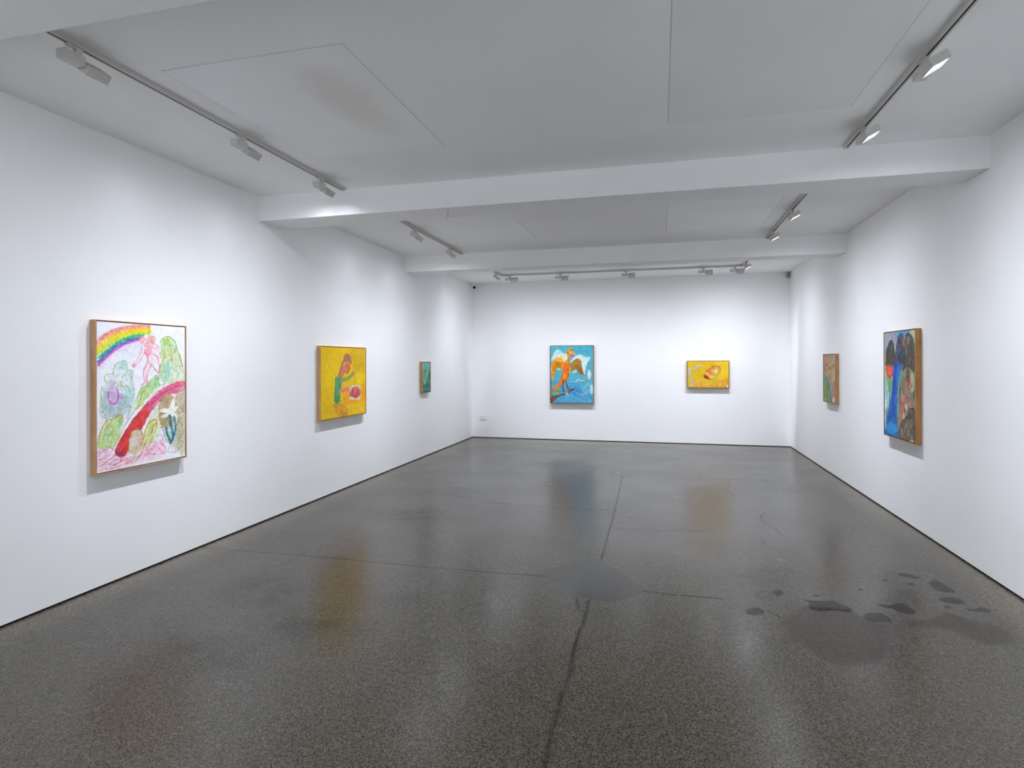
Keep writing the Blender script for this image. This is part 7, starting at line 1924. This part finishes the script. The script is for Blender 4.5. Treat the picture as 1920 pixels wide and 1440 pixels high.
def build_floor():
    xs = np.linspace(XL - 0.05, XR + 0.05, int((XR - XL + 0.1) / 0.013))
    ys = np.concatenate([np.arange(YF, 1.9, 0.15), np.arange(1.9, 5.2, 0.011), np.linspace(5.2, YB + 0.05, int((YB - 5.15) / 0.018))])
    X, Y = np.meshgrid(xs, ys)
    me = grid_mesh('floor', X, Y, np.zeros_like(X))
    px, py = X.ravel(), Y.ravel()
    def sub(pts, m):
        a = np.array(pts)
        return np.nonzero((px > a[:, 0].min() - m) & (px < a[:, 0].max() + m) & (py > a[:, 1].min() - m) & (py < a[:, 1].max() + m))[0]
    F = {}
    for key in ('patch', 'dark', 'ring', 'brown'):
        f = np.full(px.shape, 0.25)
        for flat in FLOOR_MARKS[key]:
            p = catmull(pairs(flat, 0.001), True, 4) if key != 'patch' else pairs(flat, 0.001)
            i = sub(p, 0.2)
            f[i] = np.minimum(f[i], poly_sd(px[i], py[i], p))
        F[key] = f
    for key, m in (('soft', 0.30), ('tan', 0.12)):
        f = np.zeros(px.shape)
        for flat in FLOOR_MARKS[key]:
            p = catmull(pairs(flat, 0.001), True, 3)
            i = sub(p, m)
            f[i] = np.maximum(f[i], np.clip(0.5 - poly_sd(px[i], py[i], p) / m, 0, 1))
        F[key] = f * f * (3 - 2 * f)
    for key, src in (('crack', 'cracks'), ('pale', 'light')):
        f = np.zeros(px.shape)
        for w, flat in FLOOR_MARKS[src]:
            p = catmull(pairs(flat, 0.001), False, 3)
            i = sub(p, 0.06)
            hw = 0.0085 + w * 0.0005
            f[i] = np.maximum(f[i], np.clip(1.25 - seg_dist(px[i], py[i], p) / hw, 0, 1) * min(1, 0.5 + w * 0.06))
        F[key] = f
    for k, f in F.items():
        at = me.attributes.new(k, 'FLOAT', 'POINT')
        at.data.foreach_set('value', f.astype(np.float32))
    me.materials.append(M_FLOOR)
    o = bpy.data.objects.new('floor', me)
    col.objects.link(o)
    tag(o, kind='structure')
    return o
build_floor()

# ------------------------------------------------------------------ room shell
def slab(name, x0, x1, y0, y1, z0, z1, mat):
    bm = bmesh.new(); add_box(bm, x0, x1, y0, y1, z0, z1)
    return tag(link_mesh(name, bm, mat), kind='structure')
slab('wall_left', XL - 0.2, XL, YF, YB + 0.2, 0.0, H + 0.1, M_WALL)
slab('wall_right', XR, XR + 0.2, YF, YB + 0.2, 0.0, H + 0.1, M_WALL)
slab('wall_back', XL, XR, YB, YB + 0.2, 0.0, H + 0.1, M_WALL)
slab('wall_front', XL - 0.2, XR + 0.2, YF - 0.2, YF, 0.0, H + 0.1, M_WALL)
slab('ceiling', XL, XR, YF, YB, H, H + 0.1, M_CEIL)
slab('shadow_gap_strip_left', XL, XL + 0.002, YF, YB, 0.0005, 0.0135, M_BLACK)  # flat black strips stand in for the shaded recess under the walls
slab('shadow_gap_strip_right', XR - 0.002, XR, YF, YB, 0.0005, 0.0135, M_BLACK)
slab('shadow_gap_strip_back', XL + 0.002, XR - 0.002, YB - 0.002, YB, 0.0005, 0.0135, M_BLACK)

def beam(name, y0, y1, seed):
    rnd = random.Random(seed)
    nx = 260
    bm = bmesh.new()
    rows = []
    ph = [rnd.uniform(0, 6) for _ in range(6)]
    for i in range(nx + 1):
        x = XL + (XR - XL) * i / nx
        w = 0.0020 * math.sin(x * 1.7 + ph[0]) + 0.0014 * math.sin(x * 4.1 + ph[1])
        j1, j2 = rnd.uniform(-0.0022, 0.0022), rnd.uniform(-0.0022, 0.0022)
        if rnd.random() < 0.03: j1 += 0.006
        if rnd.random() < 0.03: j2 += 0.006
        prof = [(y0, H), (y0 + w * .5, BEAM_Z + 0.005 + max(j1, 0)), (y0 + 0.001, BEAM_Z + 0.0015 + max(j1, 0) * .5), (y0 + 0.005 + max(j1, 0), BEAM_Z + w * .3),
                (y1 - 0.005 - max(j2, 0), BEAM_Z - w * .3), (y1 - 0.001, BEAM_Z + 0.0015 + max(j2, 0) * .5), (y1 + w * .4, BEAM_Z + 0.005 + max(j2, 0)), (y1, H)]
        rows.append([bm.verts.new((x, y, z)) for y, z in prof])
    for a, b in zip(rows[:-1], rows[1:]):
        for k in range(7):
            bm.faces.new((a[k], a[k + 1], b[k + 1], b[k]))
    bm.faces.new(rows[0]); bm.faces.new(list(reversed(rows[-1])))
    return tag(link_mesh(name, bm, M_BEAM), kind='structure')
for i, (y0, y1) in enumerate(BEAMS):
    beam('ceiling_beam', y0, y1, 11 + i)

def ceiling_panel(x0, x1, y0, y1, mat, label):
    cx, cy = (x0 + x1) / 2, (y0 + y1) / 2
    r = empty('ceiling_panel', (cx, cy, H))
    tag(r, label, 'ceiling panel', 'flush access panels in the ceiling')
    bm = bmesh.new(); add_box(bm, x0 - cx, x1 - cx, y0 - cy, y1 - cy, -0.0022, -0.0002, 0.0006)
    link_mesh('board', bm, mat, r)
    bm = bmesh.new(); e = 0.005
    add_box(bm, x0 - cx - e, x1 - cx + e, y0 - cy - e, y1 - cy + e, -0.0008, -0.0001)
    link_mesh('seam', bm, M_SEAM, r)
PN_COOL = panel_mat('cool_white_panel', (0.90, 0.92, 0.925, 1))
PN_STAIN = panel_mat('stained_white_panel', (0.90, 0.92, 0.925, 1), stain=(0.26, -0.12, 0.24, 0.62))
PN_DULL = panel_mat('dull_white_panel', (0.86, 0.868, 0.855, 1))
ceiling_panel(-2.715, -1.59, 2.69, 4.16, PN_STAIN, 'large flush white ceiling panel with a faint brown water stain')
ceiling_panel(0.058, 1.195, 2.69, 4.18, PN_DULL, 'large flush dull grey-white ceiling panel beside the right lighting track, nearest bay')
ceiling_panel(-2.70, -1.61, 6.13, 7.615, PN_COOL, 'flush white ceiling panel behind the first beam, beside the short left track')
ceiling_panel(0.078, 1.20, 6.13, 7.62, PN_COOL, 'flush white ceiling panel behind the first beam, beside the short right track')

# ------------------------------------------------------------------ lighting tracks
def track(name, pts, label):
    """a rail that follows a path of ceiling points; slot along its underside, end caps"""
    base = Vector((pts[0][0], pts[0][1], TRACK_Z))
    r = empty(name, base)
    tag(r, label, 'lighting track', 'ceiling lighting tracks')
    hw, top = 0.0175, H - 0.0003 - TRACK_Z
    body, slot = bmesh.new(), bmesh.new()
    caps = []
    P = [Vector((x, y, TRACK_Z)) - base for x, y in pts]
    for i, (a, b) in enumerate(zip(P[:-1], P[1:])):
        d = (b - a).normalized(); L = (b - a).length
        M = Matrix.Translation(a) @ Matrix.Rotation(math.atan2(d.y, d.x), 4, 'Z')
        s0 = -hw if i > 0 else 0.0
        s1 = L + hw if i < len(P) - 2 else L
        # two lower lips, side walls and a web above the slot
        add_box(body, s0, s1, -hw, -0.0058, 0, 0.004, 0, M)
        add_box(body, s0, s1, 0.0058, hw, 0, 0.004, 0, M)
        add_box(body, s0, s1, -hw, -hw + 0.004, 0.004, top, 0, M)
        add_box(body, s0, s1, hw - 0.004, hw, 0.004, top, 0, M)
        add_box(slot, s0 + 0.03, s1 - 0.03, -0.0056, 0.0056, 0.0006, top - 0.0005, 0, M)
        if i == 0: caps.append(M @ Matrix.Translation((0.0, 0, 0)))
        if i == len(P) - 2: caps.append(M @ Matrix.Translation((L - 0.032, 0, 0)))
        if i > 0:
            bmj = bmesh.new(); add_box(bmj, -0.035, 0.035, -0.0185, 0.0185, -0.0012, top, 0.001, M)
            link_mesh('corner_joiner', bmj, M_TRACK, r)
    link_mesh('rail', body, M_TRACK, r)
    tag(link_mesh('slot', slot, M_SLOT, r), 'dark conductor slot')
    for M in caps:
        bm = bmesh.new(); add_box(bm, 0, 0.032, -0.0182, 0.0182, -0.001, top, 0.0012, M)
        link_mesh('end_cap', bm, M_TRACK, r)
    return r
track('lighting_track', [(TRACK_X_LEFT, 1.93), (TRACK_X_LEFT, 4.93)], 'long off-white track with three lamps on the left side of the nearest ceiling bay')
track('lighting_track', [(TRACK_X_RIGHT, 1.93), (TRACK_X_RIGHT, 4.93)], 'long off-white track with two lit lamps on the right side of the nearest ceiling bay')
track('lighting_track', [(TRACK_X_LEFT, 5.40), (TRACK_X_LEFT, 8.31)], 'off-white track with two lamps on the left between the two beams')
track('lighting_track', [(TRACK_X_RIGHT, 5.40), (TRACK_X_RIGHT, 8.31)], 'off-white track with two lit lamps on the right between the two beams')
track('lighting_track', [(TRACK_X_LEFT, 8.78), (TRACK_X_LEFT, TRACK_Y_BACK), (TRACK_X_RIGHT, TRACK_Y_BACK), (TRACK_X_RIGHT, 8.78)],
      'U-shaped off-white track running along in front of the back wall')

ADDED_TRACK = 'off-white track added out of view behind the camera for the fill lamps'  # unseen tracks, added to carry the extra fill lamps
for tx in (TRACK_X_LEFT, TRACK_X_RIGHT):
    track('lighting_track', [(tx, -2.2), (tx, 1.50)], ADDED_TRACK)
track('lighting_track', [(-2.4, -1.55), (0.9, -1.55)], ADDED_TRACK)

# ------------------------------------------------------------------ track lamps.  local x runs along the track, local y is the side it lights
def wall_wash_profile(ld, a):
    """photometric profile of the wall-washer optics: strong towards the foot of the wall, weak towards the ceiling"""
    ld.use_nodes = True
    t = ld.node_tree
    em = next(n for n in t.nodes if n.type == 'EMISSION')
    def m(op, x, y=None, clamp=False):
        n = t.nodes.new('ShaderNodeMath'); n.operation = op; n.use_clamp = clamp
        for k, v in enumerate((x, y)):
            if v is None: continue
            if isinstance(v, (int, float)): n.inputs[k].default_value = v
            else: t.links.new(v, n.inputs[k])
        return n.outputs[0]
    def ramp(x, lo, hi):
        n = t.nodes.new('ShaderNodeMapRange'); n.interpolation_type = 'SMOOTHSTEP'
        t.links.new(x, n.inputs[0]); n.inputs[1].default_value = lo; n.inputs[2].default_value = hi
        return n.outputs[0]
    tc = t.nodes.new('ShaderNodeTexCoord'); sx = t.nodes.new('ShaderNodeSeparateXYZ')
    t.links.new(tc.outputs['Normal'], sx.inputs[0])
    dx, dy, dz = sx.outputs
    s, c = math.sin(a), math.cos(a)
    fwd = m('MAXIMUM', m('SUBTRACT', m('MULTIPLY', dy, s), m('MULTIPLY', dz, c)), 0.02)
    down = m('MULTIPLY', m('ADD', m('MULTIPLY', dy, c), m('MULTIPLY', dz, s)), -1.0)
    ratio = m('DIVIDE', down, fwd)
    lat = m('DIVIDE', dx, fwd)
    shape = m('POWER', m('MAXIMUM', fwd, 0.2), -PROFILE_POWER)
    shape = m('MULTIPLY', shape, ramp(ratio, PROFILE_TOP[0], PROFILE_TOP[1]))
    shape = m('MULTIPLY', shape, m('SUBTRACT', 1.0, ramp(ratio, PROFILE_FOOT[0], PROFILE_FOOT[1])))
    shape = m('MULTIPLY', shape, m('EXPONENT', m('MULTIPLY', m('POWER', m('ABSOLUTE', m('DIVIDE', lat, PROFILE_SIDE)), 2.4), -1.0)))
    shape = m('MULTIPLY', shape, m('POWER', m('MAXIMUM', m('SUBTRACT', 1.0, m('MULTIPLY', dx, dx)), 0.0), 1.0))
    shape = m('ADD', shape, m('MULTIPLY', m('MAXIMUM', down, 0.0), PROFILE_SPILL))   # frosted lens: a little stray light
    t.links.new(shape, em.inputs['Strength'])

def make_lamp(tilt_deg):
    r = empty('track_lamp', (0, 0, 0))
    bm = bmesh.new()
    add_box(bm, -0.052, 0.03, -0.0125, 0.0125, -0.009, -0.0015, 0.0015)
    add_cyl(bm, (-0.036, 0.002, -0.014), (-0.036, 0.002, -0.007), 0.0155)
    link_mesh('track_adapter', bm, M_FIX, r)
    bm = bmesh.new()
    add_box(bm, -0.008, 0.026, -0.0125, 0.0125, -0.033, -0.005, 0.0015)
    add_box(bm, 0.004, 0.026, -0.010, 0.010, -0.050, -0.031, 0.001)
    link_mesh('stem', bm, M_FIX, r)
    bm = bmesh.new()
    add_box(bm, -0.080, 0.027, -0.030, 0.030, -0.0895, -0.0415, 0.0018)
    drv = link_mesh('driver_box', bm, M_FIX, r)
    bm = bmesh.new()
    add_cyl(bm, (0.020, 0, -0.0765), (0.046, 0, -0.0765), 0.0035, seg=10)
    add_box(bm, 0.0265, 0.029, -0.012, 0.012, -0.086, -0.068, 0.0005)
    tag(link_mesh('hinge', bm, M_SCREW, drv), 'dark steel hinge pin')
    # the lamp head: an open tray whose mouth is filled by the lens
    a = math.radians(tilt_deg)
    n = Vector((0, math.cos(a), -math.sin(a)))
    u = Vector((0, math.sin(a), math.cos(a)))
    C = Vector((0.0975, 0.006, -0.078))
    R = Matrix((Vector((1, 0, 0)), n, u)).transposed().to_4x4()
    M = Matrix.Translation(C) @ R
    L2, D2, U2, w = 0.062, 0.025, 0.047, 0.0022
    bm = bmesh.new()
    add_box(bm, -L2, L2, -D2, -D2 + w, -U2, U2, 0.0008, M)
    for s in (-1, 1):
        add_box(bm, -L2, L2, -D2 + w, D2, s * U2 - (w if s > 0 else 0), s * U2 + (w if s < 0 else 0), 0.0004, M)
        add_box(bm, s * L2 - (w if s > 0 else 0), s * L2 + (w if s < 0 else 0), -D2 + w, D2, -U2 + w, U2 - w, 0.0004, M)
    head = link_mesh('lamp_head', bm, M_FIX, r)
    bm = bmesh.new()
    for s in (-1, 1):
        add_box(bm, -L2 + w, L2 - w, D2 - 0.004, D2 - 0.001, s * (U2 - w) - (0.003 if s > 0 else 0), s * (U2 - w) + (0.003 if s < 0 else 0), 0, M)
        add_box(bm, s * (L2 - w) - (0.003 if s > 0 else 0), s * (L2 - w) + (0.003 if s < 0 else 0), D2 - 0.004, D2 - 0.001, -U2 + w, U2 - w, 0, M)
    tag(link_mesh('rim', bm, M_BEZEL, head), 'dark grey rim around the lens')
    bm = bmesh.new()
    add_box(bm, -L2 + 0.004, L2 - 0.004, D2 - 0.012, D2 - 0.006, -U2 + 0.004, U2 - 0.004, 0, M)
    tag(link_mesh('lens', bm, M_GLOW, head), 'glowing white lens')
    ld = bpy.data.lights.new('lamp_light', 'POINT')
    ld.shadow_soft_size = 0.014
    ld.energy = LAMP_W; ld.color = LAMP_COLOR
    wall_wash_profile(ld, a)
    lo = bpy.data.objects.new('lamp_light', ld); col.objects.link(lo); lo.parent = head
    # a lamp shines along its local -Z
    LR = Matrix((Vector((1, 0, 0)), (-n).cross(Vector((1, 0, 0))), -n)).transposed().to_4x4()
    lo.matrix_local = Matrix.Translation(C + n * (D2 + 0.012)) @ LR
    return r

PI = math.pi
LAMPS = [  # x, y, turn, label
    (TRACK_X_LEFT, 2.336, PI/2, 'off-white track lamp at the near end of the long left track, above the rainbow drawing'),
    (TRACK_X_LEFT, 3.555, PI/2, 'middle one of three off-white lamps on the long left track'),
    (TRACK_X_LEFT, 4.555, PI/2, 'off-white track lamp at the far end of the long left track, before the beam'),
    (TRACK_X_LEFT, 6.585, PI/2, 'nearer of two off-white lamps on the left track between the beams'),
    (TRACK_X_LEFT, 7.785, PI/2, 'farther of two off-white lamps on the left track between the beams'),
    (TRACK_X_RIGHT, 3.56, -PI/2, 'largest lit lamp at upper right, nearer of two on the long right track'),
    (TRACK_X_RIGHT, 4.52, -PI/2, 'lit track lamp at the far end of the long right track, before the beam'),
    (TRACK_X_RIGHT, 6.80, -PI/2, 'nearer of two lit lamps on the right track between the beams'),
    (TRACK_X_RIGHT, 7.90, -PI/2, 'farther of two lit lamps on the right track between the beams'),
    (TRACK_X_LEFT, 10.20, PI/2, 'small track lamp on the left arm of the U-shaped track, turned to the left wall'),
    (-2.755, TRACK_Y_BACK, -0.2, 'track lamp at the left corner of the back track, turned a little to the right'),
    (-1.795, TRACK_Y_BACK, 0, 'track lamp on the back track straight above the bird painting'),
    (-0.592, TRACK_Y_BACK, 0, 'middle track lamp on the back track, between the bird and fish paintings'),
    (0.722, TRACK_Y_BACK, 0, 'track lamp on the back track straight above the fish painting'),
    (1.238, TRACK_Y_BACK, 0, 'track lamp at the right corner of the back track'),
    (TRACK_X_RIGHT, 10.22, -PI/2, 'track lamp on the right arm of the U-shaped track, turned to the right wall'),
]
UNSEEN = 'off-white track lamp added out of view above or behind the camera as fill light'  # extra lamps added to brighten the ceiling and near walls
LAMPS += [(TRACK_X_RIGHT, 2.40, -PI/2, UNSEEN)]
LAMPS += [(tx, y, rz, UNSEEN) for tx, rz in ((TRACK_X_LEFT, PI/2), (TRACK_X_RIGHT, -PI/2)) for y in (-0.9, 0.6)]
LAMPS += [(x, -1.55, PI, UNSEEN) for x in (-1.9, -0.75, 0.4)]
DIM = {0: 0.25, 16: 0.75, 17: 1.2, 18: 0.55, 19: 1.4, 20: 1.4, 21: 3.2, 22: 3.2, 23: 3.2}
proto_shallow, proto_steep = make_lamp(54), make_lamp(63)       # the right-hand lamps are tilted further down
for i, (x, y, rz, lab) in enumerate(LAMPS):
    first = proto_steep if rz == -PI/2 else proto_shallow
    o = copy_tree(first) if 'category' in first else first
    o.location = (x, y, TRACK_Z)
    o.rotation_euler = (0, 0, rz)
    tag(o, lab, 'track light', 'track lamps')
    o['lamp_index'] = i
for o in [o for o in col.objects if 'lamp_index' in o]:
    if o['lamp_index'] in DIM:                       # nearest left lamp dimmed, added unseen lamps tuned as fill
        lo = next(c for part in o.children for c in part.children if c.type == 'LIGHT')
        lo.data = lo.data.copy(); lo.data.energy = LAMP_W * DIM[o['lamp_index']]
    del o['lamp_index']

# ------------------------------------------------------------------ paintings
def lin(rgb):
    c = np.asarray(rgb, float) / 255
    return np.where(c <= 0.04045, c / 12.92, ((c + 0.055) / 1.055) ** 2.4)

def blur2(a, k):
    for _ in range(k):
        a = (a + np.roll(a, 1, 0) + np.roll(a, -1, 0) + np.roll(a, 1, 1) + np.roll(a, -1, 1)) / 5
    return a

def paint_canvas(spec, cell, seed):
    W, Hh = spec['W'], spec['H']
    nx, ny = int(W / cell) + 1, int(Hh / cell) + 1
    x, y = np.meshgrid(np.linspace(0, W, nx), np.linspace(0, Hh, ny))
    rs = np.random.RandomState(seed)
    def norm(a): return (a - a.mean()) / (a.std() + 1e-9)
    n1 = norm(blur2(rs.rand(ny, nx), 1)); n2 = norm(blur2(rs.rand(ny, nx), 5)); n3 = norm(blur2(rs.rand(ny, nx), 30))
    img = np.empty((ny, nx, 3)); img[:] = spec['bg']
    img += (n3 * 2.2 + n2 * 1.6)[..., None]
    sm = lambda t: (lambda u: u * u * (3 - 2 * u))(np.clip(t, 0, 1))
    for kind, rgb, alpha, grain, soft, width, flat in spec['ops']:
        c = np.array(rgb, float)
        p = pairs(flat)
        if kind == 'p': p = catmull(p, True, 4)
        if kind == 'l': p = catmull(p, False, 4)
        a = np.array(p); m = soft + width + 10
        i0, i1 = np.searchsorted(y[:, 0], [a[:, 1].min() - m, a[:, 1].max() + m])
        j0, j1 = np.searchsorted(x[0], [a[:, 0].min() - m, a[:, 0].max() + m])
        if i1 <= i0 or j1 <= j0: continue
        s = (slice(i0, i1), slice(j0, j1))
        wob = n2[s] * min(2.0, soft * 0.22)
        if kind == 'l': d = seg_dist(x[s], y[s], p) - width / 2 + wob * 0.4
        else: d = poly_sd(x[s], y[s], p) + wob
        k = sm(0.5 - d / soft)
        g = np.clip(1 - grain * spec.get('grain', 0.6) * (0.30 + 0.40 * n1[s] + 0.10 * n2[s]), 0, 1)
        k = (k * alpha * g)[..., None]
        tint = c + (n2[s] * 5 + n3[s] * 4)[..., None]
        img[s] = img[s] * (1 - k) + tint * k
    return nx, ny, np.clip(img, 0, 255)

def painting(key, loc, rz, w, h, depth, oak_mat, label, cell, seed):
    """loc = middle of the picture's back on the wall; local -y faces the room, local x runs to the viewer's right"""
    r = empty('framed_painting', loc, rz)
    tag(r, label, 'painting')
    e = 0.0055                                       # face width of the frame
    g = 0.0060                                       # shadow gap between frame and canvas
    front = -depth
    for nm, bx in (('left', (-w/2, -w/2 + e, -h/2, h/2)), ('right', (w/2 - e, w/2, -h/2, h/2)), ('top', (-w/2 + e, w/2 - e, h/2 - e, h/2)), ('bottom', (-w/2 + e, w/2 - e, -h/2, -h/2 + e))):
        bm = bmesh.new(); add_box(bm, bx[0], bx[1], front, -0.001, bx[2], bx[3], 0.0007)
        link_mesh('frame_rail', bm, oak_mat, r)
    bm = bmesh.new(); add_box(bm, -w/2 + e, w/2 - e, front + 0.020, front + 0.026, -h/2 + e, h/2 - e)
    tag(link_mesh('backing', bm, M_GAP, r), 'inner tray coloured dark for the shade in the gap')
    nx, ny, img = paint_canvas(PAINT[key], cell, seed)
    cw, chh = w - 2 * e - 2 * g, h - 2 * e - 2 * g
    xs = np.linspace(-cw/2, cw/2, nx); zs = np.linspace(chh/2, -chh/2, ny)
    X, Z = np.meshgrid(xs, zs)
    Y = np.full_like(X, front + 0.005)
    # wrap the sides of the stretched canvas back into the tray
    def pad(a, lo0, hi0, lo1, hi1):
        a = np.pad(a, 1, mode='edge')
        return a
    X, Z, Y = pad(X, 0, 0, 0, 0), pad(Z, 0, 0, 0, 0), pad(Y, 0, 0, 0, 0)
    Y[0, :] = Y[-1, :] = Y[:, 0] = Y[:, -1] = front + 0.019
    img = np.pad(img, ((1, 1), (1, 1), (0, 0)), mode='edge')
    me = grid_mesh('canvas', X, Y, Z)
    ca = me.color_attributes.new('paint', 'FLOAT_COLOR', 'POINT')
    rgba = np.ones((img.shape[0] * img.shape[1], 4), np.float32)
    rgba[:, :3] = np.minimum(lin(img).reshape(-1, 3) * 1.02, 0.92)
    ca.data.foreach_set('color', rgba.ravel())
    me.materials.append(M_PAINT)
    o = bpy.data.objects.new('canvas', me); col.objects.link(o); o.parent = r
    tag(o, 'painted picture surface')
    return r

def on_left(y0, y1, z0, z1):  return ((XL, (y0 + y1) / 2, (z0 + z1) / 2), PI / 2, y1 - y0, z1 - z0)
def on_right(y0, y1, z0, z1): return ((XR, (y0 + y1) / 2, (z0 + z1) / 2), -PI / 2, y1 - y0, z1 - z0)
def on_back(x0, x1, z0, z1):  return ((( x0 + x1) / 2, YB, (z0 + z1) / 2), 0.0, x1 - x0, z1 - z0)
for key, (loc, rz, w, h), depth, oakm, label, cell, seed in (
    ('rainbow', on_left(3.206, 4.006, 0.813, 1.902), 0.052, M_OAK, 'large oak-framed drawing of a rainbow and a red path among green rocks, left wall', 3.3, 1),
    ('yellow', on_left(5.972, 7.045, 0.911, 1.790), 0.052, M_OAK, 'oak-framed yellow painting of a seated figure drawing a red face, left wall', 4.4, 2),
    ('green', on_left(8.948, 9.318, 1.081, 1.601), 0.044, M_OAK_WARM, 'small narrow-looking dark green painting in an oak frame, far end of left wall', 4.0, 3),
    ('bird', on_back(-2.179, -1.293, 0.749, 1.924), 0.055, M_OAK_WARM, 'framed painting of an orange bird with open wings on a turquoise sky, back wall', 4.2, 4),
    ('fish', on_back(0.495, 1.263, 1.081, 1.606), 0.055, M_OAK_WARM, 'small wide yellow painting of a fish-like head with red lips, back wall', 4.2, 5),
    ('pale', on_right(8.698, 9.290, 1.011, 1.693), 0.050, M_OAK_WARM, 'small framed painting in pale browns and greens, far end of right wall', 4.6, 6),
    ('waterfall', on_right(6.135, 6.920, 0.817, 1.897), 0.052, M_OAK_WARM, 'tall framed painting of dark rocks, blue waterfall and red tulip, right wall', 4.0, 7),
):
    painting(key, loc, rz, w, h, depth, oakm, label, cell, seed)

# ------------------------------------------------------------------ small fittings at the back wall
def security_camera():
    r = empty('security_camera', (XL, YB - 0.16, 3.165))
    tag(r, 'tiny white security camera with dark lens high in the left corner of back wall', 'camera')
    bm = bmesh.new(); add_box(bm, 0.0005, 0.022, -0.045, 0.045, -0.055, 0.060, 0.004)
    link_mesh('mounting_plate', bm, M_PLASTIC, r)
    bm = bmesh.new(); add_cyl(bm, (0.020, 0, 0.012), (0.062, 0, 0.0), 0.018)
    link_mesh('arm', bm, M_PLASTIC, r, True)
    bm = bmesh.new(); bmesh.ops.create_uvsphere(bm, u_segments=28, v_segments=18, radius=0.047, matrix=Matrix.Translation((0.098, -0.004, -0.004)))
    body = link_mesh('camera_body', bm, M_PLASTIC, r, True)
    d = Vector((0.45, -0.80, -0.42)).normalized(); c = Vector((0.098, -0.004, -0.004))
    bm = bmesh.new(); add_cyl(bm, c + d * 0.030, c + d * 0.049, 0.029)
    tag(link_mesh('lens', bm, M_LENS_DARK, body), 'black lens face')
    bm = bmesh.new(); add_cyl(bm, c + Vector((0, 0, 0.03)) + d * 0.030, c + Vector((0, 0, 0.03)) + d * 0.052, 0.034, 0.030)
    link_mesh('sun_visor', bm, M_PLASTIC, body)
security_camera()

def motion_sensor():
    r = empty('motion_sensor', (XR - 0.046, YB - 0.036, 3.185))
    tag(r, 'small blue-grey motion sensor high in the right corner of the back wall', 'sensor')
    Rz = Matrix.Rotation(0.55, 4, 'Z')
    bm = bmesh.new(); add_box(bm, -0.030, 0.030, -0.018, 0.014, -0.052, 0.052, 0.005, Rz)
    b = link_mesh('housing', bm, M_SENSOR, r)
    for z, rad in ((0.018, 0.012), (-0.016, 0.009)):
        bm = bmesh.new(); add_cyl(bm, Rz @ Vector((0.0, -0.0195, z)), Rz @ Vector((0.0, -0.016, z)), rad)
        tag(link_mesh('sensor_eye', bm, M_SCREW, b), 'dark round sensor window')
motion_sensor()

def socket():
    r = empty('wall_socket', (-3.615, YB, 0.42))
    tag(r, 'white double power socket low on the back wall near the left corner', 'power socket')
    bm = bmesh.new(); add_box(bm, -0.073, 0.073, -0.011, -0.0003, -0.045, 0.045, 0.003)
    link_mesh('face_plate', bm, M_PLASTIC, r)
    for x in (-0.035, 0.035):
        bm = bmesh.new(); add_box(bm, x - 0.010, x + 0.010, -0.0145, -0.0105, 0.010, 0.032, 0.001)
        link_mesh('switch', bm, M_PLASTIC, r)
        bm = bmesh.new()
        for dx, dz, ww, hh in ((0, 0.0, 0.004, 0.008), (-0.011, -0.018, 0.006, 0.004), (0.011, -0.018, 0.006, 0.004)):
            add_box(bm, x + dx - ww / 2, x + dx + ww / 2, -0.0114, -0.0106, dz - hh / 2, dz + hh / 2)
        tag(link_mesh('pin_holes', bm, M_SCREW, r), 'dark socket slots')
socket()
